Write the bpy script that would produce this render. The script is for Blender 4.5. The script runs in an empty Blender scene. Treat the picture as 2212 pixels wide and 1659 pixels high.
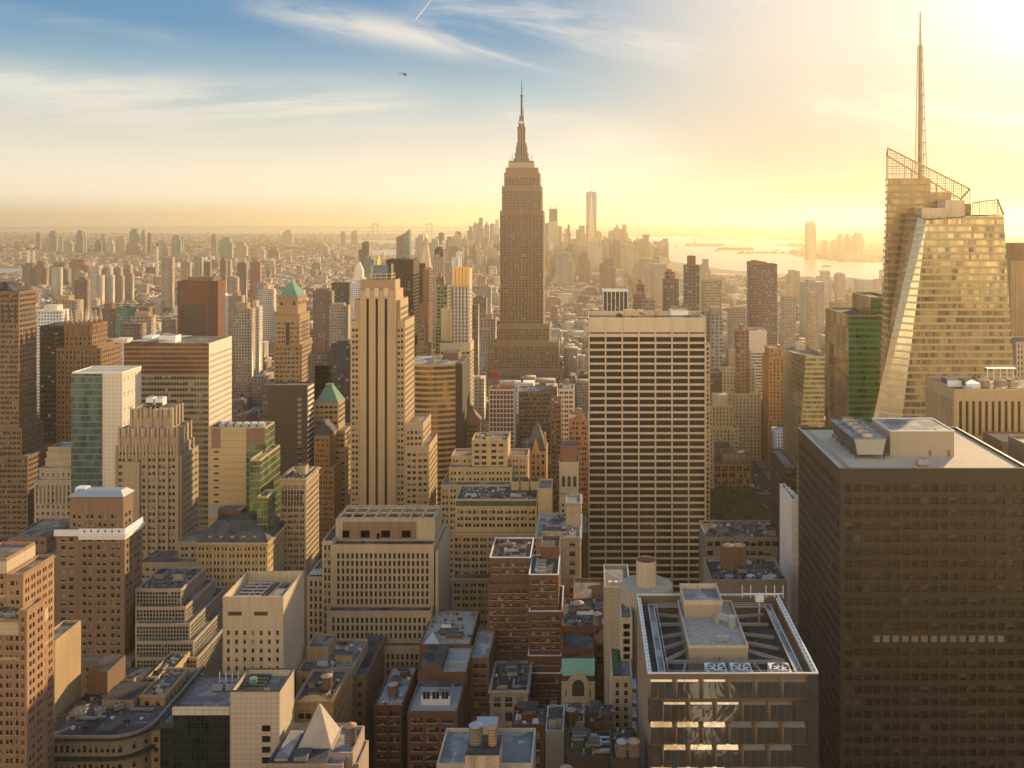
import bpy, bmesh, math, random
import numpy as np
from mathutils import Vector, Matrix
R = random.Random(7)
sc = bpy.context.scene
COL = sc.collection
# ---------- camera (level, shifted lens: verticals stay vertical), metres, avenue direction = +Y
F, CX, HY, H = 2000.0, 1266.0, 475.0, 259.0      # photo measured on a 2212 x 1659 grid
cam_d = bpy.data.cameras.new('camera'); cam = bpy.data.objects.new('camera', cam_d); COL.objects.link(cam)
cam.location = (0, 0, H); cam.rotation_euler = (math.radians(90), 0, 0)
cam_d.sensor_width = 36; cam_d.lens = 36*F/2212
cam_d.shift_x = -(CX-1106)/2212; cam_d.shift_y = -(829.5-HY)/2212
cam_d.clip_start = 1; cam_d.clip_end = 120000
sc.camera = cam
sc.render.resolution_x, sc.render.resolution_y = 1024, 768
# ---------- sun and sky
SUN = Vector((0.64, 1.0, 0.33)).normalized()
sun_d = bpy.data.lights.new('sun', 'SUN'); sun = bpy.data.objects.new('sun', sun_d); COL.objects.link(sun)
sun_d.energy = 5.0; sun_d.angle = math.radians(0.5); sun_d.color = (1.0, 0.71, 0.37)
sun.rotation_euler = SUN.to_track_quat('Z', 'Y').to_euler(); sun.location = (400, 0, 900)
sc.view_settings.view_transform = 'Standard'; sc.view_settings.look = 'None'
sc.view_settings.exposure = 0.68; sc.view_settings.gamma = 1.0; sc.view_settings.use_curve_mapping = False
sc.cycles.max_bounces = 5; sc.cycles.diffuse_bounces = 2; sc.cycles.glossy_bounces = 3
sc.cycles.transparent_max_bounces = 6; sc.cycles.volume_bounces = 0; sc.cycles.transmission_bounces = 2
sc.cycles.caustics_reflective = False; sc.cycles.caustics_refractive = False
sc.cycles.sample_clamp_indirect = 3.0; sc.cycles.sample_clamp_direct = 0.0
sc.cycles.use_denoising = True

class NT:
    def __init__(s, tree): s.t = tree; s.n = tree.nodes; s.l = tree.links
    def __call__(s, typ, ins=None, **props):
        nd = s.n.new(typ)
        for k, v in props.items(): setattr(nd, k, v)
        for k, v in (ins or {}).items():
            if isinstance(v, bpy.types.NodeSocket): s.l.new(v, nd.inputs[k])
            else: nd.inputs[k].default_value = v
        return nd
    def m(s, op, a, b=None, c=None, clamp=False):
        ins = {0: a}
        if b is not None: ins[1] = b
        if c is not None: ins[2] = c
        return s('ShaderNodeMath', ins, operation=op, use_clamp=clamp).outputs[0]
    def v(s, op, a, b=None):
        ins = {0: a}
        if b is not None: ins[1] = b
        nd = s('ShaderNodeVectorMath', ins, operation=op)
        return nd.outputs['Value'] if op in ('DOT_PRODUCT', 'LENGTH') else nd.outputs[0]
    def mix(s, f, a, b, blend='MIX'):
        nd = s.n.new('ShaderNodeMix'); nd.data_type = 'RGBA'; nd.blend_type = blend
        for i, v in ((0, f), (6, a), (7, b)):
            if isinstance(v, bpy.types.NodeSocket): s.l.new(v, nd.inputs[i])
            else: nd.inputs[i].default_value = v if i == 0 or len(v) == 4 else (*v, 1)
        return nd.outputs[2]
    def step(s, x, a, b):
        nd = s('ShaderNodeMapRange', {0: x, 1: a, 2: b, 3: 0.0, 4: 1.0}, interpolation_type='SMOOTHSTEP')
        return nd.outputs[0]
    def ramp(s, f, stops):
        nd = s('ShaderNodeValToRGB', {0: f}); e = nd.color_ramp.elements
        while len(e) < len(stops): e.new(0.5)
        for i, (p, c) in enumerate(stops): e[i].position = p; e[i].color = (*c, 1)
        return nd.outputs[0]
    def noise(s, vec, scale, detail=3, rough=.5, dist=0, out=0):
        return s('ShaderNodeTexNoise', {'Vector': vec, 'Scale': scale, 'Detail': detail, 'Roughness': rough, 'Distortion': dist}).outputs[out]

world = bpy.data.worlds.new('World'); sc.world = world; world.use_nodes = True
W = NT(world.node_tree); W.n.clear()
tc = W('ShaderNodeTexCoord').outputs['Generated']
sep = W('ShaderNodeSeparateXYZ', {0: tc}); dx, dy, dz = sep.outputs
cs = W.v('DOT_PRODUCT', tc, tuple(Vector((.50, 1, .27)).normalized()))      # brightest part of the veil, just below the sun
SKYK = 0.60
grad = W.ramp(W.m('MULTIPLY', W.m('MAXIMUM', dz, 0.0), 2.5), [(0, (.84, .75, .56)), (.06, (1.02, .92, .71)), (.12, (.99, .88, .69)), (.22, (.66, .67, .60)), (.34, (.34, .50, .58)), (.48, (.10, .29, .50)), (1, (.05, .22, .50))])
warm = W.ramp(W.m('MULTIPLY', W.m('MAXIMUM', dz, 0.0), 2.5), [(0, (.36, .28, .20)), (.2, (.52, .445, .36)), (.45, (.76, .68, .56)), (1, (.8, .8, .8))])
wf = W.step(cs, .86, .992)
sky = W.mix(wf, grad, warm)
glow = W.m('POWER', W.m('MAXIMUM', cs, 0.0), 230)
sky = W.mix(1.0, sky, W.mix(glow, (0, 0, 0), (.8, .7, .5)), 'ADD')
# cirrus: wisps laid out on the sky's own bearing (u) and height (v)
iy = W.m('DIVIDE', 1.0, W.m('MAXIMUM', dy, .05)); cu = W.m('MULTIPLY', dx, iy); cv = W.m('MULTIPLY', dz, iy)
def streaks(rot, sx, sy, lo, hi, seed, det=8, dist=.9):
    cc = W('ShaderNodeCombineXYZ', {0: cu, 1: cv, 2: seed}).outputs[0]
    mm = W('ShaderNodeMapping', {'Vector': cc, 'Rotation': (0, 0, math.radians(rot)), 'Scale': (1, 1, 1)}).outputs[0]
    return W.step(W.noise(W.v('MULTIPLY', mm, (sx, sy, 1)), 1.0, det, .62, dist), lo, hi)
def band(px0, py0, px1, py1, wid, gain):
    u0, v0, u1, v1 = (px0-CX)/F, (HY-py0)/F, (px1-CX)/F, (HY-py1)/F; L = math.hypot(u1-u0, v1-v0); ex, ey = (u1-u0)/L, (v1-v0)/L
    a_ = W.m('SUBTRACT', cu, u0); b_ = W.m('SUBTRACT', cv, v0)
    t = W.m('DIVIDE', W.m('ADD', W.m('MULTIPLY', a_, ex), W.m('MULTIPLY', b_, ey)), L)
    d = W.m('DIVIDE', W.m('SUBTRACT', W.m('MULTIPLY', b_, ex), W.m('MULTIPLY', a_, ey)), wid/F)
    g = W.m('POWER', 2.718, W.m('MULTIPLY', W.m('MULTIPLY', d, d), -1.0))
    e = W.m('MULTIPLY', W.step(t, -.05, .25), W.m('SUBTRACT', 1.0, W.step(t, .75, 1.05)))
    return W.m('MULTIPLY', W.m('MULTIPLY', g, e), gain)
s1 = streaks(8, 3.2, 17, .40, .66, .3); s2 = streaks(-4, 1.6, 26, .36, .66, 4.7); s3 = streaks(14, 2.2, 9, .34, .62, 9.1, 6, .5)
m1 = None
for bb in ((500, 10, 1340, 150, 32, 1.0), (860, -10, 1560, 120, 42, .9), (-150, 0, 480, 95, 16, .6), (1700, 225, 2350, 300, 40, .9), (1880, 85, 2000, 60, 10, .6)):
    m1 = band(*bb) if m1 is None else W.m('ADD', m1, band(*bb))
m2 = None
for bb in ((-300, 165, 980, 235, 46, 1.0), (-300, 240, 1500, 330, 60, .65), (-200, 318, 1100, 345, 12, .55), (1000, 235, 1500, 345, 40, .5)):
    m2 = band(*bb) if m2 is None else W.m('ADD', m2, band(*bb))
cl = W.m('ADD', W.m('MULTIPLY', m1, W.m('ADD', W.m('MULTIPLY', s1, .85), W.m('MULTIPLY', s3, .15))), W.m('MULTIPLY', m2, W.m('ADD', W.m('MULTIPLY', s2, .6), W.m('MULTIPLY', s3, .4))))
cl = W.m('MULTIPLY', W.m('MINIMUM', cl, 1.0), W.step(dy, .05, .3))
sky = W.mix(W.m('MULTIPLY', cl, .80), sky, W.mix(wf, (.96, .86, .72), (1.15, 1.03, .84)))
# unseen sky behind the camera, brightened to light the front walls
back = W.m('ADD', 1.0, W.m('MULTIPLY', W.step(W.m('MULTIPLY', dy, -1.0), -.15, .5), 2.4))
bk = W.step(W.m('MULTIPLY', dy, -1.0), .0, .6)
sky = W.mix(bk, sky, W.ramp(W.m('MAXIMUM', dz, 0.0), [(0, (1.0, .77, .48)), (.17, (.95, .74, .48)), (.42, (.42, .36, .28)), (.75, (.11, .115, .12)), (1, (.08, .09, .105))]))
sky = W('ShaderNodeVectorMath', {0: sky, 'Scale': W.m('MULTIPLY', back, SKYK)}, operation='SCALE').outputs[0]
nis = W('ShaderNodeTexSky'); nis.sky_type = 'NISHITA'; nis.sun_disc = False; nis.sun_elevation = math.asin(SUN.z); nis.sun_rotation = math.atan2(SUN.x, SUN.y)
b1 = W('ShaderNodeBackground', {0: sky, 1: 1.0}).outputs[0]; b2 = W('ShaderNodeBackground', {0: nis.outputs[0], 1: 0.006}).outputs[0]
W('ShaderNodeOutputWorld', {0: W('ShaderNodeAddShader', {0: b1, 1: b2}).outputs[0]})

def WX(px, Y): return (px-CX)*Y/F
def WZ(py, Y): return H-(py-HY)*Y/F
def GY(py): return H*F/(py-HY)          # distance of a ground point seen at row py

# ---------- materials
MATS = {}
def mat(name, fn):
    if name not in MATS:
        m = bpy.data.materials.new(name); m.use_nodes = True
        n = NT(m.node_tree); n.n.clear(); o = n('ShaderNodeOutputMaterial')
        fn(n, o); MATS[name] = m
    return MATS[name]
def princ(n, o, color, rough=.8, spec=.3, metal=0.0, normal=None, **kw):
    ins = {'Base Color': color if isinstance(color, bpy.types.NodeSocket) else (*color[:3], 1), 'Roughness': rough, 'Metallic': metal, 'Specular IOR Level': spec}
    if normal is not None: ins['Normal'] = normal
    ins.update(kw)
    p = n('ShaderNodeBsdfPrincipled', ins); n.l.new(p.outputs[0], o.inputs[0]); return p
def wall_mat(name, c, var=.32, course=.0, vline=0.0, rough=.85, spec=.25):
    """masonry: blotches, rain streaks, fine grain, optional courses / panel joints (metres)"""
    c = (c[0]*1.03, c[1]*.955, c[2]*.85)
    def fn(n, o):
        P = n('ShaderNodeNewGeometry').outputs['Position']
        big = n.noise(P, .035, 4, .6)
        st = n.noise(n.v('MULTIPLY', P, (1.0, 1.0, .05)), .7, 3, .6)
        fi = n.noise(P, 1.8, 2, .7)
        f = n.m('ADD', n.m('MULTIPLY', n.m('SUBTRACT', big, .5), 1.6*var), n.m('ADD', n.m('MULTIPLY', n.m('SUBTRACT', st, .5), 1.8*var), n.m('MULTIPLY', n.m('SUBTRACT', fi, .5), 1.0*var)))
        k = n.m('ADD', 1.0, f)
        if course or vline:
            s = n('ShaderNodeSeparateXYZ', {0: P})
            if course: k = n.m('MULTIPLY', k, n.m('SUBTRACT', 1.0, n.m('MULTIPLY', n.m('LESS_THAN', n.m('FRACT', n.m('DIVIDE', s.outputs[2], course)), .10), .28)))
            if vline:
                u = n.m('ADD', s.outputs[0], s.outputs[1])
                k = n.m('MULTIPLY', k, n.m('SUBTRACT', 1.0, n.m('MULTIPLY', n.m('LESS_THAN', n.m('FRACT', n.m('DIVIDE', u, vline)), .09), .30)))
        col = n('ShaderNodeVectorMath', {0: tuple(c), 'Scale': k}, operation='SCALE').outputs[0]
        princ(n, o, col, rough, spec)
    return mat(name, fn)
def flat_mat(name, c, rough=.6, spec=.3, metal=0.0, var=.12, scale=.6):
    def fn(n, o):
        P = n('ShaderNodeNewGeometry').outputs['Position']
        k = n.m('ADD', 1-var, n.m('MULTIPLY', n.noise(P, scale, 4, .6), 2*var))
        princ(n, o, n('ShaderNodeVectorMath', {0: tuple(c), 'Scale': k}, operation='SCALE').outputs[0], rough, spec, metal)
    return mat(name, fn)
def glass_mat(name, c, rough=.06, metal=.0, spec=.6, wob=.02, wscale=.25):
    def fn(n, o):
        P = n('ShaderNodeNewGeometry').outputs['Position']
        k = n.m('ADD', .55, n.m('MULTIPLY', n.noise(P, .35, 2, .6), .9))
        b = n('ShaderNodeBump', {'Strength': 1.0, 'Distance': wob, 'Height': n.noise(P, wscale, 2, .5, 1.0)}).outputs[0]
        princ(n, o, n('ShaderNodeVectorMath', {0: tuple(c), 'Scale': k}, operation='SCALE').outputs[0], rough, spec, metal, normal=b)
    return mat(name, fn)
def curtain_mat(name, glass, mull, band, pw=1.5, fh=4.0, bandf=.35, metal=.25, rough=.12, jit=.5, lw=.08, major=0):
    """curtain wall on UVs laid out in metres: panes, mullions, spandrel bands"""
    def fn(n, o):
        uv = n('ShaderNodeUVMap').outputs[0]
        s = n('ShaderNodeSeparateXYZ', {0: uv}); u, v = s.outputs[0], s.outputs[1]
        fu = n.m('FRACT', n.m('DIVIDE', u, pw)); fv = n.m('FRACT', n.m('DIVIDE', v, fh))
        cell = n('ShaderNodeCombineXYZ', {0: n.m('FLOOR', n.m('DIVIDE', u, pw)), 1: n.m('FLOOR', n.m('DIVIDE', v, fh)), 2: 0.0}).outputs[0]
        wn = n('ShaderNodeTexWhiteNoise', {'Vector': cell}, noise_dimensions='2D').outputs[0]
        big = n.noise(n.v('MULTIPLY', cell, (.35, .5, 0)), .8, 3, .6)
        k = n.m('ADD', 1-jit*.5, n.m('MULTIPLY', n.m('ADD', n.m('MULTIPLY', wn, .6), n.m('MULTIPLY', n.step(big, .40, .62), .8)), jit))
        gc = n('ShaderNodeVectorMath', {0: tuple(glass), 'Scale': k}, operation='SCALE').outputs[0]
        isb = n.m('LESS_THAN', fv, bandf); isl = n.m('MAXIMUM', n.m('LESS_THAN', fu, lw/pw), n.m('LESS_THAN', fv, lw*1.2/fh))
        c = n.mix(isb, gc, band); c = n.mix(isl, c, mull)
        if major: c = n.mix(n.m('MULTIPLY', n.m('LESS_THAN', n.m('FRACT', n.m('DIVIDE', u, major)), .9/major), .75), c, tuple(v*.95 for v in band))
        msk = n.m('MAXIMUM', isb, isl)
        P = n('ShaderNodeNewGeometry').outputs['Position']
        b = n('ShaderNodeBump', {'Strength': 1.0, 'Distance': .03, 'Height': n.noise(P, .22, 2, .5, 1.2)}).outputs[0]
        princ(n, o, c, n.m('ADD', rough, n.m('MULTIPLY', msk, .35)), .6, n.m('MULTIPLY', n.m('SUBTRACT', 1.0, msk), metal), normal=b)
    return mat(name, fn)

def g_far(n, o):
    """distant buildings: colour from the mesh, windows worked out in world metres"""
    geo = n('ShaderNodeNewGeometry'); P = geo.outputs['Position']
    at = n('ShaderNodeAttribute', attribute_name='tone'); base = at.outputs[0]; par = at.outputs['Alpha']
    s = n('ShaderNodeSeparateXYZ', {0: P}); nn = n('ShaderNodeSeparateXYZ', {0: geo.outputs['True Normal']})
    ax = n.m('GREATER_THAN', n.m('ABSOLUTE', nn.outputs[0]), .6)
    u = n.m('ADD', n.m('MULTIPLY', s.outputs[0], n.m('SUBTRACT', 1.0, ax)), n.m('MULTIPLY', s.outputs[1], ax))
    pw = n.m('ADD', 2.4, n.m('MULTIPLY', par, 2.6)); fh = n.m('ADD', 3.2, n.m('MULTIPLY', par, .8))
    uu = n.m('DIVIDE', u, pw); vv = n.m('DIVIDE', s.outputs[2], fh)
    wa = n.m('MULTIPLY', n.m('GREATER_THAN', n.m('FRACT', uu), .42), n.m('GREATER_THAN', n.m('FRACT', vv), .46))
    side = n.m('LESS_THAN', n.m('ABSOLUTE', nn.outputs[2]), .4)
    cell = n('ShaderNodeCombineXYZ', {0: n.m('FLOOR', uu), 1: n.m('FLOOR', vv), 2: ax}).outputs[0]
    wn = n('ShaderNodeTexWhiteNoise', {'Vector': cell}).outputs[0]
    k = n.m('ADD', .80, n.m('MULTIPLY', n.noise(P, .05, 3, .6), .45))
    c0 = n('ShaderNodeVectorMath', {0: base, 'Scale': k}, operation='SCALE').outputs[0]
    wc = n.mix(n.step(wn, .80, .95), (.035, .03, .028), (.30, .26, .20))
    wall = n.mix(n.m('MULTIPLY', wa, .85), c0, wc)
    roofc = n.mix(n.noise(P, .09, 3, .7), (.30, .26, .22), n('ShaderNodeVectorMath', {0: base, 'Scale': 1.25}, operation='SCALE').outputs[0])
    isroof = n.m('SUBTRACT', 1.0, side)
    princ(n, o, n.mix(isroof, wall, roofc), n.m('SUBTRACT', .85, n.m('MULTIPLY', n.m('MULTIPLY', wa, side), .5)), .3)
far_m = mat('distant_masonry', g_far)

GLASS = glass_mat('window_glass', (.018, .018, .018), .08, 0, .5)
BLIND = flat_mat('window_blind', (.30, .25, .18), .5, .3, var=.2)
BLIND2 = flat_mat('grey_blind_cloth', (.13, .12, .10), .6, .3, var=.3)
SASH = flat_mat('window_sash', (.20, .17, .13), .5)
def roof_mat(name, c, var):
    """membrane roof: tar patches with straight seams, puddle stains, grit"""
    def fn(n, o):
        P = n('ShaderNodeNewGeometry').outputs['Position']
        vo = n('ShaderNodeTexVoronoi', {'Vector': n.v('MULTIPLY', P, (.16, .11, .0)), 'Scale': 1.0}, feature='F1', distance='CHEBYCHEV'); v1 = n('ShaderNodeSeparateColor', {0: vo.outputs['Color']}).outputs[0]
        st = n.step(n.noise(P, .22, 5, .7, .6), .45, .62); g = n.noise(P, 2.5, 2, .7)
        k = n.m('MULTIPLY', n.m('ADD', 1-var*.8, n.m('MULTIPLY', v1, var*1.6)), n.m('MULTIPLY', n.m('SUBTRACT', 1.0, n.m('MULTIPLY', st, .35)), n.m('ADD', .8, n.m('MULTIPLY', g, .4))))
        princ(n, o, n('ShaderNodeVectorMath', {0: tuple(c), 'Scale': k}, operation='SCALE').outputs[0], .85, .25)
    return mat(name, fn)
ROOF = roof_mat('roof_gravel', (.21, .18, .145), .55)
ROOFD = roof_mat('roof_bitumen', (.085, .078, .072), .65)
ROOFL = roof_mat('roof_light', (.30, .275, .245), .5)
METAL = flat_mat('galvanised_metal', (.42, .41, .38), .45, .5, .5)
DARKM = flat_mat('dark_steel', (.06, .055, .05), .6)
SILL = flat_mat('stone_sill', (.42, .36, .28), .8)
WHITE = flat_mat('white_paint', (.72, .70, .66), .6)
WOOD = wall_mat('weathered_timber', (.20, .14, .09), .3, vline=.35)
COPPER = wall_mat('green_copper', (.13, .27, .20), .4)

# ---------- mesh builder
class MB:
    def __init__(s): s.v = []; s.f = []; s.mi = []; s.mats = []; s.uv = {}
    def slot(s, m):
        if m not in s.mats: s.mats.append(m)
        return s.mats.index(m)
    def quad(s, a, b, c, d, m, uv=None):
        i = len(s.v); s.v += [tuple(a), tuple(b), tuple(c), tuple(d)]; s.f.append((i, i+1, i+2, i+3)); s.mi.append(s.slot(m))
        if uv: s.uv[len(s.f)-1] = uv
    def poly(s, pts, m, uv=None):
        i = len(s.v); s.v += [tuple(p) for p in pts]; s.f.append(tuple(range(i, i+len(pts)))); s.mi.append(s.slot(m))
        if uv: s.uv[len(s.f)-1] = uv
    def box(s, x0, x1, y0, y1, z0, z1, m, top=None):
        if x1 < x0: x0, x1 = x1, x0
        if y1 < y0: y0, y1 = y1, y0
        i = len(s.v)
        s.v += [(x0, y0, z0), (x1, y0, z0), (x1, y1, z0), (x0, y1, z0), (x0, y0, z1), (x1, y0, z1), (x1, y1, z1), (x0, y1, z1)]
        k = s.slot(m); kt = s.slot(top) if top else k
        for fc, mm in (((0, 1, 5, 4), k), ((1, 2, 6, 5), k), ((2, 3, 7, 6), k), ((3, 0, 4, 7), k), ((4, 5, 6, 7), kt), ((3, 2, 1, 0), k)):
            s.f.append(tuple(i+q for q in fc)); s.mi.append(mm)
    def cyl(s, cx, cy, z0, z1, r0, r1, m, n=16, cap=True):
        i = len(s.v); k = s.slot(m)
        for z, r in ((z0, r0), (z1, r1)):
            for a in range(n):
                t = 2*math.pi*a/n; s.v.append((cx+r*math.cos(t), cy+r*math.sin(t), z))
        for a in range(n):
            b = (a+1) % n; s.f.append((i+a, i+b, i+n+b, i+n+a)); s.mi.append(k)
        if cap:
            s.f.append(tuple(i+n+a for a in range(n))); s.mi.append(k); s.f.append(tuple(i+n-1-a for a in range(n))); s.mi.append(k)
    def bar(s, a, b, w, m, w2=None):
        a, b = Vector(a), Vector(b); d = (b-a); L = d.length
        if L < 1e-6: return
        d /= L; up = Vector((0, 0, 1)) if abs(d.z) < .95 else Vector((1, 0, 0))
        u = d.cross(up).normalized(); q = u.cross(d).normalized(); w2 = w2 or w
        i = len(s.v); k = s.slot(m)
        for p in (a, b):
            for su, sq in ((-1, -1), (1, -1), (1, 1), (-1, 1)): s.v.append(tuple(p+u*su*w/2+q*sq*w2/2))
        for fc in ((0, 1, 5, 4), (1, 2, 6, 5), (2, 3, 7, 6), (3, 0, 4, 7), (4, 5, 6, 7), (3, 2, 1, 0)): s.f.append(tuple(i+z for z in fc)); s.mi.append(k)
    def frustum(s, x0, x1, y0, y1, z0, X0, X1, Y0, Y1, z1, m):
        b = [(x0, y0, z0), (x1, y0, z0), (x1, y1, z0), (x0, y1, z0)]; t = [(X0, Y0, z1), (X1, Y0, z1), (X1, Y1, z1), (X0, Y1, z1)]
        for j in range(4):
            q = (j+1) % 4; s.quad(b[j], b[q], t[q], t[j], m)
        if abs(X1-X0) > .01 or abs(Y1-Y0) > .01: s.quad(*t, m)
    def prism(s, pts, z0, z1, m, top=None, uvs=False):
        n = len(pts); L = 0
        for j in range(n):
            a, b = pts[j], pts[(j+1) % n]; d = math.dist(a, b)
            s.quad((*a, z0), (*b, z0), (*b, z1), (*a, z1), m, [(L, z0), (L+d, z0), (L+d, z1), (L, z1)]); L += d
        s.poly([(*p, z1) for p in pts], top or m)
    def build(s, name, parent=None, origin=None):
        if not s.f: return None
        me = bpy.data.meshes.new(name); o = Vector(origin) if origin is not None else (parent.location.copy() if parent else Vector((0, 0, 0)))
        if parent is not None and parent.parent is not None: o = parent.location+parent.parent.location
        vs = [(x-o.x, y-o.y, z-o.z) for x, y, z in s.v]
        me.from_pydata(vs, [], s.f)
        for m in s.mats: me.materials.append(m)
        me.polygons.foreach_set('material_index', s.mi)
        if s.uv:
            ul = me.uv_layers.new(name='UVMap')
            for fi, uvs in s.uv.items():
                ls = me.polygons[fi].loop_start
                for q, uvc in enumerate(uvs): ul.data[ls+q].uv = uvc
        me.update()
        ob = bpy.data.objects.new(name, me); COL.objects.link(ob)
        if parent is not None: ob.parent = parent
        else: ob.location = o
        return ob
def tag(o, label=None, cat=None, group=None, kind=None):
    if label: o['label'] = label
    if cat: o['category'] = cat
    if group: o['group'] = group
    if kind: o['kind'] = kind
    return o
def empty(name, loc, label=None, cat=None, group=None):
    o = bpy.data.objects.new(name, None); COL.objects.link(o); o.location = loc; o.empty_display_size = 2
    return tag(o, label, cat, group)
def copy_tree(src, loc, rz=0, label=None, group=None):
    c = src.copy(); COL.objects.link(c); c.location = loc; c.rotation_euler = (0, 0, rz)
    if label: c['label'] = label
    if group: c['group'] = group
    for ch in list(src.children):
        d = ch.copy(); COL.objects.link(d); d.parent = c
        for g in list(ch.children):
            e = g.copy(); COL.objects.link(e); e.parent = d
    return c

# ---------- windows and facades
WCACHE = {}
def win_mesh(w, h, var, mull, rail, gm, bm, sm):
    key = (round(w, 2), round(h, 2), var, mull, rail, gm.name, bm.name, sm.name)
    if key not in WCACHE:
        b = MB(); win_geo(b, Vector((0, 0, 0)), Vector((1, 0, 0)), w, h, var, mull, rail, gm, bm, sm)
        me = bpy.data.meshes.new('window'); me.from_pydata(b.v, [], b.f)
        for m in b.mats: me.materials.append(m)
        me.polygons.foreach_set('material_index', b.mi); WCACHE[key] = me
    return WCACHE[key]
VARS = (0, 0, 0, .3, .45, .6, .25, 1.0)
def win_geo(b, P, U, w, h, var, mull, rail, gm, bm, sm):
    """pane, blind behind the upper part, sash bars; P lower-left, U along the wall, outward normal = U x Z"""
    Nn = Vector((U.y, -U.x, 0)); Z = Vector((0, 0, 1)); f = var
    def q(a0, a1, c0, c1, off, m): b.quad(P+U*a0+Z*c0+Nn*off, P+U*a1+Z*c0+Nn*off, P+U*a1+Z*c1+Nn*off, P+U*a0+Z*c1+Nn*off, m)
    if f < 1: q(0, w, 0, h*(1-f), 0, gm)
    if f > 0: q(0, w, h*(1-f), h, 0, BLIND2 if (bm is BLIND and f in (.45, .25)) else bm)
    for k in range(mull):
        x = w*(k+1)/(mull+1); q(x-.06, x+.06, 0, h, .05, sm)
    if rail: q(0, w, h*.5-.05, h*.5+.05, .05, sm)
MAXW = 100
def c_is_brick(m): return 'brick' in m.name
class Bld:
    def __init__(s, name, label, cat, loc, wall, group=None, indiv=True, glass=None, blind=None, sash=None, roof=None):
        s.root = empty(name, loc, label, cat, group); s.wall = wall; s.w = MB(); s.rf = MB(); s.tr = MB(); s.sl = MB(); s.acs = MB(); s.ac = c_is_brick(wall); s.wins = []
        s.indiv = indiv; s.g = glass or GLASS; s.b = blind or BLIND; s.s = sash or SASH; s.roof = roof or ROOF
        s.r = random.Random(label)
    def facade(s, P, U, w, z0, z1, bay=3.2, floor=3.7, spans=((.22, .78),), v0=.30, v1=.82, dep=.35, wall=None, marg=.6, mull=0, rail=True, topm=1.5, blinds=.5, sill=False):
        """wall with real openings; P = (x, y) of the left end seen from outside"""
        wl = wall or s.wall; P = Vector((P[0], P[1], 0)); U = Vector((U[0], U[1], 0)); Nn = Vector((U.y, -U.x, 0)); Z = Vector((0, 0, 1))
        def q(a0, a1, c0, c1, m=wl): s.w.quad(P+U*a0+Z*c0, P+U*a1+Z*c0, P+U*a1+Z*c1, P+U*a0+Z*c1, m)
        nb = max(1, int(round((w-2*marg)/bay))); nf = int((z1-topm-z0)/floor)
        # windows wholly under the frame are left out
        py = lambda z: HY+(H-z)*F/max(P.y, 50)
        if nf < 1 or w < 2.5: q(0, w, z0, z1); return
        bw = (w-2*marg)/nb; zt = z1-topm
        cols = [(marg+bw*(i+a), marg+bw*(i+c)) for i in range(nb) for a, c in spans]
        last = z1; fl = 0
        for k in range(nf):
            zf = zt-(k+1)*floor
            if py(zf+floor) > 1720: break
            a, c = zf+floor*v0, zf+floor*v1
            q(0, w, c, last); last = a
            e = 0
            for (u0, u1) in cols:
                q(e, u0, a, c); e = u1
                A = P+U*u0; B = P+U*u1; D = Nn*-dep
                s.w.quad(A+Z*a, B+Z*a, B+Z*a+D, A+Z*a+D, wl); s.w.quad(A+Z*c+D, B+Z*c+D, B+Z*c, A+Z*c, wl)
                s.w.quad(A+Z*a, A+Z*a+D, A+Z*c+D, A+Z*c, wl); s.w.quad(B+Z*a+D, B+Z*a, B+Z*c, B+Z*c+D, wl)
                if sill is not None and (sill or P.y < 480) and u1-u0 < 2.6 and abs(Nn.y) > .5:
                    s.sl.box(A.x-.1, B.x+.1, A.y-.16, A.y-.01, a-.22, a, SILL)
                    if s.ac and s.r.random() < .07: s.acs.box(A.x+.15, A.x+.85, A.y-.45, A.y-.02, a+.02, a+.5, METAL)
                var = s.r.choice(VARS) if s.r.random() < blinds*1.6 else 0
                s.wins.append((A+D+Z*a, U.copy(), u1-u0, c-a, var, mull, rail))
            q(e, w, a, c)
        q(0, w, z0, last)
    def tier(s, x0, x1, y0, d, z0, z1, sides='FRL', roof=True, par=.9, cor=.0, wall=None, **kw):
        """box storey block: F front, R right, L left carry openings, the rest is plain wall"""
        y1 = y0+d; wl = wall or s.wall; w = x1-x0
        if 'F' in sides: s.facade((x0, y0), (1, 0), w, z0, z1, wall=wl, **kw)
        else: s.w.quad((x0, y0, z0), (x1, y0, z0), (x1, y0, z1), (x0, y0, z1), wl)
        if 'R' in sides: s.facade((x1, y0), (0, 1), d, z0, z1, wall=wl, **kw)
        else: s.w.quad((x1, y0, z0), (x1, y1, z0), (x1, y1, z1), (x1, y0, z1), wl)
        if 'L' in sides: s.facade((x0, y1), (0, -1), d, z0, z1, wall=wl, **kw)
        else: s.w.quad((x0, y1, z0), (x0, y0, z0), (x0, y0, z1), (x0, y1, z1), wl)
        s.w.quad((x1, y1, z0), (x0, y1, z0), (x0, y1, z1), (x1, y1, z1), wl)
        if roof:
            t = .45
            q_ = MB(); q_.quad((x0+t, y0+t, z1-par), (x1-t, y0+t, z1-par), (x1-t, y1-t, z1-par), (x0+t, y1-t, z1-par), s.roof); q_.build('roof', s.root)
            for a, b_, c, e in ((x0, x1, y0, y0+t), (x0, x1, y1-t, y1), (x0, x0+t, y0+t, y1-t), (x1-t, x1, y0+t, y1-t)):
                s.w.quad((a, c, z1), (b_, c, z1), (b_, e, z1), (a, e, z1), wl)
            # inner faces of the parapet
            X0, X1, Y0, Y1 = x0+t, x1-t, y0+t, y1-t
            for A, B in (((X0, Y0), (X1, Y0)), ((X1, Y0), (X1, Y1)), ((X1, Y1), (X0, Y1)), ((X0, Y1), (X0, Y0))):
                s.w.quad((*B, z1-par), (*A, z1-par), (*A, z1), (*B, z1), wl)
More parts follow.
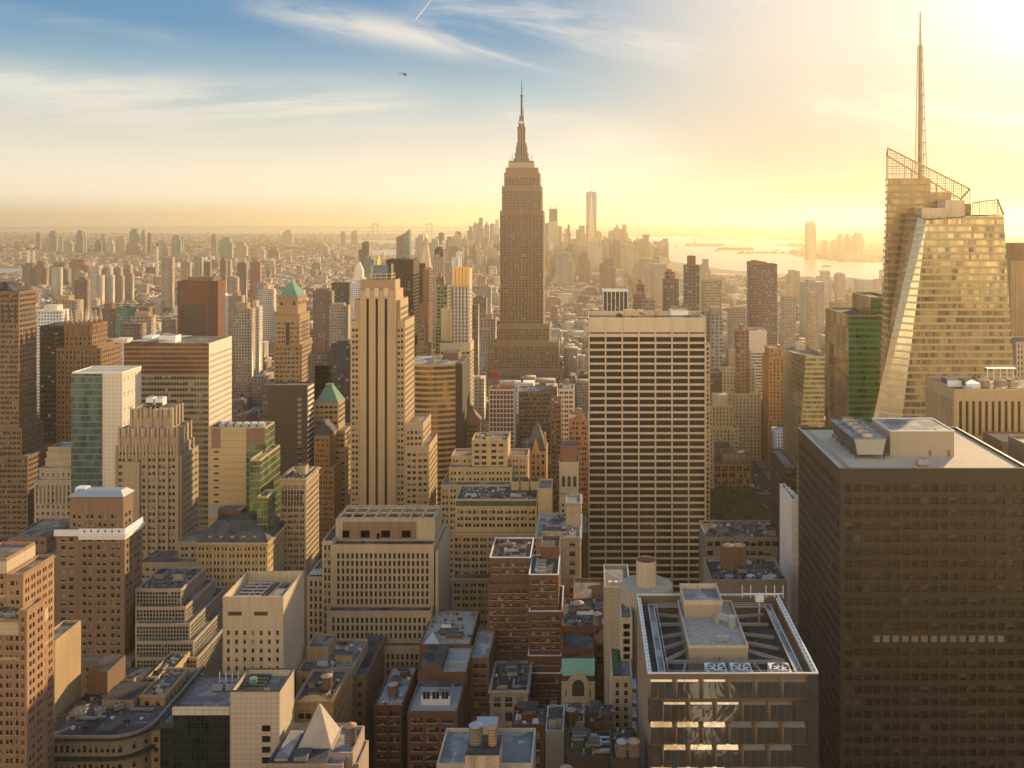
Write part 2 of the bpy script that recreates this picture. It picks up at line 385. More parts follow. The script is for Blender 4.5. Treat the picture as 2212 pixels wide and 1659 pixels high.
        if cor:
            for zz, hh, pp in ((z1-.9, .5, cor), (z1-4.6, .4, cor*.5)):
                s.tr.box(x0-pp, x1+pp, y0-pp, y0, zz, zz+hh, wl); s.tr.box(x1, x1+pp, y0, y1, zz, zz+hh, wl); s.tr.box(x0-pp, x0, y0, y1, zz, zz+hh, wl)
    def part(s, name, fn, label=None):
        b = MB(); fn(b); o = b.build(name, s.root)
        if o and label: o['label'] = label
        return o
    def boxpart(s, name, *a, m=None, top=None): return s.part(name, lambda b: b.box(*a, m or s.wall, top))
    def done(s):
        s.w.build('wall', s.root); s.tr.build('cornice', s.root)
        for mb, nm in ((s.sl, 'window_sill'), (s.acs, 'air_conditioner')):
            o_ = mb.build(nm, s.root)
            if o_: o_['kind'] = 'stuff'
        ws = s.wins
        cam_l = Vector((0, 0, H))
        def app(t):
            P, U, w, h = t[:4]; Nn = Vector((U.y, -U.x, 0)); d = cam_l-P; L = d.length
            return w*h*max(.001, Nn.dot(d)/L)/L/L
        ws = [t for t in ws if app(t) > 0]
        ws.sort(key=lambda t: -app(t))
        vis = ws[:MAXW] if s.indiv else []; rest = ws[len(vis):]
        o = s.root.location
        for P, U, w, h, var, mu, ra in vis:
            ob = bpy.data.objects.new('window', win_mesh(w, h, var, mu, ra, s.g, s.b, s.s)); COL.objects.link(ob)
            ob.parent = s.root; ob.location = P-o; ob.rotation_euler = (0, 0, math.atan2(U.y, U.x))
        if rest:
            b = MB()
            for P, U, w, h, var, mu, ra in rest: win_geo(b, P, U, w, h, var, mu, ra, s.g, s.b, s.s)
            ob = b.build('window_rows', s.root); ob['kind'] = 'stuff'
        return s.root
FOOT = []      # footprints of the named buildings, kept free of infill
HEROES = []    # (short phrase, px centre, Y)
def tw(name, label, wall, tiers, cat='office building', short=None, **opt):
    style = {k: opt.pop(k) for k in list(opt) if k in ('bay', 'floor', 'spans', 'v0', 'v1', 'dep', 'marg', 'mull', 'rail', 'topm', 'blinds', 'sill', 'cor', 'par', 'sides')}
    t0 = tiers[-1]; Y = t0[3]; X = (WX(t0[0], Y)+WX(t0[1], Y))/2
    b = Bld(name, label, cat, (X, Y+t0[4]/2, 0), wall, **opt)
    b.T = []
    for i, t in enumerate(tiers):
        px0, px1, py, Y, d = t[:5]; o = dict(style); o.update(t[5] if len(t) > 5 else {})
        zt = WZ(py, Y); zb = o.pop('zb', None)
        if zb is None:
            zb = 0.0
            if not o.pop('ground', False):      # stands on the highest block that carries its whole footprint
                for n in tiers[i+1:]:
                    if WX(px0, Y) >= WX(n[0], n[3])-.7 and WX(px1, Y) <= WX(n[1], n[3])+.7 and Y >= n[3]-.6 and Y+d <= n[3]+n[4]+.8 and WZ(n[2], n[3]) < zt-.3: zb = max(zb, WZ(n[2], n[3])-.9)
        o.pop('ground', None)
        b.tier(WX(px0, Y), WX(px1, Y), Y, d, zb, zt, **o)
        b.T.append((WX(px0, Y), WX(px1, Y), Y, Y+d, zb, zt)); FOOT.append((WX(px0, Y)-1, WX(px1, Y)+1, Y-1, Y+d+1, zt))
    HEROES.append((short or label, (tiers[0][0]+tiers[0][1])/2, tiers[0][3]))
    return b
def pbox(b, name, px0, px1, py0, py1, Y, d, m, top=None, label=None):
    """part box measured on the photo: px0..px1, top row py0, bottom row py1 at distance Y"""
    return b.part(name, lambda q: q.box(WX(px0, Y), WX(px1, Y), Y, Y+d, WZ(py1, Y), WZ(py0, Y), m, top), label)
# ----- reusable rooftop things
def make_tank(label, r=2.2, h=4.2, leg=2.2, wood=True, shell=None, lid=None):
    t = empty('water_tank', (0, 0, -500), label, 'water tank'); o = t.location
    sh = shell or WOOD; ld = lid or flat_mat('tank_lid', (.34, .27, .20), .7)
    b = MB(); b.cyl(0, 0, leg-500, leg+h-500, r, r*.97, sh, 20)
    b.build('barrel', t)
    b = MB()
    for k in range(6): b.cyl(0, 0, leg-500+.3+k*h/6.2, leg-500+.42+k*h/6.2, r*1.02, r*1.02, DARKM, 20)
    b.build('hoop', t)['kind'] = 'stuff'
    b = MB(); b.cyl(0, 0, leg+h-500, leg+h+r*.5-500, r*1.08, .05, ld, 20); b.build('lid', t)
    b = MB()
    for a in range(4):
        x, y = r*.75*math.cos(a*1.571+.78), r*.75*math.sin(a*1.571+.78); b.bar((x, y, -500), (x, y, leg-500), .25, DARKM)
    b.bar((-r*.8, -r*.8, leg-500-.1), (r*.8, r*.8, leg-500-.1), .25, DARKM); b.bar((r*.8, -r*.8, leg-500-.1), (-r*.8, r*.8, leg-500-.1), .25, DARKM)
    b.build('stand', t)
    return t
TANKS = {}
def tank(X, Y, Z, label, r=2.2, h=4.2, leg=2.2, lid=None, shell=None):
    key = (r, h, leg, lid.name if lid else '', shell.name if shell else '')
    if key not in TANKS: TANKS[key] = make_tank('tank', r, h, leg, shell=shell, lid=lid); o = TANKS[key]; o.location = (X, Y, Z)
    else: o = copy_tree(TANKS[key], (X, Y, Z))
    o['label'] = label; o['group'] = 'rooftop water tanks'
    return o
def make_cooler():
    t = empty('cooling_unit', (0, 0, -500), 'c', 'cooling unit')
    b = MB(); b.box(-1.8, 1.8, -1.3, 1.3, -499.6, -497.8, METAL); b.build('casing', t)
    b = MB()
    for x in (-.9, .9): b.cyl(x, 0, -497.8, -497.4, .75, .75, METAL, 14)
    b.build('fan_cowl', t)
    b = MB()
    for x in (-.9, .9):
        b.cyl(x, 0, -497.40, -497.38, .62, .62, DARKM, 14)
    b.build('fan', t)
    b = MB(); [b.box(x-.1, x+.1, -1.2, 1.2, -500, -499.6, DARKM) for x in (-1.5, 1.5)]; b.build('feet', t)
    return t
COOL = None
def cooler(X, Y, Z, label, rz=0):
    global COOL
    if COOL is None: COOL = make_cooler(); o = COOL; o.location = (X, Y, Z); o.rotation_euler = (0, 0, rz)
    else: o = copy_tree(COOL, (X, Y, Z), rz)
    o['label'] = label; o['group'] = 'rooftop cooling units'
def clutter(b, i, n=4, seed=1, tall=3.5, margin=2.0):
    """bulkheads, ducts and pipes that belong to the building, on tier i"""
    x0, x1, y0, y1, zb, zt = b.T[i]; r = random.Random(seed*31+int(x0*7)); z = zt-.9
    if y0 < 600 and x1-x0 > 4 and y1-y0 > 4: fittings(b, i, int(min(70, 10+(x1-x0)*(y1-y0)/16)), seed)
    for k in range(n):
        w, d, h = r.uniform(2, min(7, (x1-x0)*.35)), r.uniform(2, min(6, (y1-y0)*.4)), r.uniform(1.2, tall)
        x, y = r.uniform(x0+margin, max(x0+margin+.1, x1-margin-w)), r.uniform(y0+margin, max(y0+margin+.1, y1-margin-d))
        c = r.random()
        if c < .5: b.part('bulkhead', lambda q: (q.box(x, x+w, y, y+d, z, z+h, b.wall, b.roof), q.box(x-.12, x+w+.12, y-.12, y+d+.12, z+h, z+h+.2, METAL, ROOFD)))
        elif c < .75: b.part('duct', lambda q: (q.box(x, x+w*1.4, y, y+.8, z+.4, z+1.2, METAL), q.box(x, x+.8, y+.81, y+d, z+.4, z+1.2, METAL)))
        else: b.part('skylight', lambda q: q.frustum(x, x+w, y, y+d*.6, z, x+.3, x+w-.3, y+d*.3-.1, y+d*.3+.1, z+1.4, METAL))
    b.part('vent_pipe', lambda q: [q.cyl(r.uniform(x0+1, x1-1), r.uniform(y0+1, y1-1), z, z+r.uniform(.8, 2.2), .18, .18, METAL, 8) for _ in range(n)])['kind'] = 'stuff'
def fittings(b, i, n=26, seed=3):
    """small vents, conduits, boxes and ladders strewn on tier i"""
    x0, x1, y0, y1, zb, zt = b.T[i]; r = random.Random(seed+int(x0)); z = zt-.9
    def fn(q):
        for k in range(n):
            x, y = r.uniform(x0+.8, x1-1.8), r.uniform(y0+.8, y1-1.8); u = r.random()
            if u < .3: q.cyl(x, y, z, z+r.uniform(.4, 1.6), .16, .16, METAL, 8)
            elif u < .55: s_ = r.uniform(.5, 1.3); q.box(x, x+s_, y, y+s_*.8, z, z+r.uniform(.4, 1.1), r.choice((METAL, WHITE, DARKM, b.wall)))
            elif u < .8:
                L = r.uniform(2, 7); q.bar((x, y, z+.25), (min(x1-.6, x+L), y, z+.25), .22, METAL) if r.random() < .5 else q.bar((x, y, z+.3), (x, min(y1-.6, y+L), z+.3), .25, r.choice((METAL, DARKM)))
            elif u < .9: q.cyl(x, y, z, z+.9, .5, .35, METAL, 10); q.cyl(x, y, z+.9, z+1.1, .6, .6, DARKM, 10)
            else: q.box(x, x+2.2, y, y+.08, z, z+1.1, DARKM)
    o = b.part('roof_fittings', fn); o['kind'] = 'stuff'
def railing(b, x0, x1, y0, y1, z, m=None, h=1.1):
    m = m or METAL
    def fn(q):
        for A, B in (((x0, y0), (x1, y0)), ((x1, y0), (x1, y1)), ((x1, y1), (x0, y1)), ((x0, y1), (x0, y0))):
            for hh in (.55, 1.0): q.bar((*A, z+h*hh), (*B, z+h*hh), .07, m)
            L = math.dist(A, B); n = max(1, int(L/2.5))
            for k in range(n+1):
                t = k/n; q.bar((A[0]+(B[0]-A[0])*t, A[1]+(B[1]-A[1])*t, z), (A[0]+(B[0]-A[0])*t, A[1]+(B[1]-A[1])*t, z+h), .07, m)
    return b.part('railing', fn)

BR = lambda n, c, **k: wall_mat(n, c, **k)
TAN = BR('tan_limestone', (.46, .36, .24), course=1.2)
TAN2 = BR('buff_brick', (.42, .32, .20))
TAN3 = BR('golden_brick', (.50, .38, .22))
BEI = BR('beige_stone', (.52, .44, .33), course=1.6)
GREY = BR('grey_limestone', (.40, .35, .28), course=1.3)
BRN = BR('brown_brick', (.19, .12, .08))
BRN2 = BR('dull_brown_brick', (.22, .155, .11))
RED = BR('red_brick', (.16, .085, .06))
RED2 = BR('dark_red_brick', (.13, .06, .04))
ORA = BR('orange_brick', (.34, .22, .135))
DRK = BR('dark_bronze_cladding', (.050, .044, .039), var=.12)
WPAN = BR('white_panels', (.66, .62, .54), var=.12, course=2.4, vline=2.4)
CREAM = BR('cream_concrete', (.52, .44, .33), var=.34)
WHT = BR('white_glazed_stone', (.68, .64, .58), var=.12)
PAIR = ((.12, .46), (.54, .88))

# ===== slab with horizontal dark window bands between white grid lines
b = tw('office_slab', 'pale stone slab tower with wide dark window bands split into seven bays', BR('travertine', (.60, .505, .39), var=.14, vline=.9), [(1271, 1525, 686, 590, 42, {'sides': 'F'})],
       bay=10.7, floor=4.43, spans=((.045, .955),), v0=.26, v1=.96, dep=.6, marg=.4, mull=9, rail=False, topm=12.2, blinds=.0, par=3.0, short='the white-gridded slab tower', glass=glass_mat('band_glass', (.014, .013, .013), .05, 0, .35, wob=.06), sash=DARKM)
x0, x1, y0, y1, zb, zt = b.T[0]
bw = (x1-x0-.8)/7
for k in range(8): b.tr.box(x0+.4+bw*k-.42+(.42 if k == 0 else 0), x0+.4+bw*k+.42-(.42 if k == 7 else 0), y0-.55, y0, 0, zt, b.wall)
b.part('roof_slot', lambda q: [q.box(x0+.9+bw*k, x0+bw*(k+1)-.1, y0-.03, y0+.0, zt-10.3, zt-9.3, DARKM) for k in range(7)])
pbox(b, 'bulkhead', 1350, 1392, 671, 682, 600, 11, TAN3, ROOFL); pbox(b, 'bulkhead', 1415, 1425, 669, 681, 608, 4, TAN2)
pbox(b, 'bulkhead', 1449, 1487, 671, 681, 604, 14, WHITE, ROOFL)
b.part('window_washing_rig', lambda q: (q.bar((x0+32, y0+12, zt-3), (x0+31, y0+12, zt+4), .8, RED2), q.bar((x0+31, y0+12, zt+3), (x0+36, y0+8, zt+1), .6, RED2), q.box(x0+28, x0+30, y0+12, y0+14, zt-3, zt+.5, DARKM)))
b.part('pit_screen', lambda q: [q.box(x0+45, x0+45.4, y0+5, y0+35, zt-3, zt-.6, DARKM), q.box(x0+66, x0+66.4, y0+5, y0+35, zt-3, zt-.6, DARKM)])
b.done()
tank(WX(1338, 610), 612, zt-3, 'brown round tank with conical lid on the roof of the white-gridded slab tower', 2.3, 2.6, .3, lid=flat_mat('red_lid', (.30, .15, .09)), shell=BRN)

# ===== black tower, right foreground
b = tw('black_tower', 'near-black office tower with square windows and a gravel roof, right foreground', DRK, [(1815, 2222, 1012, 325, 64, {'sides': 'FL'})],
       bay=3.31, floor=4.42, spans=((.13, .87),), v0=.28, v1=.86, dep=.45, marg=1.2, topm=5.0, blinds=.18, sill=None, mull=0, rail=False, par=.8, short='the black tower',
       glass=glass_mat('bronze_glass', (.018, .014, .011), .07, 0, .6, wob=.10), blind=flat_mat('grey_blind', (.080, .068, .058), .6, var=.15), roof=wall_mat('pale_gravel', (.50, .43, .34), .3))
x0, x1, y0, y1, zb, zt = b.T[0]; z = zt-.8
def fn(q):
    q.box(x0-.3, x1+.3, y0-.3, y0+.3, zt, zt+.25, BRN2); q.box(x0-.3, x0+.3, y0+.3, y1-.3, zt, zt+.25, METAL); q.box(x1-.3, x1+.3, y0+.3, y1-.3, zt, zt+.25, METAL); q.box(x0-.3, x1+.3, y1-.3, y1+.3, zt, zt+.25, DARKM)
b.part('coping', fn)
b.part('roof_track', lambda q: [q.box(a, a+.15, y0+3, y1-2, z, z+.35, METAL) for a in (x0+3.0, x0+4.0)])
yb = 345.0; hx0, hx1 = WX(1923, yb), WX(2061, yb); hz0 = z; hz1 = WZ(932, yb)
# the plant house: front face 1923..2061, roof 900..932
PH = BR('ribbed_metal_siding', (.38, .34, .28), var=.08, vline=.6)
def fn(q):
    q.box(hx0, hx1, yb, yb+22, hz0, hz1, PH, ROOFL)
    for A in ((hx0-.15, hx1+.15, yb-.15, yb+.2), (hx0-.15, hx1+.15, yb+21.8, yb+22.15)): q.box(*A, hz1, hz1+.4, WHITE)
    for A in ((hx0-.15, hx0+.2), (hx1-.2, hx1+.15)): q.box(*A, yb+.2, yb+21.8, hz1, hz1+.4, WHITE)
ph = b.part('plant_house', fn)
for a, w in ((.60, 1.1), (.89, 1.2)):
    q = MB(); xx = hx0+(hx1-hx0)*a; q.box(xx, xx+w, yb-.06, yb, hz0, hz0+2.2, BRN2); o = q.build('door', ph)
q = MB(); q.box(hx1-6, hx1-1, yb+1.5, yb+4, hz1, hz1+.15, DARKM); q.build('roof_hatch', ph)
ROWB = wall_mat('lit_striped_blind', (.26, .23, .19), .5, course=.45); bwk = (x1-x0-2.4)/19; zr = zt-5.0-13*4.42  # pale stripes: closed blinds with their reflected light put into the colour
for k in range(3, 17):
    b.part('lit_closed_blind', lambda q: q.box(x0+1.2+bwk*(k+.15), x0+1.2+bwk*(k+.85), y0+.36, y0+.40, zr+4.42*.30, zr+4.42*.85, ROWB))
b.done()
# the long cooling tower with five fans
t = empty('cooling_tower', (105, 345, z), 'long cooling tower with five fans on steel legs, on the black tower roof', 'cooling tower')
def at(px, Y, Z): return (WX(px, Y), Y, Z)
cx0, cx1, cyA, cyB = WX(1846, 341), WX(1914, 341), 341, 374
zb_, zt_ = z+1.6, z+7.2
def fn_build(nm, fn):
    q = MB(); fn(q); return q.build(nm, t)
fn_build('casing', lambda q: q.frustum(cx0+1.2, cx1-1.2, cyA, cyB, zb_, cx0, cx1, cyA, cyB, zt_, METAL))
fn_build('louvre', lambda q: [q.bar((cx0+1.15-1.2*k/12, cyA+.5, zb_+.3+k*.44), (cx0+1.15-1.2*k/12, cyB-.5, zb_+.3+k*.44), .22, DARKM) for k in range(12)])
fn_build('deck', lambda q: q.box(cx0-.2, cx1+.2, cyA-.2, cyB+.2, zt_, zt_+.3, ROOFL))
for k in range(5):
    yy = cyA+4+k*6.3; xx = (cx0+cx1)/2
    q = MB(); q.cyl(xx, yy, zt_+.3, zt_+1.7, 2.3, 2.2, METAL, 20, cap=False); q.cyl(xx, yy, zt_+.9, zt_+1.0, 2.2, 2.2, DARKM, 20); o = q.build('fan_stack', t)
    q = MB(); [q.bar((xx, yy, zt_+1.2), (xx+1.9*math.cos(a*1.257), yy+1.9*math.sin(a*1.257), zt_+1.2), .35, METAL, .06) for a in range(5)]; q.build('fan_blades', o)
    q = MB(); q.box(xx-4.1, xx-3.0, yy-.5, yy+.5, zt_+.3, zt_+1.2, flat_mat('blue_motor', (.10, .13, .18))); q.build('motor', t)
fn_build('support_frame', lambda q: ([q.bar((x, y, z-.02), (x, y, zb_), .3, DARKM) for x in (cx0+.6, cx1-.6) for y in np.linspace(cyA+.3, cyB-.3, 6)], [q.bar((x, cyA-1, zb_-.15), (x, cyB+.3, zb_-.15), .35, DARKM) for x in (cx0+.6, cx1-.6)]) and None)
def fn(q):
    for zz in (zt_+.85, zt_+1.35): q.bar((cx1+.1, cyA, zz), (cx1+.1, cyB, zz), .06, METAL); q.bar((cx0-.1, cyA, zz), (cx0-.1, cyB, zz), .06, METAL)
    for y in np.linspace(cyA, cyB, 14): q.bar((cx1+.1, y, zt_+.3), (cx1+.1, y, zt_+1.35), .06, METAL)
fn_build('railing', fn)
cooler(WX(1990, 333), 332, z, 'small white condenser box on the gravel of the black tower roof')

# ===== faceted glass tower with open steel roof, bottom right
GY0, GY1 = 228.0, 276.0; gx0, gx1 = WX(1400, GY0), WX(1768, GY0); gz = WZ(1456, GY0)
g = Bld('faceted_tower', 'faceted grey glass tower with bright tilted panes and an open steel roof, bottom right', 'office building', ((gx0+gx1)/2, (GY0+GY1)/2, 0), GREY)
HEROES.append(('the faceted glass tower', 1584, GY0)); FOOT.append((gx0-2, gx1+2, GY0-2, GY1+2, gz))
FG = glass_mat('faceted_glass', (.085, .085, .078), .07, .35, .5, wob=.10, wscale=.16); TANP = flat_mat('tan_metal_fin', (.22, .165, .12), .45, .4, .3)
FLAPM = glass_mat('gleaming_glass', (.70, .62, .48), .12, .8, .6, wob=.12)  # gleam put into the colour: paler copy of the faceted glass
zbot = WZ(1700, GY0)
rowh = 5.6; colw = 6.55
g.w.box(gx0, gx1, GY0+1.5, GY1, 0, gz-7.2, FG, ROOFD)
flap = MB()
nrow = int((gz-zbot)/rowh)+2
for r_ in range(nrow):
    zt1 = gz-.3-r_*rowh; zb1 = zt1-rowh; zm = zt1-1.8
    off = 0 if r_ % 2 == 0 else colw/2
    k = -1
    while gx0+off+k*colw < gx1:
        a = gx0+off+k*colw; c = a+colw; k += 1
        A, C = max(a, gx0), min(c, gx1)
        if C-A < .3: continue
        # main pane leans out at the bottom, tilted pane closes it at the top
        lo, hi = GY0-.35, GY0+.25
        if A == a and C == c:
            g.w.quad((A+.5, lo, zb1), (C-.5, lo, zb1), (C-.5, hi, zm), (A+.5, hi, zm), FG)
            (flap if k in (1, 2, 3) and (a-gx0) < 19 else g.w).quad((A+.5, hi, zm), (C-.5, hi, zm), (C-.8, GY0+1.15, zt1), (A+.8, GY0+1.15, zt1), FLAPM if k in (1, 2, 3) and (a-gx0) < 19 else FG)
            for sx, e in ((A, 1), (C, -1)):
                g.tr.poly([(sx+e*.5, lo-.02, zb1), (sx, GY0+.6, zb1-.4), (sx, GY0+.6, zt1+.4), (sx+e*.75, hi-.04, zm)][::e], TANP)
            for m_ in (1, 2): g.tr.bar((A+.5+(C-A-1)*m_/3, lo-.03, zb1), (A+.5+(C-A-1)*m_/3, hi-.03, zm), .09, TANP)
            g.tr.bar((A+.5, lo-.02, zb1), (C-.5, lo-.02, zb1), .12, TANP); g.tr.bar((A+.5, hi-.03, zm), (C-.5, hi-.03, zm), .10, TANP)
        else:
            g.w.quad((A, lo, zb1), (C, lo, zb1), (C, hi, zt1), (A, hi, zt1), FG)
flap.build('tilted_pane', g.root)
# left side: tan metal skin with slots ; right side glass
LS = wall_mat('perforated_tan_skin', (.30, .22, .15), .2, course=2.8)
g.w.quad((gx0-.02, GY1, 0), (gx0-.02, GY0+.9, 0), (gx0-.02, GY0+.9, gz-7.2), (gx0-.02, GY1, gz-7.2), LS)
# parapet screens round the open roof
for A in ((gx0, gx0+.5, GY0+1.0, GY1), (gx1-.5, gx1, GY0+1.0, GY1)): g.w.box(*A, gz-7.2, gz-.2, LS)
g.w.box(gx0, gx1, GY0+.5, GY0+1.0, gz-7.2, gz-.2, TANP); g.w.box(gx0+.5, gx1-.5, GY1-.5, GY1, gz-7.2, gz-.2, TANP)
def fn(q):
    for k in range(22):
        y = GY0+1+k*(GY1-GY0-2)/22
        for s_, xx in ((1, gx0), (-1, gx1)):
            q.box(*sorted((xx, xx+s_*1.0)), y, y+1.3, gz-.9, gz-.1, WHITE); 
    for xx, w in ((gx0-.1, .35), (gx1-.25, .35)): q.box(xx, xx+w, GY0+.6, GY1, gz-.1, gz+.25, WHITE)
    q.box(gx0-.1, gx1+.1, GY0+.25, GY0+.6, gz-.1, gz+.2, WHITE); q.box(gx0-.1, gx1+.1, GY1, GY1+.35, gz-.1, gz+.25, WHITE)
g.part('coping', fn)
def fn(q):   # maintenance track
    for o_ in (3.0, 4.6): 
        q.bar((gx0+o_, GY0+4, gz-1.6), (gx0+o_, GY1-o_, gz-1.6), .35, METAL); q.bar((gx1-o_, GY0+4, gz-1.6), (gx1-o_, GY1-o_, gz-1.6), .35, METAL)
        q.bar((gx0+o_, GY1-o_, gz-1.6), (gx1-o_, GY1-o_, gz-1.6), .35, METAL)
    q.box(gx0+3.2, gx0+4.4, GY0+4, GY1-4.6, gz-2.0, gz-1.7, ROOFL); q.box(gx1-4.4, gx1-3.2, GY0+4, GY1-4.6, gz-2.0, gz-1.7, ROOFL)
g.part('maintenance_track', fn)
railing(g, gx0+5.2, gx1-5.2, GY0+2.0, GY1-5.2, gz-1.2)
# central penthouse: low block + tall block
py_ = lambda px, py, Y: (WX(px, Y), WZ(py, Y))
lx0, lx1 = WX(1488, 243), WX(1616, 243); lz = WZ(1400, 243)
hx0_, hx1_ = WX(1478, 262), WX(1560, 262)
PHG = BR('grey_cement_panels', (.36, .31, .25), var=.08)
hz_ = WZ(1307, 262)
def rim(q, x0, x1, y0, y1, z, h=.7, t=.35, m=None):
    m = m or CREAM
    q.box(x0, x1, y0, y0+t, z, z+h, m); q.box(x0, x1, y1-t, y1, z, z+h, m); q.box(x0, x0+t, y0+t, y1-t, z, z+h, m); q.box(x1-t, x1, y0+t, y1-t, z, z+h, m)
o1 = g.part('penthouse', lambda q: (q.box(lx0, lx1, 243, 272, gz-7.2, lz, PHG, wall_mat('speckled_gravel', (.34, .31, .29), .5)), rim(q, lx0-.1, lx1+.1, 242.9, 272.1, lz)))
q = MB(); q.box(hx0_, hx1_, 262, 274, lz, hz_, PHG, ROOFL); rim(q, hx0_-.1, hx1_+.1, 261.9, 274.1, hz_, 1.4); q.build('lift_tower', g.root)
q = MB(); xx, zz = WX(1550, 258), lz; q.cyl(xx, 258, zz, zz+2.6, .9, .9, METAL, 16); q.bar((xx, 258, zz+2.2), (xx+3.4, 256, zz+2.0), 1.3, METAL); q.cyl(xx+3.6, 255.6, zz, zz+3.0, 1.1, 1.1, METAL, 16); q.build('exhaust_duct', g.root)
q = MB(); xx = WX(1548, 247); q.cyl(xx+1, 247, zz, zz+.3, .6, .6, METAL); q.bar((xx, 247, zz+.8), (xx+3.4, 247, zz+.8), 1.2, METAL); q.build('silver_vent', g.root)
BMG = flat_mat('beam_grey', (.27, .235, .19), .6)
def beam(*a): g.part('roof_beam', lambda q: q.bar(*a))
cxm = (lx0+lx1)/2
for y in (247, 252, 257, 263, 268):
    beam((lx0-.05, y, gz-3.0), (gx0+5.4, y-1.5+(y-257)*.35, gz-3.4), .5, BMG, .8); beam((lx1+.05, y, gz-3.0), (gx1-5.4, y-1.5+(y-257)*.35, gz-3.4), .5, BMG, .8)
beam((gx0+5.4, 241, gz-3.2), (gx1-5.4, 241, gz-3.2), .5, BMG, .8)
for xa in (lx0+2, (lx0+lx1)/2-.4, (lx0+lx1)/2+.6, lx1-2): beam((xa, 242.9, gz-3), (xa+(xa-cxm)*.2, 241.3, gz-3.2), .45, BMG)
for xa in (lx0-1, (lx0+lx1)/2, lx1+1): beam((xa, 240.7, gz-3.4), (xa+(xa-cxm)*.35, GY0+1.2, gz-4.4), .5, BMG, .8)

g.done()
for k, px in enumerate((1548, 1603, 1687)):
    X = WX(px, 232.5); t = empty('exhaust_fan', (X, 233.5, gz-4.0), ('roof fan in a white frame, %s of three on the faceted tower roof' % ('leftmost', 'middle', 'rightmost')[k]), 'fan', 'roof fans on the faceted tower')
    q = MB(); q.box(X-2.6, X+2.6, 229.6, 236.6, gz-7.0, gz-1.3, WHITE); q.build('housing', t)
    q = MB(); q.cyl(X, 233, gz-1.3, gz-.6, 2.2, 2.2, METAL, 24, cap=False); q.cyl(X, 233, gz-1.25, gz-1.2, 2.15, 2.15, DARKM, 24); q.build('cowl', t)
    q = MB()
    for a in range(8):
        an = a*.785+.2; q.bar((X, 233, gz-.95), (X+2.0*math.cos(an), 233+2.0*math.sin(an), gz-.95), .5, WHITE, .06)
    q.cyl(X, 233, gz-1.1, gz-.7, .4, .4, DARKM, 10); q.build('blades', t)
t = empty('antenna_mast', (WX(1640, 272), 272, gz-7), 'white antenna cross arms at the back right of the faceted tower roof', 'antenna')
q = MB(); X = WX(1640, 272); q.bar((X, 272, gz-7), (X, 272, gz+2.2), .5, WHITE); q.bar((X-5, 272, gz+2), (X+7, 272, gz+2), .25, WHITE); [q.bar((X+d_, 272, gz+.8), (X+d_, 272, gz+4.5), .18, WHITE) for d_ in (-5, -2.5, 2, 4.5, 7)]; q.box(X-1.2, X+1.2, 271, 273, gz, gz+1.5, WHITE); q.build('cross_arms', t)

# ===== tall limestone tower with three dark stripes (centre left)

ST = BR('tan_brick_shaft', (.43, .33, .215), var=.14)
FULL = {'bay': 100, 'floor': 172, 'spans': ((.18, .252), (.435, .505), (.69, .765)), 'v0': 0.0, 'v1': 1.0, 'dep': 1.0, 'marg': .1, 'topm': 5.5, 'rail': False, 'blinds': 0, 'ground': True}
b = tw('striped_tower', 'tall tan limestone tower with three dark vertical stripes and stepped right shoulders', ST, [
    (779, 853.5, 605, 594, 16, {'sides': ''}),
    (777, 855, 627, 588, 24, dict(FULL, sides='F')),
    (766, 865, 648, 592, 26, {'sides': 'R', 'ground': True}),
    (757, 776.9, 693, 589.5, 32, {'sides': 'F', 'ground': True}),
    (855.1, 875, 693, 589.5, 32, {'sides': 'FR', 'ground': True}),
    (875.1, 914, 914, 588, 30, {'sides': 'FR', 'ground': True}),
    (875.3, 927, 962, 584, 32, {'sides': 'FR'}),
], bay=5.6, floor=3.72, spans=((.10, .42), (.56, .88)), v0=.22, v1=.74, topm=4, short='the limestone tower with three dark stripes', blinds=.55)
x0, x1, y0, y1, zb, zt = b.T[0]
b.part('crown_fins', lambda q: [q.box(x0+(x1-x0)*k/14-.25, x0+(x1-x0)*k/14+.25, y0-.5, y0, zt-8, zt+.6, b.wall) for k in range(15)])
b.part('stone_panel', lambda q: [q.box(WX(px-5, 588), WX(px+5, 588), 587.6, 588, WZ(641, 588), WZ(627, 588)+1.5, CREAM) for px in (794, 813.5, 834)])
def fn(q):
    a, c = WX(800, 598), WX(846, 598); z0_, z1_ = zt-.9, WZ(592, 598)
    for z_ in (z1_, (z0_+z1_)/2):
        for yy in (598, 608): q.bar((a, yy, z_), (c, yy, z_), .5, CREAM)
        for xx in (a, c): q.bar((xx, 598, z_), (xx, 608, z_), .5, CREAM)
    for xx in np.linspace(a, c, 5):
        for yy in (598, 608): q.bar((xx, yy, z0_), (xx, yy, z1_), .35, CREAM)
b.part('scaffold', fn)
pbox(b, 'tank_house', 806, 838, 573, 604, 600, 7, flat_mat('blue_grey_sheet', (.15, .17, .21), .5))
pbox(b, 'louvre_house', 838.1, 845, 570, 604, 600, 7, DARKM)
b.done()
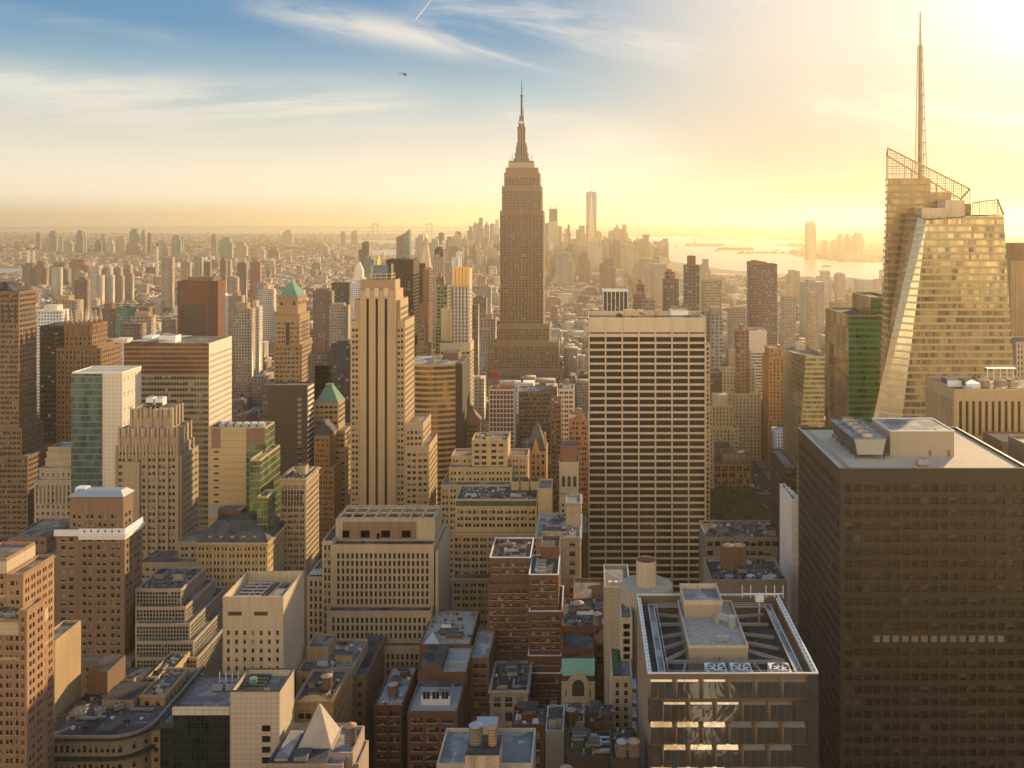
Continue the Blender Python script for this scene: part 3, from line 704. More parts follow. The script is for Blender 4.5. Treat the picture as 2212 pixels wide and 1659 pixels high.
# ===== left side
b = tw('brown_setback_tower', 'tall brown brick tower with a dark pyramid roof, cut by the left edge', BRN2, [
    (-40, 41, 629, 646, 20), (-46, 47, 925, 642, 26), (-52, 60, 985, 636, 36)], bay=3.3, floor=3.55, spans=PAIR, v0=.25, v1=.75, cor=.5, short='the brown tower at the left edge', blinds=.5)
x0, x1, y0, y1, zb, zt = b.T[0]
b.part('pyramid_roof', lambda q: q.frustum(x0+1, x1-4, y0+1, y1-1, zt, x0+8, x1-14, y0+7, y1-7, zt+6, ROOFD))
b.part('arched_window', lambda q: [(q.box(x0+5+k*4.4, x0+6.6+k*4.4, y0-.06, y0-.01, zt-22, zt-11, DARKM), q.box(x1+.01, x1+.06, y0+3+k*3.4, y0+4.4+k*3.4, zt-22, zt-12, DARKM)) for k in range(5)])
b.done()
b = tw('dark_slab', 'dark brown glass slab between the left-edge brown tower and the spiky crowned tower', DRK, [(86, 142, 704, 735, 45)], bay=2.6, floor=3.8, spans=((.1, .9),), v0=.35, v1=.95, dep=.2, short='the dark brown glass slab', blinds=.15, indiv=False, rail=False); b.done()
BG = BR('gothic_brown_brick', (.25, .165, .105))
b = tw('spiky_crowned_tower', 'brown brick tower with a crown of pointed pale finials', BG, [
    (139, 199, 700, 690, 22), (139, 210, 745, 688, 26), (122, 218, 752, 686, 30)], bay=3.0, floor=3.7, spans=((.30, .70),), v0=.25, v1=.8, dep=.5, cor=.3, short='the spiky crowned tower')
x0, x1, y0, y1, zb, zt = b.T[0]
for k in range(6):
    X = x0+1+(x1-x0-2)*k/5
    for Y in ((690.5,) if k < 5 else (690.5, 697, 704)): b.part('finial', lambda q: (q.cyl(X, Y, zt-8, zt+2, 1.5, 1.4, BG, 8), q.cyl(X, Y, zt+2, zt+11, 1.4, .2, CREAM, 8)))
x0, x1, y0, y1, zb, zt = b.T[2]
b.part('pier', lambda q: [q.box(x0+.2+k*3.0, x0+.7+k*3.0, y0-.45, y0, 60, zt-4, BG) for k in range(int((x1-x0)/3))])['kind'] = 'stuff'
b.done()
b = tw('stepped_white_house', 'small grey stone block with stepped white terraces and a row of tall columns', GREY, [
    (104, 156, 966, 575, 14, {'sides': ''}), (101, 156, 975, 573, 18, {'sides': ''}), (98, 156, 990, 571, 21), (85, 156, 1011, 565, 30), (74, 156, 1037, 560, 36)], bay=3.2, floor=4.0, spans=((.3, .66),), v0=.2, v1=.7, cor=.4, short='the block with stepped white terraces', topm=2, glass=GLASS, roof=ROOFL)
x0, x1, y0, y1, zb, zt = b.T[4]
b.part('column', lambda q: [q.cyl(x0+1+k*2.4, y0-.7, zt-14, zt-3, .45, .4, CREAM, 8) for k in range(10)])['kind'] = 'stuff'
b.done()

# green glass tower with white blank flank
GG = curtain_mat('green_glass_wall', (.10, .16, .15), (.20, .20, .16), (.11, .15, .13), 1.5, 3.9, .22, .45, .1, 1.0)
b = tw('glass_and_white_tower', 'tower with a reflective green glass front and a blank white flank', WPAN, [(155, 264, 807, 560, 24, {'sides': 'R', 'spans': ((.42, .58),), 'bay': 5, 'floor': 9, 'v0': .6, 'v1': .9})], short='the green glass tower with a white flank', cat='office building')
x0, x1, y0, y1, zb, zt = b.T[0]; gx = WX(221, 560)
b.part('glass_front', lambda q: q.box(x0-.2, gx, y0-.35, y0-.02, 40, zt, GG) or [q.uv.update({len(q.f)-6: [(0, 40), (gx-x0, 40), (gx-x0, zt), (0, zt)]})])
b.part('roof_frame', lambda q: [q.bar((x0+1, y0+2+k*3, zt+.4), (x1-2, y0+2+k*3, zt+.4), .5, WHITE if k % 2 else METAL) for k in range(7)])
b.part('coping', lambda q: rim(q, x0-.1, x1+.1, y0+.02, y1+.1, zt, .9, .5, WHITE))
b.done()

# banded slab with brown crown floors
b = tw('banded_slab', 'wide office slab with horizontal glass bands, brown top storeys and a striped white right side', BR('pale_brown_cladding', (.36, .28, .19), vline=1.5), [(268, 451, 742, 620, 40, {'sides': 'F', 'topm': 22, 'bay': 1.9, 'spans': ((.05, .95),)})],
       floor=3.9, v0=.45, v1=.97, dep=.15, short='the banded slab with white flank', rail=False, blinds=.25, glass=glass_mat('teal_glass', (.06, .10, .10), .05, .4, .6, wob=.05))
x0, x1, y0, y1, zb, zt = b.T[0]
q = MB()
BRC = curtain_mat('brown_crown_glass', (.12, .06, .03), (.30, .20, .12), (.22, .13, .07), 1.9, 3.0, .35, .3, .2, .6)
q.quad((x0-.1, y0-.12, zt-21), (x1+.1, y0-.12, zt-21), (x1+.1, y0-.12, zt+.1), (x0-.1, y0-.12, zt+.1), BRC, [(0, 0), (x1-x0, 0), (x1-x0, 21), (0, 21)]); q.build('crown_band', b.root)
q = MB(); b.tr, keep = q, b.tr
b2w = b.w; b.w = q
b.facade((x1+.12, y0), (0, 1), y1-y0, 0, zt+.1, bay=2.0, floor=3.9, spans=((.2, .8),), v0=.35, v1=.75, dep=.35, wall=WHT, topm=7, blinds=.1)
b.w = b2w; b.tr = keep; q.build('white_flank', b.root)
pbox(b, 'bulkhead', 309, 328, 727, 741, 636, 12, WHITE); pbox(b, 'bulkhead', 343, 379, 725, 742, 630, 9, WHITE, ROOFL)
b.part('roof_frame', lambda q: [q.bar((x0+2+k*1.6, y0+4, zt+1), (x0+10+k*1.6, y0+34, zt+1.2), .35, METAL) for k in range(14)])
b.done()

# art deco tower with scalloped crown
AD = BR('art_deco_brick', (.37, .30, .22), var=.18)
VP = BR('pinkish_terracotta', (.48, .37, .29), course=1.0)
b = tw('art_deco_tower', 'stepped art deco tower with scalloped pinkish crown and two white cooling boxes on top', AD, [
    (284, 370, 884, 506, 14, {'spans': ((.38, .62),), 'bay': 5.6, 'floor': 10, 'v0': .1, 'v1': .75, 'topm': 4}),
    (258, 384, 926, 503, 17, {'spans': ((.38, .60),), 'bay': 5.4, 'floor': 8.5, 'v0': .05, 'v1': .65, 'topm': 2}),
    (251, 384, 965, 500, 20),
    (384.1, 392, 984, 500.5, 22, {'ground': True, 'sides': 'R'}),
    (385, 457, 1170, 488, 26, {'ground': True}), (300, 446, 1215, 480, 34, {'ground': True}), (440, 478, 1232, 478, 22, {'ground': True})],
    bay=5.4, floor=3.65, spans=((.14, .42), (.54, .82)), v0=.2, v1=.68, dep=.4, short='the art deco tower with scalloped crown', blinds=.6, sill=True, sash=flat_mat('pale_sash', (.40, .36, .28)))
for ti, n in ((0, 4), (1, 6), (2, 6)):
    x0, x1, y0, y1, zb, zt = b.T[ti]
    def fn(q):
        for k in range(n+1):
            X = x0+(x1-x0)*k/n; q.box(X-.6, X+.6, y0-.6, y0-.01, zb+1, zt+.9, AD); q.box(X-.5, X+.5, y0-.9, y0-.6, zt-3, zt+1.4, VP)
        for k in range(4):
            Y = y0+1+(y1-y0-2)*k/3; q.box(x1+.01, x1+.7, Y-.8, Y+.8, zb+1, zt+.9, AD)
        if ti < 2:
            for k in range(n):
                X = x0+(x1-x0)*(k+.5)/n; q.cyl(X, y0-.4, zt-4.2, zt+.3, 1.2, 1.6, VP, 8)
        else:
            for k in range(n*3): X = x0+(x1-x0)*k/n/3; q.box(X-.3, X+.3, y0-.45, y0-.01, zt-6, zt+1.0, VP)
    b.part('crown_pier', fn)
x0, x1, y0, y1, zb, zt = b.T[0]
b.part('white_cooling_box', lambda q: [(q.box(a, a+3.9, y0+3, y0+8, zt+1.5, zt+5.6, WHITE), q.box(a+.1, a+3.8, y0+2.9, y0+3, zt+1.6, zt+3, DARKM), q.cyl(a+1.95, y0+5.5, zt+5.6, zt+6.2, 1.5, 1.5, METAL, 16), q.box(a+.2, a+3.7, y0+3.2, y0+7.8, zt-.9, zt+1.5, DARKM)) for a in (WX(315, 509), WX(336, 509))])
x0, x1, y0, y1, zb, zt = b.T[2]
b.part('bay_stack', lambda q: q.box(WX(266, 498.6), WX(301, 498.6), 498.6, 500, 0, WZ(998, 498.6), AD))
b.done()

# brown tower with white cornice
WCO = flat_mat('white_cornice', (.74, .70, .66), .6, var=.06)
b = tw('white_corniced_tower', 'brown brick tower with a thick white parapet cornice and a brick penthouse, lower left', BRN2, [
    (150, 266, 1073, 404, 9, {'topm': 7}),
    (171, 269, 1150, 400, 16), (122, 171, 1150, 401, 15, {'ground': True, 'bay': 8, 'sides': 'F'}), (112, 283, 1430, 394, 24)],
    bay=6.2, floor=3.45, spans=((.16, .38), (.56, .78)), v0=.25, v1=.75, short='the brown tower with a white cornice', blinds=.75, sill=True)
x0, x1, y0, y1, zb, zt = b.T[1]; xl = b.T[2][0]
def fn(q):
    q.box(x0, x1+1.0, y0-1.1, y0-.02, zt-1.6, zt-.4, WCO); q.box(x0, x1+.5, y0-.6, y0-.02, zt-3.0, zt-1.6, WCO); q.box(x0, x1+.3, y0-.35, y0-.02, zt-.4, zt+1.7, WCO)
    q.box(x1+.02, x1+1.1, y0-.02, y1, zt-1.6, zt-.4, WCO); q.box(x1+.02, x1+.5, y0-.02, y1, zt-3.0, zt-1.6, WCO); q.box(x1+.02, x1+.35, y0-.02, y1, zt-.4, zt+1.7, WCO)
    q.box(xl-.5, x0-.01, y0-.1, y0+.98, zt-1.6, zt+1.0, WCO)
b.part('cornice', fn)
b.part('rosette', lambda q: [q.cyl(x0+2.4+k*3.0, y0-.36, zt+.5, zt+.55, .5, .5, DARKM, 8) or q.box(x0+2.0+k*3.0, x0+2.8+k*3.0, y0-.38, y0-.36, zt+.1, zt+1.0, BRN2) for k in range(6)])['kind'] = 'stuff'
x0, x1, y0, y1, zb, zt = b.T[0]
b.part('hipped_cap', lambda q: q.frustum(x0-.5, x1+.5, y0-.5, y1+.5, zt, x0+2, x1-2, y0+2, y1-2, zt+2.2, METAL))
pbox(b, 'bulkhead', 162, 185, 1054, 1071, 408, 4, WHITE)
b.part('flagpole', lambda q: q.bar((x0+8, y0-.8, zt-12), (x0+8, y0-.8, zt+1), .15, METAL))
b.done()

# orange brick tower bottom left
b = tw('orange_brick_tower', 'sunlit orange brick tower with tan faience panels, cut by the left edge at the bottom', ORA, [
    (-60, 14, 1206, 311, 16, {'ground': True}), (14.1, 50, 1240, 309, 18, {'ground': True}), (-60, 56, 1338, 300, 12), (40, 58, 1318, 299, 10, {'ground': True})], bay=3.6, floor=3.05, spans=((.18, .46), (.58, .84)), v0=.2, v1=.72, short='the orange brick tower', cor=.3, blinds=.8)
for i in (2, 0):
    x0, x1, y0, y1, zb, zt = b.T[i]
    b.part('faience_band', lambda q: (q.box(x0, x1+.25, y0-.25, y0-.01, zt-13, zt-12.2, TAN3), q.box(x1+.01, x1+.25, y0-.01, y1, zt-13, zt-12.2, TAN3), q.box(x0, x1+.2, y0-.2, y0-.01, zt-5, zt-.5, BEI), q.box(x1+.01, x1+.2, y0-.01, y1, zt-5, zt-.5, BEI)))
clutter(b, 2, 3, 5, 2)
b.done()
b = tw('blank_tan_wall', 'narrow blank tan block squeezed behind the orange brick tower', TAN2, [(78, 118, 1385, 345, 18, {'sides': ''})], cat='building', short='the blank tan block'); b.done()
b = tw('brown_brick_block', 'brown brick block with rooftop fans behind the orange brick tower', BRN2, [(20, 100, 1160, 500, 30), (-60, 122, 1205, 490, 50)], bay=3.4, floor=3.7, spans=((.25, .75),), cat='building', short='the brown block behind the orange tower'); clutter(b, 1, 5, 3); b.done()
x0, x1, y0, y1, zb, zt = b.T[1]
for k, w in enumerate(('left', 'right')): cooler(x0+18+k*6, y0+6, zt-.9, 'grey cooling unit, %s of two on the brown block behind the orange tower' % w)

# ribbed grey stepped block
RB = BR('grey_mullioned_wall', (.40, .36, .30), var=.1)
b = tw('stepped_gridded_block', 'grey gridded office block stepping down in five terraces, its right side sunlit', RB, [
    (292, 392, 1272, 408, 26), (292, 401, 1311, 404, 33), (292, 410, 1347, 400, 41), (292, 418, 1385, 396, 50), (292, 427, 1420, 392, 64)],
    bay=1.35, floor=1.62, spans=((.12, .88),), v0=.10, v1=.88, dep=.22, rail=False, topm=1.2, short='the stepped gridded block', blinds=.1, glass=glass_mat('grey_glass', (.05, .05, .047), .06, .3, .6))
clutter(b, 0, 4, 2); b.done()

# beige block with blank right wall
b = tw('blank_walled_block', 'beige stone block with few windows and an open roof pit full of ducts', CREAM, [(481, 612, 1289, 340, 25, {'sides': 'F', 'par': 6})], bay=3.06, floor=3.25, spans=((.32, .66),), v0=.2, v1=.7, topm=11.5, short='the beige block with blank walls', cat='building')
x0, x1, y0, y1, zb, zt = b.T[0]
for k in range(2): b.part('louvre_slot', lambda q: q.box(x0+2+k*9.5, x0+7+k*9.5, y0-.04, y0, zt-6.9, zt-5.5, DARKM))
b.part('duct', lambda q: [q.bar((x0+3+k*2.2, y0+3, zt-4+.3*(k % 3)), (x0+5+k*2.0, y1-3, zt-4+.3*(k % 3)), .9, METAL if k % 2 else BRN) for k in range(8)])
b.part('roof_frame', lambda q: [q.bar((x0+4, y0+3+k*3, zt-.8), (x0+13, y0+3+k*3, zt-.8), .3, METAL) for k in range(6)])
b.part('bulkhead', lambda q: q.box(x1-5.5, x1-1.5, y0+3, y0+10, zt-6, zt-1, TAN2, ROOF))
b.done()

# curved-corner cornice building bottom left
CY = 330.0; cz = WZ(1594, CY)
b = Bld('rounded_corner_building', 'grey stone building with a rounded corner and green copper cornice, bottom left', 'building', (WX(150, CY), 345, 0), GREY)
HEROES.append(('the rounded-corner building', 180, CY))
xa, xb_ = WX(84, CY), WX(240, CY); rad = 11.0; FOOT.append((xa-1, xb_+rad+1, CY-1, CY+56, cz))
pts = [(xa, CY)]+[(xb_+rad*math.sin(a*math.pi/16), CY+rad-rad*math.cos(a*math.pi/16)) for a in range(0, 9)]+[(xb_+rad, CY+52), (xa, CY+52)]
b.w.prism(pts, 0, cz, GREY, ROOFD)
def off(p, e):
    cxm, cym = xb_, CY+rad
    x, y = p
    if y <= CY+.01 or x <= xb_+.01: return (x, y-e) if y < CY+5 else (x, y+e)
    if y > CY+rad: return (x+e, y)
    v_ = Vector((x-cxm, y-cym)).normalized(); return (x+v_.x*e, y+v_.y*e)
DGC = flat_mat('dark_green_cornice', (.04, .075, .06), .6)
for (z0_, z1_, e, m_) in ((cz-.5, cz+.1, 1.3, DGC), (cz-7.4, cz-6.6, 1.6, DGC), (cz-8.2, cz-7.4, .8, GREY), (cz+.1, cz+1.0, .5, GREY)):
    P2 = [off(p, e) for p in pts]; P1 = pts; 
    for j in range(len(pts)-2):
        b.tr.quad((*P2[j], z0_), (*P2[j+1], z0_), (*P2[j+1], z1_), (*P2[j], z1_), m_); b.tr.quad((*P2[j], z1_), (*P2[j+1], z1_), (*P1[j+1], z1_), (*P1[j], z1_), m_)
        b.tr.quad((*P1[j], z0_), (*P1[j+1], z0_), (*P2[j+1], z0_), (*P2[j], z0_), m_)
for fl in range(7):
    zz = cz-5.2-fl*4.0-(2.6 if fl else 0)
    for j in range(14): b.wins.append((Vector((xa+1.5+j*2.05, CY-.05, zz)), Vector((1, 0, 0)), 1.05, 2.3, b.r.choice((0, .3, .4)), 0, True))
    for j in range(1, 9):
        p, q_ = Vector(pts[j]), Vector(pts[j+1]) if j < 8 else Vector(pts[9])
        d_ = (q_-p)
        if j < 8 and j % 2 == 0: d_.normalize(); m_ = (p+Vector(pts[j+1]))/2-d_*.5; b.wins.append((Vector((m_.x+d_.y*.1, m_.y-d_.x*.1, zz)), Vector((d_.x, d_.y, 0)), 1.0, 2.3, .3, 0, True))
    for j in range(13): b.wins.append((Vector((xb_+rad+.05, CY+rad+1+j*2.9, zz)), Vector((0, 1, 0)), 1.2, 2.3, b.r.choice((0, .3)), 0, True))
b.T = [(xa, xb_+rad-2, CY+4, CY+50, 0, cz+.92)]
clutter(b, 0, 7, 9, 3)
b.part('bulkhead', lambda q: (q.box(xa+1, xa+9, CY+30, CY+44, cz, cz+9, BRN2, ROOFD), q.box(xa+12, xa+24, CY+20, CY+34, cz, cz+3.2, TAN2, ROOFD)))
b.done()
for k in range(3): cooler(xa+8+k*5.5, CY+13+k*3, cz+.05, '%s of three white cooling units on the rounded-corner building roof' % ('leftmost', 'middle', 'rightmost')[k], .6)

b = tw('narrow_yellow_building', 'narrow yellowish brick building with stepped roofs right of the rounded-corner building', TAN3, [(318, 360, 1462, 372, 22), (302, 356, 1502, 352, 22), (300, 352, 1580, 338, 14, {'ground': True})], bay=3.4, floor=3.6, spans=((.3, .7),), cat='building', short='the narrow yellow building', cor=.3); clutter(b, 0, 2, 4); clutter(b, 1, 3, 6, 2); b.done()

# dark glass block + panel tower
b = tw('dark_glass_block', 'low black glass block with a white metal roof edge, left of the pale panel tower', curtain_mat('black_glass', (.025, .03, .028), (.06, .06, .045), (.02, .025, .02), 1.5, 2.6, .05, .3, .06, .9), [(374, 496, 1528, 308, 22, {'sides': '', 'roof': True}), (346, 374, 1560, 309, 14, {'sides': '', 'ground': True})], short='the black glass block', roof=ROOFL)
x0, x1, y0, y1, zb, zt = b.T[0]
for i, (xx0, xx1, yy0, _a, _b, zz) in enumerate(b.T):
    q = MB(); q.quad((xx0, yy0-.05, 40), (xx1, yy0-.05, 40), (xx1, yy0-.05, zz-2), (xx0, yy0-.05, zz-2), b.wall, [(0, 0), (xx1-xx0, 0), (xx1-xx0, zz-42), (0, zz-42)]); q.build('glass_front', b.root)
b.part('roof_fascia', lambda q: q.box(x0-.1, x1+.1, y0-.4, y0-.06, zt-2.4, zt+.3, WPAN)); railing(b, x0+1, x1-1, y0+3, y1-2, zt-.9)
b.part('mast', lambda q: [q.bar((x0+8+k*2.2, y1-3, zt-.9), (x0+8+k*2.2, y1-3, zt+2.6), .3, WHITE) for k in range(5)])
b.done()
cooler(x0+10, y0+13, zt-.9, 'left white cooling unit on the black glass block roof'); cooler(x0+14.5, y0+13, zt-.9, 'right white cooling unit on the black glass block roof')
SQ = wall_mat('square_grid_panels', (.56, .50, .41), .12, course=1.65, vline=1.65, rough=.4, spec=.5)
b = tw('pale_panel_tower', 'pale tower clad in small square panels with one column of dark windows, bottom', SQ, [(497, 604, 1494, 300, 15, {'sides': '', 'par': 2.2})], short='the pale panel tower')
x0, x1, y0, y1, zb, zt = b.T[0]
for k in range(6): b.wins.append((Vector((WX(566, 300), y0-.04, WZ(1580+k*23, 300))), Vector((1, 0, 0)), 2.7, 2.0, 0, 0, False))
b.part('roof_grille', lambda q: [q.box(x0+2, x0+9, y0+3+k*2.2, y0+4+k*2.2, zt-2, zt-.6, DARKM) for k in range(5)])
b.part('round_duct', lambda q: q.cyl(x0+5, y0+7, zt-.6, zt+1.0, 1.3, 1.3, COPPER, 18))
b.part('coping', lambda q: rim(q, x0-.1, x1+.1, y0-.1, y1+.1, zt, .35, .5, DARKM))
b.done()

# beige panelled block with green glass
GLG = curtain_mat('bright_green_glass', (.09, .13, .06), (.34, .31, .18), (.18, .19, .10), 1.5, 3.7, .18, .35, .1, 1.2)
b = tw('beige_and_green_glass_block', 'beige corrugated block with a green glass corner and green glass wings', BR('ribbed_beige_metal', (.46, .36, .21), var=.10, vline=1.2, course=3.7), [(450, 573, 923, 480, 14, {'sides': ''}), (540, 562, 992, 462, 30, {'sides': '', 'ground': True}), (556, 577, 1072, 452, 12, {'sides': '', 'ground': True})], short='the beige block with green glass')
for i, (x0, x1, y0, y1, zb, zt) in enumerate(b.T):
    q = MB(); xf = WX(532, 480) if i == 0 else x0
    q.quad((xf, y0-.15, zb), (x1+.15, y0-.15, zb), (x1+.15, y0-.15, zt-(9 if i == 0 else 1)), (xf, y0-.15, zt-(9 if i == 0 else 1)), GLG, [(0, 0), (x1-xf, 0), (x1-xf, zt-zb), (0, zt-zb)])
    q.quad((x1+.15, y0-.15, zb), (x1+.15, y1, zb), (x1+.15, y1, zt-1), (x1+.15, y0-.15, zt-1), GLG, [(0, 0), (y1-y0, 0), (y1-y0, zt-zb), (0, zt-zb)]); q.build('green_glass', b.root)
x0, x1, y0, y1, zb, zt = b.T[0]
b.part('grey_panel', lambda q: (q.box(WX(457, 480), WX(476, 480), y0-.06, y0, WZ(968, 480), WZ(925, 480), BRN2), q.box(WX(532, 480), x1-.2, y0-.06, y0, zt-9, zt-.5, BRN2)))
for k in range(8): b.wins.append((Vector((WX(462, 480), y0-.05, WZ(978+k*15.4, 480))), Vector((1, 0, 0)), 2.6, .9, 0, 2, False))
b.part('roof_fan', lambda q: [(q.box(x0+4+k*4, x0+7.2+k*4, y0+4, y0+8, zt-.9, zt+.8, METAL), q.cyl(x0+5.6+k*4, y0+6, zt+.8, zt+1.3, 1.3, 1.3, WHITE, 12)) for k in range(6)])
b.done()

# dark slab
b = tw('dark_striped_slab', 'dark windowless slab with one column of lit windows and a white striped right side', BR('dark_grey_brick', (.085, .07, .058), var=.15, course=3.6), [(579, 664, 832, 640, 14, {'sides': ''})], short='the dark slab with one lit window column')
x0, x1, y0, y1, zb, zt = b.T[0]
for k in range(14): b.wins.append((Vector((WX(643, 640), y0-.05, WZ(866+k*11.7, 640))), Vector((1, 0, 0)), 2.6, 2.1, 1.0 if k < 9 else .3, 0, False))
b.part('striped_flank', lambda q: [q.box(x1+.01, x1+.5, y0, y1, zt-3-k*3.6, zt-1.4-k*3.6, WHT) for k in range(38)])
b.done()
# pyramid towers
b = tw('small_green_pyramid_tower', 'tan office tower topped by a truncated green copper pyramid', TAN2, [(679, 731, 870, 664, 18), (672, 745, 930, 660, 24), (679, 747, 968, 655, 30)], bay=3.4, floor=3.7, spans=((.12, .88),), v0=.3, v1=.8, short='the small green pyramid tower', rail=False, mull=2)
x0, x1, y0, y1, zb, zt = b.T[0]; b.part('pyramid_roof', lambda q: (q.frustum(x0+.3, x1-.3, y0+.3, y1-.3, zt, x0+6.5, x1-6.5, y0+6.5, y1-6.5, zt+11, COPPER), q.box(x0+6.2, x1-6.2, y0+6.2, y1-6.2, zt+11, zt+12, COPPER)))
b.done()
b = tw('green_pyramid_tower', 'brown stone tower with a tall green pyramid roof with sunlit right slope', BR('mercantile_stone', (.34, .25, .155)), [
    (600, 643, 641, 764, 24, {'sides': 'FR', 'spans': ((.3, .7),), 'bay': 5, 'floor': 7, 'v0': .3, 'v1': .8, 'topm': 2}), (596, 647, 678, 762, 28, {'topm': 6}), (592, 648, 745, 760, 32)], bay=3.6, floor=3.7, spans=((.14, .44), (.56, .86)), v0=.2, v1=.72, cor=.9, short='the green pyramid tower')
x0, x1, y0, y1, zb, zt = b.T[0]; b.part('pyramid_roof', lambda q: q.frustum(x0+.5, x1-.5, y0+.5, y1-.5, zt, x0+8, x1-8, y0+10, y1-10, zt+13, COPPER))
x0, x1, y0, y1, zb, zt = b.T[1]
b.part('tall_arched_window', lambda q: [q.box(X-1.7, X+1.7, y0-.06, y0-.01, zt-26, zt-7, DARKM) for X in ((x0+x1)/2,)]+[q.box(x1+.01, x1+.06, y0+8+k*5, y0+10.5+k*5, zt-24, zt-7, DARKM) for k in range(3)])
b.done()
b = tw('dark_gothic_block', 'brown brick block with a dark steep roof in front of the small green pyramid tower', BR('gothic_orange_brick', (.33, .19, .10)), [(679, 712, 941, 640, 20), (684, 722, 1010, 634, 26)], bay=3.4, floor=3.6, spans=((.2, .45), (.58, .82)), cat='building', short='the dark-roofed gothic block')
x0, x1, y0, y1, zb, zt = b.T[0]; b.part('steep_roof', lambda q: q.frustum(x0, x1, y0, y1, zt, x0+1, x1-5, y0+6, y1-6, zt+9, ROOFD)); b.done()
b = tw('buff_corniced_block', 'buff office block with a bracketed cornice and dark tall top windows', BR('buff_terracotta', (.42, .34, .235), course=.9), [(605, 661, 1033, 470, 23)], bay=3.3, floor=2.95, spans=PAIR, v0=.22, v1=.75, cor=1.1, short='the buff block with bracketed cornice', topm=3, roof=ROOFD)
x0, x1, y0, y1, zb, zt = b.T[0]
clutter(b, 0, 5, 8, 5)
b.part('tall_top_windows', lambda q: [q.box(x0+1+k*1.55, x0+1.9+k*1.55, y0-.06, y0-.01, zt-13, zt-6, DARKM) for k in range(7)])['kind'] = 'stuff'
b.done()
b = tw('mansard_roofed_block', 'tan block with a dark hipped roof, dormers and arcade of arched windows', TAN3, [(424, 578, 1172, 445, 30)], bay=3.6, floor=3.4, spans=((.14, .40), (.58, .84)), cor=.9, cat='building', short='the hipped-roof block with dormers')
x0, x1, y0, y1, zb, zt = b.T[0]
b.part('hipped_roof', lambda q: q.frustum(x0, x1, y0, y1, zt, x0+6, x1-6, y0+9, y1-9, zt+8, ROOFD))
for k in range(5): b.part('dormer', lambda q: (q.box(x0+5+k*5.4, x0+6.6+k*5.4, y0+1.5, y0+4, zt, zt+2.4, TAN3), q.box(x0+5.3+k*5.4, x0+6.3+k*5.4, y0+1.44, y0+1.5, zt+.5, zt+2, DARKM)))
pbox(b, 'red_penthouse', 470, 520, 1103, 1130, 462, 8, RED, ROOF); pbox(b, 'cooling_box', 449, 470, 1100, 1118, 460, 6, METAL)
b.done()
# ===== centre foreground
DIRTY = BR('weathered_limestone', (.40, .33, .24), var=.34)
b = tw('stepped_limestone_office', 'broad weathered limestone office block with small dark windows, stepping out downward, centre', DIRTY, [
    (725, 939, 1121, 407, 20, {'sides': '', 'par': 4.5}), (717, 937, 1176, 400, 36, {'topm': 3.5, 'sides': 'F'}), (706, 931, 1320, 394, 42, {'topm': 2.5, 'sides': 'F'}), (700, 925, 1396, 389, 47, {'topm': 3.0, 'sides': 'F'})],
    bay=2.05, floor=3.28, spans=((.22, .74),), v0=.18, v1=.90, dep=.4, marg=1.8, short='the stepped limestone office block', rail=False, blinds=.0, roof=ROOFD,
    glass=glass_mat('teal_dark_glass', (.03, .038, .036), .07, .2, .6))
x0, x1, y0, y1, zb, zt = b.T[0]
b.tier(WX(940, 400), WX(946, 400), 400.5, 34, 0, WZ(1190, 400), sides='')
b.tier(WX(657, 398), WX(716, 398), 402, 34, 0, WZ(1246, 402), sides='F', bay=2.05, floor=3.28, spans=((.25, .75),), v0=.18, v1=.88, marg=.8)
b.tier(WX(694, 400), WX(716.8, 400), 401, 30, 0, WZ(1168, 401), sides='F', bay=2.05, floor=3.28, spans=((.22, .78),), v0=.18, v1=.88)
FOOT.append((WX(657, 402)-1, WX(946, 402)+1, 385, 440, 60))
b.part('grey_louvre_band', lambda q: q.box(x0+3, x1-8, y0-.08, y0-.01, zt-9, zt-1.2, BRN2))
b.part('louvre', lambda q: [q.box(x0+2+k*9, x0+6+k*9, y0-.08, y0-.01, zb+1.5, zb+4.6, METAL) for k in range(4)])['kind'] = 'stuff'
b.part('door', lambda q: q.box(x0+18, x0+19.4, y0-.08, y0-.01, zb+1, zb+3.4, DARKM))
def fn(q):
    for yy in (y0+3, y0+10, y0+17): q.bar((x0+1, yy, zt-.5), (x1-1, yy, zt-.5), .5, CREAM)
    for xx in np.linspace(x0+1, x1-1, 9): q.bar((xx, y0+1, zt-.3), (xx, y1-1, zt-.3), .5, CREAM)
b.part('roof_frame', fn)
b.part('cooling_fan', lambda q: [q.cyl(x0+19+k*4.4, y0+7, zt-2.5, zt-.7, 1.9, 1.9, DARKM if k % 2 else BRN2, 18) for k in range(5)])
b.part('grille', lambda q: [q.box(WX(672, 405)+k*.9, WX(672, 405)+k*.9+.4, 404, 410, WZ(1246, 402), WZ(1246, 402)+.5, WHITE) for k in range(7)])
b.done()
b = tw('terraced_tan_office', 'tan office block with many paired windows and a blank water-tank tower, centre', TAN3, [
    (1019, 1097, 950, 572, 20, {'sides': 'F', 'bay': 9}), (970, 1106, 1010, 566, 28, {}), (975, 1140, 984, 576, 18, {'ground': True}), (952, 1110, 1048, 556, 30, {})], bay=4.6, floor=3.7, spans=((.10, .38), (.52, .80)), v0=.22, v1=.72, cor=.3, short='the terraced tan office block', blinds=.6)
clutter(b, 0, 3, 1, 2); b.done()
b = tw('glass_penthouse_block', 'yellowish stone block with a strip of green-framed glass penthouse and duct-covered roof', TAN3, [
    (983, 1160, 1078, 482, 26, {'topm': 5}), (978, 1164, 1152, 478, 32), (976, 1120, 1250, 470, 40), (944, 1110, 1330, 468, 40, {'ground': True})], bay=4.2, floor=3.4, spans=PAIR, v0=.2, v1=.74, short='the block with a glass penthouse strip', blinds=.5, cor=.25, roof=ROOFD)
x0, x1, y0, y1, zb, zt = b.T[0]
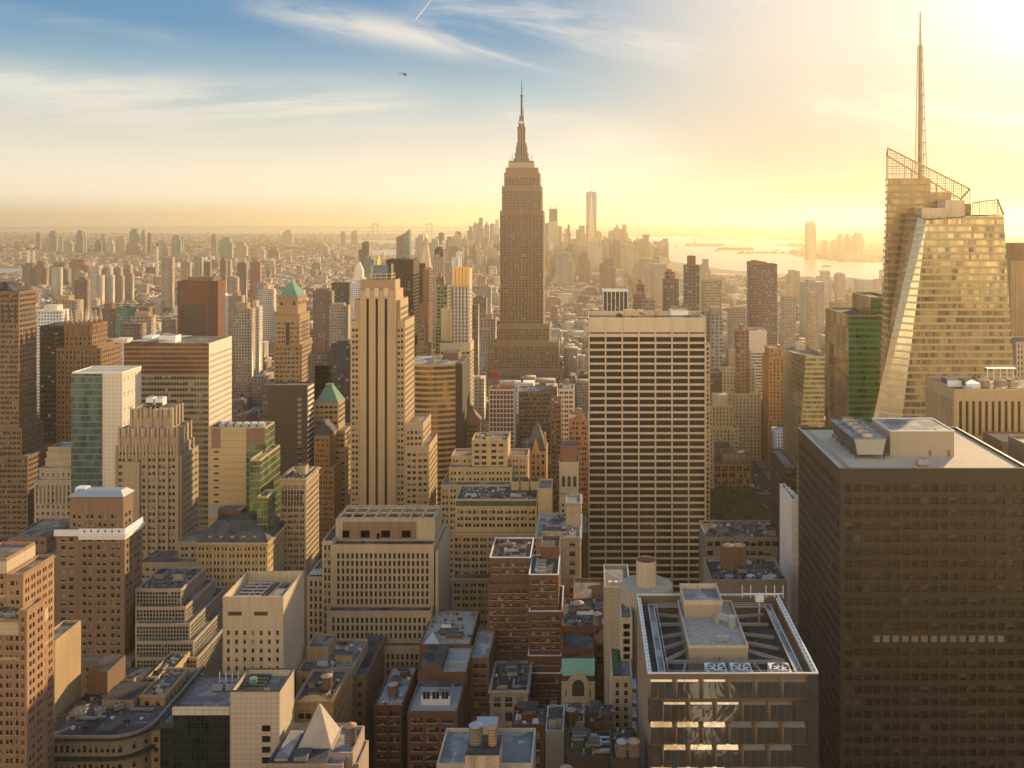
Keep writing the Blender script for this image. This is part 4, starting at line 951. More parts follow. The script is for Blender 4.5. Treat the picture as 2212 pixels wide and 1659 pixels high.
b.part('penthouse_glazing', lambda q: q.box(x0+.5, x1-.5, y0-.12, y0-.01, zt-3.6, zt-1.0, glass_mat('green_glass', (.10, .16, .10), .1, .3)))
b.part('cooling_tower', lambda q: ([q.box(x0+28+k*5.2, x0+32.4+k*5.2, y0+14, y0+19, zt+.5, zt+5, TAN2) for k in range(3)], [q.cyl(x0+30.2+k*5.2, y0+16.5, zt+5, zt+6.4, 1.7, 1.9, DARKM, 14) for k in range(3)], q.box(x0+27, x0+45, y0+13, y0+20, zt-.9, zt+.5, DARKM)))
clutter(b, 0, 7, 5, 2.4); b.done()
b = tw('brown_stair_block', 'narrow plain tan block with one small window, right of the glass penthouse block', TAN2, [(1162, 1192, 1055, 470, 18, {'sides': ''})], cat='building', short='the plain tan block'); b.done()
b = tw('roof_machine_block', 'grey stone block with a roof crowded by ducts, white boxes and pipes', GREY, [(1158, 1254, 1160, 430, 36, {'sides': 'F'}), (1222, 1255, 1085, 446, 14, {'ground': True, 'sides': ''})], bay=6.6, floor=4.2, spans=((.3, .7),), v0=.2, v1=.75, cor=.7, short='the block with the crowded duct roof', roof=ROOFL)
clutter(b, 0, 16, 3, 3.2); b.done()
b = tw('red_brick_tower', 'dark red brick tower with a white-edged L-shaped roof and silver duct', RED, [(1058, 1146, 1205, 392, 24), (1053, 1146, 1262, 388, 30, {}), (1047, 1146, 1415, 385, 34)], bay=3.6, floor=3.0, spans=PAIR, v0=.25, v1=.74, short='the red brick tower with silver ducts', blinds=.55, roof=ROOFD, sash=flat_mat('pale_sill', (.5, .45, .38)))
x0, x1, y0, y1, zb, zt = b.T[0]; b.part('coping', lambda q: rim(q, x0-.15, x1+.15, y0-.15, y1+.15, zt, .3, .5, WHITE)); clutter(b, 0, 4, 6, 2); b.done()
b = tw('slender_red_brick_tower', 'slimmer red-brown brick tower stepping down with white roof edges, in front', RED, [(1168, 1209, 1181, 400, 14, {'sides': ''}), (1143, 1206, 1242, 380, 22, {}), (1143, 1214, 1321, 377, 26), (1141, 1213, 1417, 374, 30), (1140, 1212, 1455, 371, 34)], bay=3.9, floor=2.95, spans=PAIR, v0=.25, v1=.74, short='the slim stepped red brick tower', blinds=.7, roof=ROOFD, sash=flat_mat('pale_sill', (.5, .45, .38)))
for i in range(1, 5):
    x0, x1, y0, y1, zb, zt = b.T[i]; b.part('coping', lambda q: rim(q, x0-.2, x1+.2, y0-.2, y1+.2, zt, .35, .5, WHITE))
x0, x1, y0, y1, zb, zt = b.T[1]
b.part('silver_duct', lambda q: [(q.bar((x0+2.6, y0+4+k*4, zt), (x0+6.5, y0+4+k*4, zt), .9, METAL), q.bar((x0+2.6, y0+4+k*4, zt), (x0+2.6, y0+6+k*4, zt), .9, METAL)) for k in range(4)])
b.done()
b = tw('copper_roofed_hotel', 'red brick building with pale arched gable window and mint green copper roof', RED2, [(1213, 1284, 1400, 342, 22, {'sides': ''}), (1213, 1285, 1461, 335, 28, {'topm': 14})], bay=4.0, floor=3.9, spans=((.3, .7),), v0=.2, v1=.75, cat='building', short='the building with mint green copper roof', roof=ROOFD)
x0, x1, y0, y1, zb, zt = b.T[1]
b.part('copper_roof', lambda q: (q.quad((x0, y0-.4, zt-2.4), (x1, y0-.4, zt-2.4), (x1, y0+4, zt+4.6), (x0, y0+4, zt+4.6), flat_mat('mint_copper', (.22, .44, .32), .7)), q.quad((x0, y0+4, zt+4.6), (x1, y0+4, zt+4.6), (x1, y1-5, zt+4.6), (x0, y1-5, zt+4.6), ROOFD)))
def fn(q):
    xm = (x0+x1)/2; q.box(x0, x1, y0-.45, y0-.02, zt-9.5, zt-2.5, BEI)
    q.poly([(xm+4.2*math.cos(a*math.pi/14), y0-.7, zt-3.2+4.6*math.sin(a*math.pi/14)) for a in range(15)], BEI); q.box(xm-4.2, xm+4.2, y0-.7, y0-.45, zt-9, zt-3.2, BEI)
b.part('arched_gable', fn)
def fn(q):
    xm = (x0+x1)/2; q.poly([(xm+2.2*math.cos(a*math.pi/14), y0-.76, zt-3.4+2.5*math.sin(a*math.pi/14)) for a in range(15)], DARKM); q.box(xm-2.2, xm+2.2, y0-.77, y0-.72, zt-6.8, zt-3.4, DARKM)
b.part('arched_window', fn)
b.part('side_window', lambda q: [q.box(X, X+1.3, y0-.5, y0-.46, zt-7, zt-4.6, DARKM) for X in (x0+1.4, x1-2.8)])
b.part('balustrade', lambda q: (q.box(x0-.1, x1+.1, y0-1.1, y0-.78, zt-10.6, zt-9.5, BEI), q.box(x0-.1, x1+.1, y0-1.0, y0-.1, zt-12, zt-11.2, COPPER)))
b.done()
b = tw('gabled_brown_block', 'brown stone building with a curved gable and wide paired windows', BRN2, [(1285, 1341, 1378, 348, 20)], bay=4.3, floor=4.7, spans=((.10, .88),), v0=.2, v1=.8, mull=2, cat='building', short='the curved-gable brown building', roof=ROOFD)
x0, x1, y0, y1, zb, zt = b.T[0]
def fn(q):
    xm = (x0+x1)/2
    for yy in (y0-.2, y0+.5): q.poly([(xm+(x1-xm)*math.cos(a*math.pi/12), yy, zt-.5+4.4*math.sin(a*math.pi/12)**1.6) for a in range(13)][::(1 if yy < y0 else -1)], BRN2)
b.part('curved_gable', fn)
clutter(b, 0, 3, 4, 2); b.done()
b = tw('slim_beige_tower', 'slim beige tower with paired black-framed windows and a green planted terrace', CREAM, [(1341, 1366, 1335, 296, 12, {'marg': 3, 'bay': 4, 'spans': ((.05, .95),)}), (1321, 1366, 1462, 284, 20)], bay=3.2, floor=2.42, spans=((.26, .68),), v0=.2, v1=.85, short='the slim beige tower', blinds=.1)
x0, x1, y0, y1, zb, zt = b.T[1]; b.part('planter', lambda q: q.box(x0+.6, x0+2.4, y0+2, y1-2, zt-.9, zt+.2, flat_mat('hedge', (.06, .10, .03), .9, var=.5, scale=3)))
b.part('balcony', lambda q: [q.box(x1+.02, x1+1.3, y0+.5, y0+6, zt-4-k*4.4, zt-3.6-k*4.4, WHITE) for k in range(12)])['kind'] = 'stuff'
b.done()
b = tw('arched_brown_wall', 'brown brick hall with a curved parapet, behind the faceted tower', BRN, [(1238, 1308, 1295, 402, 24, {'sides': ''})], cat='building', short='the hall with a curved parapet')
x0, x1, y0, y1, zb, zt = b.T[0]
b.part('arched_parapet', lambda q: (q.box(x0+8, x1-1, y0+3, y0+4, zt-.9, zt+3.5, BRN2), q.poly([((x0+x1)/2+3.5+4.5*math.cos(a*math.pi/10), y0+2.95, zt+3.4+1.8*math.sin(a*math.pi/10)) for a in range(11)], BRN2)))
b.done()
b = tw('dish_topped_pylon', 'grey block with satellite dishes right behind the faceted tower', GREY, [(1306, 1362, 1268, 330, 22, {'sides': ''})], cat='building', short='the dish-topped block')
x0, x1, y0, y1, zb, zt = b.T[0]; b.part('satellite_dish', lambda q: [(q.cyl(x0+2+k*2.2, y0+2, zt-.9, zt+1, .1, .1, METAL, 6), q.cyl(x0+2+k*2.2, y0+1.6, zt+1.0, zt+1.4, .15, .8, WHITE, 12)) for k in range(4)])
b.done()
# twelve-sided cooling drum on its stand
X, Y0_ = WX(1396, 312), 312
t = empty('roof_drum', (X, Y0_, 0), 'tall twelve-sided grey drum enclosure with an open top, in front of the white-gridded slab', 'roof drum')
q = MB(); q.cyl(X, Y0_, 0, WZ(1262, Y0_), 9, 9, GREY, 12, cap=True); q.build('base_building', t)
q = MB(); q.cyl(X, Y0_, WZ(1262, Y0_), WZ(1208, Y0_), 3.4, 3.4, CREAM, 14, cap=False); q.cyl(X, Y0_, WZ(1230, Y0_), WZ(1209, Y0_), 3.1, 3.1, BRN2, 14, cap=False); q.build('drum', t)
q = MB(); q.cyl(X, Y0_, WZ(1232, Y0_), WZ(1220, Y0_), 3.0, .3, TAN, 14); q.build('inner_cone', t)
q = MB(); zz = WZ(1209, Y0_); [q.bar((X+3.0*math.cos(a), Y0_+3.0*math.sin(a), zz), (X-3.0*math.cos(a), Y0_-3.0*math.sin(a), zz), .2, BRN) for a in (0, .8, 1.57, 2.36)]; q.build('cross_beams', t)

# bottom row
b = tw('ornate_brick_block', 'orange-tan brick block with carved arched front and a machinery-filled roof, bottom left of centre', BR('orange_tan_brick', (.40, .25, .13)), [(636, 719, 1512, 322, 22, {'topm': 3})], bay=5.0, floor=4.4, spans=((.12, .45), (.52, .86)), v0=.15, v1=.75, cat='building', short='the ornate orange-tan block', cor=.5, roof=ROOFD)  # brick in a lighter orange-tan
clutter(b, 0, 7, 2, 2.2)
x0, x1, y0, y1, zb, zt = b.T[0]; b.part('arched_pediment', lambda q: q.poly([((x0+x1)/2+5*math.cos(a*math.pi/14), y0-.3, zt-1+3*math.sin(a*math.pi/14)) for a in range(15)], BEI))
railing(b, x0+1, x1-1, y0+1, y1-1, zt-.9); b.done()
tank(WX(706, 328), 328, zt-.9, 'wooden water tank with pale cone lid on the ornate orange-tan block roof', 1.95, 4.2, 2.2, lid=TAN)
b = tw('plain_tan_block', 'plain tan block with boxy roof units behind the ornate orange-tan block', TAN2, [(640, 758, 1452, 352, 28, {'sides': 'FR'}), (662, 709, 1398, 362, 12, {'sides': '', 'ground': True})], bay=5, floor=3.6, spans=((.35, .65),), cat='building', short='the plain tan rear block'); clutter(b, 0, 6, 9, 3); b.done()
b = tw('grey_side_block', 'grey brown block with a sunlit strip of wall, left of the dark alley', BRN2, [(745, 790, 1462, 356, 44, {'sides': 'FR'})], bay=3.6, floor=3.8, spans=((.3, .7),), cat='building', short='the grey brown alley block', roof=ROOFD); b.done()
# white concrete pyramid roof
PY = 292.0; px0_, px1_ = WX(643, PY), WX(716, PY); pz = WZ(1614, PY)
b = Bld('pyramid_roofed_building', 'building with a steep pale concrete pyramid on its roof, bottom left of centre', 'building', ((px0_+px1_)/2, PY+6, 0), GREY)
HEROES.append(('the concrete pyramid', 685, PY)); FOOT.append((px0_-8, px1_+2, PY-10, PY+16, pz))
b.w.box(px0_-7, px1_+2, PY-8, PY+15, 0, pz-.4, GREY, ROOFD)
b.part('concrete_pyramid', lambda q: q.frustum(px0_, px1_, PY, PY+11, pz-.4, (px0_+px1_)/2-.3, (px0_+px1_)/2+.3, PY+5.2, PY+5.8, WZ(1521, PY+5.5), BR('stained_concrete', (.50, .45, .38), var=.35)))
b.part('bulkhead', lambda q: (q.box(px0_+1, px0_+5, PY-7, PY-2, pz-.4, pz+1, METAL, ROOFD), q.box(px0_-5, px0_-1, PY-7, PY+9, pz-.4, pz+.4, GREY, ROOFL)))
b.done()
b = tw('pink_grey_block', 'small pinkish grey building carrying a round water tank, bottom', BR('pinkish_render', (.42, .33, .29)), [(709, 762, 1626, 262, 14, {'sides': ''}), (762.2, 775, 1650, 263, 12, {'sides': '', 'ground': True}), (700, 740, 1652, 258, 10, {'sides': '', 'ground': True})], cat='building', short='the small pinkish building', roof=ROOFL); b.done()
tank(WX(757, 268), 268, WZ(1610, 268), 'brown ribbed water tank with orange lid on the small pinkish building', 1.7, 4.6, 1.2, lid=flat_mat('orange_lid', (.42, .24, .12)), shell=flat_mat('ribbed_tank', (.22, .17, .13)))
b = tw('dark_red_twin_block', 'very dark red brick building with light-slotted front in deep shade', RED2, [(808, 869, 1524, 332, 30)], bay=4.6, floor=3.1, spans=((.15, .35), (.42, .58), (.66, .85)), v0=.25, v1=.75, cat='building', short='the dark red block in the shaded alley', roof=ROOFL, blinds=.3)
x0, x1, y0, y1, zb, zt = b.T[0]; b.part('dark_pier', lambda q: [q.box(a, a+.8, y0-.5, y0-.01, 0, zt, DARKM) for a in (x0, (x0+x1)/2, x1-.8)]); clutter(b, 0, 4, 4, 2); b.done()
tank(WX(849, 338), 338, zt-.9, 'dark water tank on stilts on the dark red block in the shaded alley', 1.85, 3.4, 2.2)
b = tw('red_block_with_penthouse', 'red brick building with a white three-windowed rooftop penthouse and big grey roofs behind', RED, [(906, 1016, 1392, 372, 34, {'sides': 'R'}), (902, 1008, 1452, 350, 22, {'sides': 'R'}), (880, 988, 1537, 330, 20, {})], bay=5.6, floor=3.35, spans=((.10, .27), (.30, .47), (.50, .67), (.70, .87)), v0=.2, v1=.75, cat='building', short='the red block with a white penthouse', blinds=.7, roof=wall_mat('grey_membrane', (.36, .34, .32), .2))
x0, x1, y0, y1, zb, zt = b.T[2]
ph = b.part('penthouse', lambda q: (q.box(WX(909, 336), WX(972, 336), 336, 346, zt-.9, WZ(1503, 336), WHITE, ROOFL), q.box(WX(911, 340), WX(972, 340), 341, 346, WZ(1503, 336), WZ(1484, 341), METAL, ROOFD)))
for k in range(3):
    q = MB(); X = WX(914+k*20, 336); q.box(X, X+2.4, 335.93, 335.99, zt+1.4, zt+3.9, GLASS); q.box(X+1.15, X+1.25, 335.88, 335.93, zt+1.4, zt+3.9, WHITE); q.build('penthouse_window', b.root)
railing(b, x0+.6, x1-.6, y0+.6, y1-.5, zt)
x0, x1, y0, y1, zb, zt = b.T[1]; b.part('bulkhead', lambda q: (q.box(x0+1, x0+9, y0+2, y1-3, zt-.9, zt+1.6, RED, ROOFD), q.box(x0+11, x0+18, y0+6, y0+8, zt-.9, zt+.6, METAL)))
x0, x1, y0, y1, zb, zt = b.T[0]; clutter(b, 0, 6, 3, 2.5); b.part('pyramid_skylight', lambda q: (q.frustum(x0+1, x0+8, y0+2, y0+9, zt-.9, x0+4.4, x0+4.6, y0+5.4, y0+5.6, zt+2.5, METAL)))
b.done()
b = tw('terrace_brown_block', 'brown brick block with a planted roof terrace and railings', BRN, [(1016, 1057, 1422, 362, 26)], bay=4.2, floor=3.7, spans=PAIR, cat='building', short='the brown block with a roof terrace', roof=ROOFL, blinds=.8)
x0, x1, y0, y1, zb, zt = b.T[0]; railing(b, x0+.5, x1-.5, y0+.5, y1-.5, zt); b.done()
b = tw('arcaded_stone_block', 'dim stone building with a balustrade and tall arched windows', GREY, [(1058, 1140, 1492, 352, 24)], bay=4.6, floor=5.4, spans=((.2, .8),), v0=.1, v1=.82, mull=1, cat='building', short='the arcaded stone building', cor=.6, roof=ROOFD); clutter(b, 0, 6, 3, 3); b.done()
b = tw('tank_terrace_building', 'light grey building with planted terrace and speckled stone tank platform, bottom centre', BR('pale_render', (.46, .42, .36)), [(943, 1150, 1650, 226, 16, {'sides': '', 'par': .8})], cat='building', short='the building with the speckled tank platform', roof=ROOFL)
x0, x1, y0, y1, zb, zt = b.T[0]
q = MB(); pzz = WZ(1632, 222); q.box(WX(1005, 222), WX(1078, 222), 222, 231, 0, pzz, wall_mat('speckled_stone', (.45, .38, .28), .9), ROOFD); q.build('tank_platform', b.root)
q = MB(); q.box(WX(1026, 238), WX(1073, 238), 238, 243, zt-.8, WZ(1570, 238), TAN2, METAL); q.build('stair_house', b.root)
b.done()
tank(WX(1028, 227), 227, pzz-.1, 'large grey wooden water tank, left one on the speckled stone platform', 1.65, 4.3, .4, lid=METAL, shell=flat_mat('grey_barrel', (.26, .21, .16)))
tank(WX(1064, 226.5), 226.5, pzz-.1, 'slim orange sunlit water tank, right one on the speckled stone platform', 1.05, 4.3, .3, lid=flat_mat('orange_lid', (.42, .24, .12)), shell=flat_mat('orange_barrel', (.50, .30, .16)))
GB = ('grey', (.30, .28, .25))
for i, (a, c, py, Y, d, m_, nm, lb, sh) in enumerate([
    (1178, 1218, 1578, 250, 13, METAL, 'white_walled_shaft', 'tall plain grey shaft building with open dark roof well, bottom centre', 'the plain grey shaft building'),
    (1105, 1176, 1565, 290, 12, RED2, 'red_shed_roof_block', 'low dark red building with white roof boxes, bottom centre', 'the low dark red building'),
    (1222, 1262, 1560, 262, 10, GREY, 'gabled_grey_block', 'small grey building with a peaked dark roof and orange-lit gable wall', 'the small peaked grey building'),
    (1262, 1325, 1560, 270, 10, BRN, 'cluttered_brown_block', 'brown block crowded with pipes beside the slim beige tower', 'the brown block crowded with pipes'),
    (1225, 1322, 1632, 232, 11, DRK, 'dark_roofed_block', 'low dark roof at the very bottom, between two pairs of tanks', 'the low dark roof'),
    (1320, 1378, 1640, 226, 14, DRK, 'tank_base_block', 'dark block carrying twin tanks beside the faceted tower', 'the dark block with twin tanks')]):
    b = tw(nm, lb, m_, [(a, c, py, Y, d, {'sides': 'F' if i in (1, 3) else ''})], bay=3.6, floor=3.8, spans=((.3, .7),), cat='building', short=sh, roof=ROOFD if i != 1 else ROOF); clutter(b, 0, 9, 2+i, 3.0, .6); b.done()
tank(WX(1344, 228), 228, WZ(1622, 228)-4.2, 'grey-lidded water tank, left of two beside the faceted tower', 1.4, 3.4, 3.2, lid=METAL, shell=flat_mat('brown_barrel', (.19, .14, .10)))
tank(WX(1369, 228), 228, WZ(1622, 228)-4.2, 'brown-lidded water tank, right of two beside the faceted tower', 1.5, 3.5, 3.2, lid=flat_mat('tan_lid', (.36, .24, .14)), shell=flat_mat('brown_barrel', (.19, .14, .10)))
tank(WX(1223, 224), 224, WZ(1660, 224)-5, 'brown water tank at the very bottom edge, beside the low dark roof', 1.5, 3.6, 1.5, lid=flat_mat('tan_lid', (.36, .24, .14)), shell=flat_mat('brown_barrel', (.19, .14, .10)))
tank(WX(1233, 262), 262, WZ(1532, 262)-5, 'small grey water tank behind the small peaked grey building', 1.4, 3.4, 1.5)
tank(WX(1249, 372), 372, WZ(1330, 372), 'wooden water tank left of two behind the mint copper roof', 2.25, 4.6, .6, lid=flat_mat('tan_lid', (.36, .24, .14)), shell=flat_mat('brown_barrel', (.19, .14, .10)))
tank(WX(1290, 358), 358, WZ(1350, 358), 'smaller grey water tank, right of two behind the mint copper roof', 1.75, 3.8, .6, lid=METAL, shell=flat_mat('grey_barrel', (.26, .21, .16)))
b = tw('tank_deck_block', 'low dark red block that carries two water tanks behind the mint copper roof', RED2, [(1214, 1340, 1352, 356, 26, {'sides': ''})], cat='building', short='the tank-carrying red block', roof=ROOFD); clutter(b, 0, 6, 5, 2.5); b.done()

# ===== behind the striped tower, right of it
b = Bld('curved_glass_office', 'office block with curved horizontally banded golden glass front', 'office building', (WX(940, 680), 700, 0), BEI)
HEROES.append(('the curved banded glass block', 940, 680))
xa, xb_ = WX(878, 680), WX(984, 680); zt = WZ(785, 680); FOOT.append((xa-2, xb_+8, 672, 730, zt))
pts = [(xa+(xb_-xa)*k/12, 680-5*math.sin(math.pi*k/12)) for k in range(13)]
BND = BR('tan_granite_band', (.46, .33, .20)); GLD = curtain_mat('golden_band_glass', (.20, .16, .08), (.06, .05, .04), (.20, .16, .08), 1.6, 50, .0, .6, .1, 1.2)
L = 0
for j in range(12):
    A, B_ = pts[j], pts[j+1]; d_ = math.dist(A, B_)
    b.w.quad((*A, 0), (*B_, 0), (*B_, zt), (*A, zt), GLD, [(L, 1), (L+d_, 1), (L+d_, zt), (L, zt)]); L += d_
    for k in range(26):
        z = zt-k*4.0; e = .35
        a0, a1 = (A[0], A[1]-e), (B_[0], B_[1]-e)
        b.w.quad((*a0, z-1.7), (*a1, z-1.7), (*a1, z), (*a0, z), BND); b.w.quad((*a0, z), (*a1, z), (*B_, z), (*A, z), BND); b.w.quad((*A, z-1.7), (*B_, z-1.7), (*a1, z-1.7), (*a0, z-1.7), BND)
b.w.box(xa, xb_+5, 680.2, 722, 0, zt-.5, DRK, ROOFL)
b.T = [(xa, xb_, 684, 716, 0, zt+.4)]
b.part('dark_flank', lambda q: q.box(xb_+.02, xb_+4.5, 681, 722, 0, zt, BRN, ROOFD)); b.part('striped_flank', lambda q: [q.bar((xb_+4.55, 681, zt-8-k*4), (xb_+4.55, 722, zt-8-k*4), .25, TAN3) for k in range(26)])
b.part('dark_plant_box', lambda q: q.box(WX(957, 700), WX(990, 700), 700, 716, zt-.5, WZ(762, 700), BRN, ROOFD)); clutter(b, 0, 5, 3, 3); b.done()

b = tw('gold_capped_tower', 'slim tower with bluish lit window grid, grey piers and a golden crown', BEI, [
    (977, 1014, 580, 905, 22, {'sides': 'R', 'topm': 20, 'bay': 4, 'spans': ((.25, .75),)}), (950, 1016, 741, 900, 28, {'topm': 8})], bay=4.0, floor=3.9, spans=((.12, .88),), v0=.3, v1=.85, short='the gold-capped tower with blue windows', indiv=False)
x0, x1, y0, y1, zb, zt = b.T[0]; bwid = (x1-x0)/5
BLUE = glass_mat('blue_glass', (.42, .50, .62), .15, .3, .6)
wn_ = MB()
for k in range(5):
    b.tr.box(x0+k*bwid-.2, x0+k*bwid+1.2, y0-.5, y0-.02, zb, zt-18, BRN2)
    for j in range(32):
        z = zt-22-j*3.55
        if z < zb+1: break
        b.tr.box(x0+k*bwid+1.2, x0+(k+1)*bwid-.25, y0-.22, y0-.02, z-1.2, z-.2, WHT)
        wn_.quad((x0+k*bwid+1.2, y0-.1, z-.2), (x0+(k+1)*bwid-.2, y0-.1, z-.2), (x0+(k+1)*bwid-.2, y0-.1, z+2.2), (x0+k*bwid+1.2, y0-.1, z+2.2), BLUE)
wn_.build('blue_window', b.root)['kind'] = 'stuff'
b.part('golden_crown', lambda q: [q.box(x0+k*bwid+.3, x0+(k+1)*bwid-.3, y0-.8, y0-.02, zt-16, zt+2, flat_mat('gold_panel', (.62, .40, .14), .4, .5, .5)) for k in range(5)])
b.done()
b = tw('blank_flanked_tower', 'greenish glass tower with a blank cream side wall, left of the gold-capped tower', BR('green_brick_glass', (.20, .24, .17)), [(943, 966, 617, 930, 20), (940, 960, 700, 925, 24)], bay=3, floor=3.6, spans=((.15, .85),), v0=.3, v1=.85, short='the greenish glass tower', indiv=False)
pbox(b, 'blank_wall', 953, 974, 668, 1000, 920, 4, CREAM); b.done()
b = tw('black_slab_behind', 'black slab tower rising behind the right shoulder of the striped limestone tower', DRK, [(834, 893, 561, 1010, 34)], bay=2.8, floor=3.8, spans=((.12, .88),), v0=.3, v1=.9, topm=16, short='the black slab tower', indiv=False, rail=False, blinds=.25); b.done()
b = tw('slender_brown_tower', 'slender dark brown tower beside the black slab tower', BRN, [(899, 914, 570, 1060, 16)], bay=2.4, floor=3.4, spans=((.2, .8),), short='the slender dark brown tower', indiv=False); b.done()
b = tw('blank_sided_brown_tower', 'tall brown tower with a blank dark front and balconied bright side', BRN, [(914, 927, 582, 1000, 24, {'sides': 'R'}), (902, 925, 655, 996, 26, {'sides': 'R'})], bay=4, floor=3.2, spans=((.2, .9),), short='the blank-fronted brown tower', indiv=False); b.done()
b = tw('dark_pointed_block', 'thin grey block with a small peaked roof below the brown towers', BRN2, [(903, 918, 700, 860, 16), (898, 924, 745, 858, 20)], bay=3, floor=3.7, spans=((.2, .8),), short='the thin grey block', indiv=False); b.done()
b = tw('brown_hipped_block', 'brown brick block with tall steep tiled pyramid roof', BRN2, [(985, 1034, 912, 705, 22)], bay=4.2, floor=3.7, spans=PAIR, short='the brown pyramid-roofed block', cor=.6, cat='building')
x0, x1, y0, y1, zb, zt = b.T[0]; b.part('pyramid_roof', lambda q: q.frustum(x0-.4, x1+.4, y0-.4, y1+.4, zt, (x0+x1)/2-2.5, (x0+x1)/2+2.5, y0+10, y0+12, zt+10.5, flat_mat('red_tile', (.26, .12, .07), .8))); b.done()
b = tw('red_gridded_tower', 'unfinished tower with a white concrete grid over red floors and orange rooftop netting', WHT, [(1056, 1111, 841, 810, 20)], bay=3.05, floor=4.0, spans=((.10, .90),), v0=.12, v1=.90, dep=.5, topm=1, rail=False, blinds=0, short='the unfinished red-gridded tower', glass=flat_mat('red_primer', (.16, .045, .035), .8), cat='construction site')
x0, x1, y0, y1, zb, zt = b.T[0]; b.part('orange_netting', lambda q: [q.box(x0+k*2.2, x0+k*2.2+1.2, y0+.5+(k % 3)*5, y0+4+(k % 3)*5, zt-.9, zt+2.2, flat_mat('orange_net', (.62, .20, .08), .8)) for k in range(10)])
b.part('cream_cabin', lambda q: q.box(x0+8, x1-1, y0+13, y0+18, zt-.9, zt+4.5, CREAM)); b.done()
# red luffing crane
RC = flat_mat('red_crane_paint', (.28, .04, .045), .5)
def lattice(q, A, B, w, m, n):
    A, B = Vector(A), Vector(B); d = (B-A).normalized(); up = Vector((0, 0, 1)) if abs(d.z) < .9 else Vector((0, 1, 0)); u = d.cross(up).normalized(); v = u.cross(d)
    cs_ = [u*w/2+v*w/2, -u*w/2+v*w/2, -u*w/2-v*w/2, u*w/2-v*w/2]
    for c in cs_: q.bar(A+c, B+c, w*.16, m)
    for k in range(n):
        p, r_ = A+(B-A)*k/n, A+(B-A)*(k+1)/n
        for j in range(4): q.bar(p+cs_[j], r_+cs_[(j+1) % 4], w*.10, m)
Yc = 830.0; base = (WX(1071, Yc), Yc, WZ(850, Yc))
t = empty('tower_crane', base, 'red luffing crane with long raised jib, standing on the unfinished red-gridded tower', 'crane')
q = MB(); lattice(q, base, (base[0], Yc, WZ(812, Yc)), 2.2, RC, 6); q.build('mast', t)
q = MB(); q.box(base[0]-5, base[0]+3, Yc-1.5, Yc+1.5, WZ(815, Yc), WZ(803, Yc), RC); q.build('machine_deck', t)
q = MB(); lattice(q, (base[0]+1, Yc, WZ(806, Yc)), (WX(1102, Yc), Yc, WZ(716, Yc)), 1.6, RC, 16); q.build('jib', t)
q = MB(); lattice(q, (base[0]-1, Yc, WZ(803, Yc)), (base[0]-3, Yc, WZ(785, Yc)), 1.4, RC, 4); q.bar((base[0]-3, Yc, WZ(785, Yc)), (WX(1102, Yc), Yc, WZ(716, Yc)), .2, RC); q.build('a_frame', t)
b = tw('gothic_gabled_tower', 'ornate golden stone tower with steep grey gable roof and tall arched windows', BR('golden_gothic_stone', (.46, .30, .15)), [(1135, 1180, 975, 622, 24)], bay=3.2, floor=3.9, spans=((.25, .75),), v0=.15, v1=.8, short='the golden gabled gothic tower', cor=.4)
x0, x1, y0, y1, zb, zt = b.T[0]
b.part('steep_roof', lambda q: q.frustum(x0, x1, y0+1, y1, zt-.5, x0+6, x1-6, y0+11, y0+12, zt+17, ROOFD)); b.part('gable', lambda q: (q.poly([(x0+4, y0-.3, zt-.5), (x0+10, y0-.3, zt-.5), (x0+7, y0-.3, zt+9)], b.wall), q.box(x0+5.6, x0+8.4, y0-.2, y0+4, zt-.5, zt+4.5, b.wall)))
b.part('chimney', lambda q: q.box(x1-1.5, x1-.3, y0+2, y0+4, zt-.5, zt+12, b.wall)); b.done()
b = tw('arched_top_tower', 'narrow brown and cream tower with an arcade of three arched windows near the top', BR('hotel_brown_brick', (.26, .13, .085)), [(1212, 1246, 965, 566, 16, {'sides': ''}), (1208, 1250, 998, 562, 20, {'wall': BEI, 'zb': 62, 'topm': 24}), (1209, 1249, 1064, 562.4, 19)], bay=4, floor=3.8, spans=((.3, .7),), v0=.2, v1=.7, short='the narrow arched-top tower', cor=.4)
x0, x1, y0, y1, zb, zt = b.T[1]
b.part('arched_window', lambda q: [(q.box(x0+1.6+k*3.4, x0+3.6+k*3.4, y0-.07, y0-.01, zt-15, zt-9.5, DARKM), q.poly([(x0+2.6+k*3.4+math.cos(a*math.pi/8), y0-.05, zt-9.5+math.sin(a*math.pi/8)) for a in range(9)], DARKM)) for k in range(3)])
b.done()
for i, (a, c, py, Y, d, m_, sp) in enumerate([(1190, 1212, 870, 700, 24, BRN, 'dark brown block with rooftop bulkhead, right of the gothic gabled tower'), (1228, 1270, 905, 690, 26, BR('orange_blank_brick', (.36, .21, .12)), 'blank orange-brown brick block next to the left edge of the white-gridded slab'), (1206, 1240, 840, 760, 24, WHT, 'white painted block with stepped roof left of the white-gridded slab'), (1120, 1190, 846, 840, 30, BRN2, 'dark brown loft block behind the gothic gabled tower'), (1092, 1135, 1000, 600, 28, TAN2, 'tan brick wing between the terraced office and the gothic tower')]):
    b = tw('loft_block', sp, m_, [(a, c, py, Y, d)], bay=3.8, floor=3.8, spans=PAIR, cat='building', short=sp.split(',')[0]); clutter(b, 0, 3, i); b.done()
    if i in (1, 2): tank(WX((a+c)/2, Y+10), Y+10, WZ(py, Y)-.9, 'orange water tank on the ' + ('blank orange-brown block' if i == 1 else 'white stepped block') + ' left of the gridded slab', 2.4, 4.2, 2.4, lid=flat_mat('orange_lid', (.42, .24, .12)), shell=flat_mat('orange_barrel', (.50, .30, .16)))
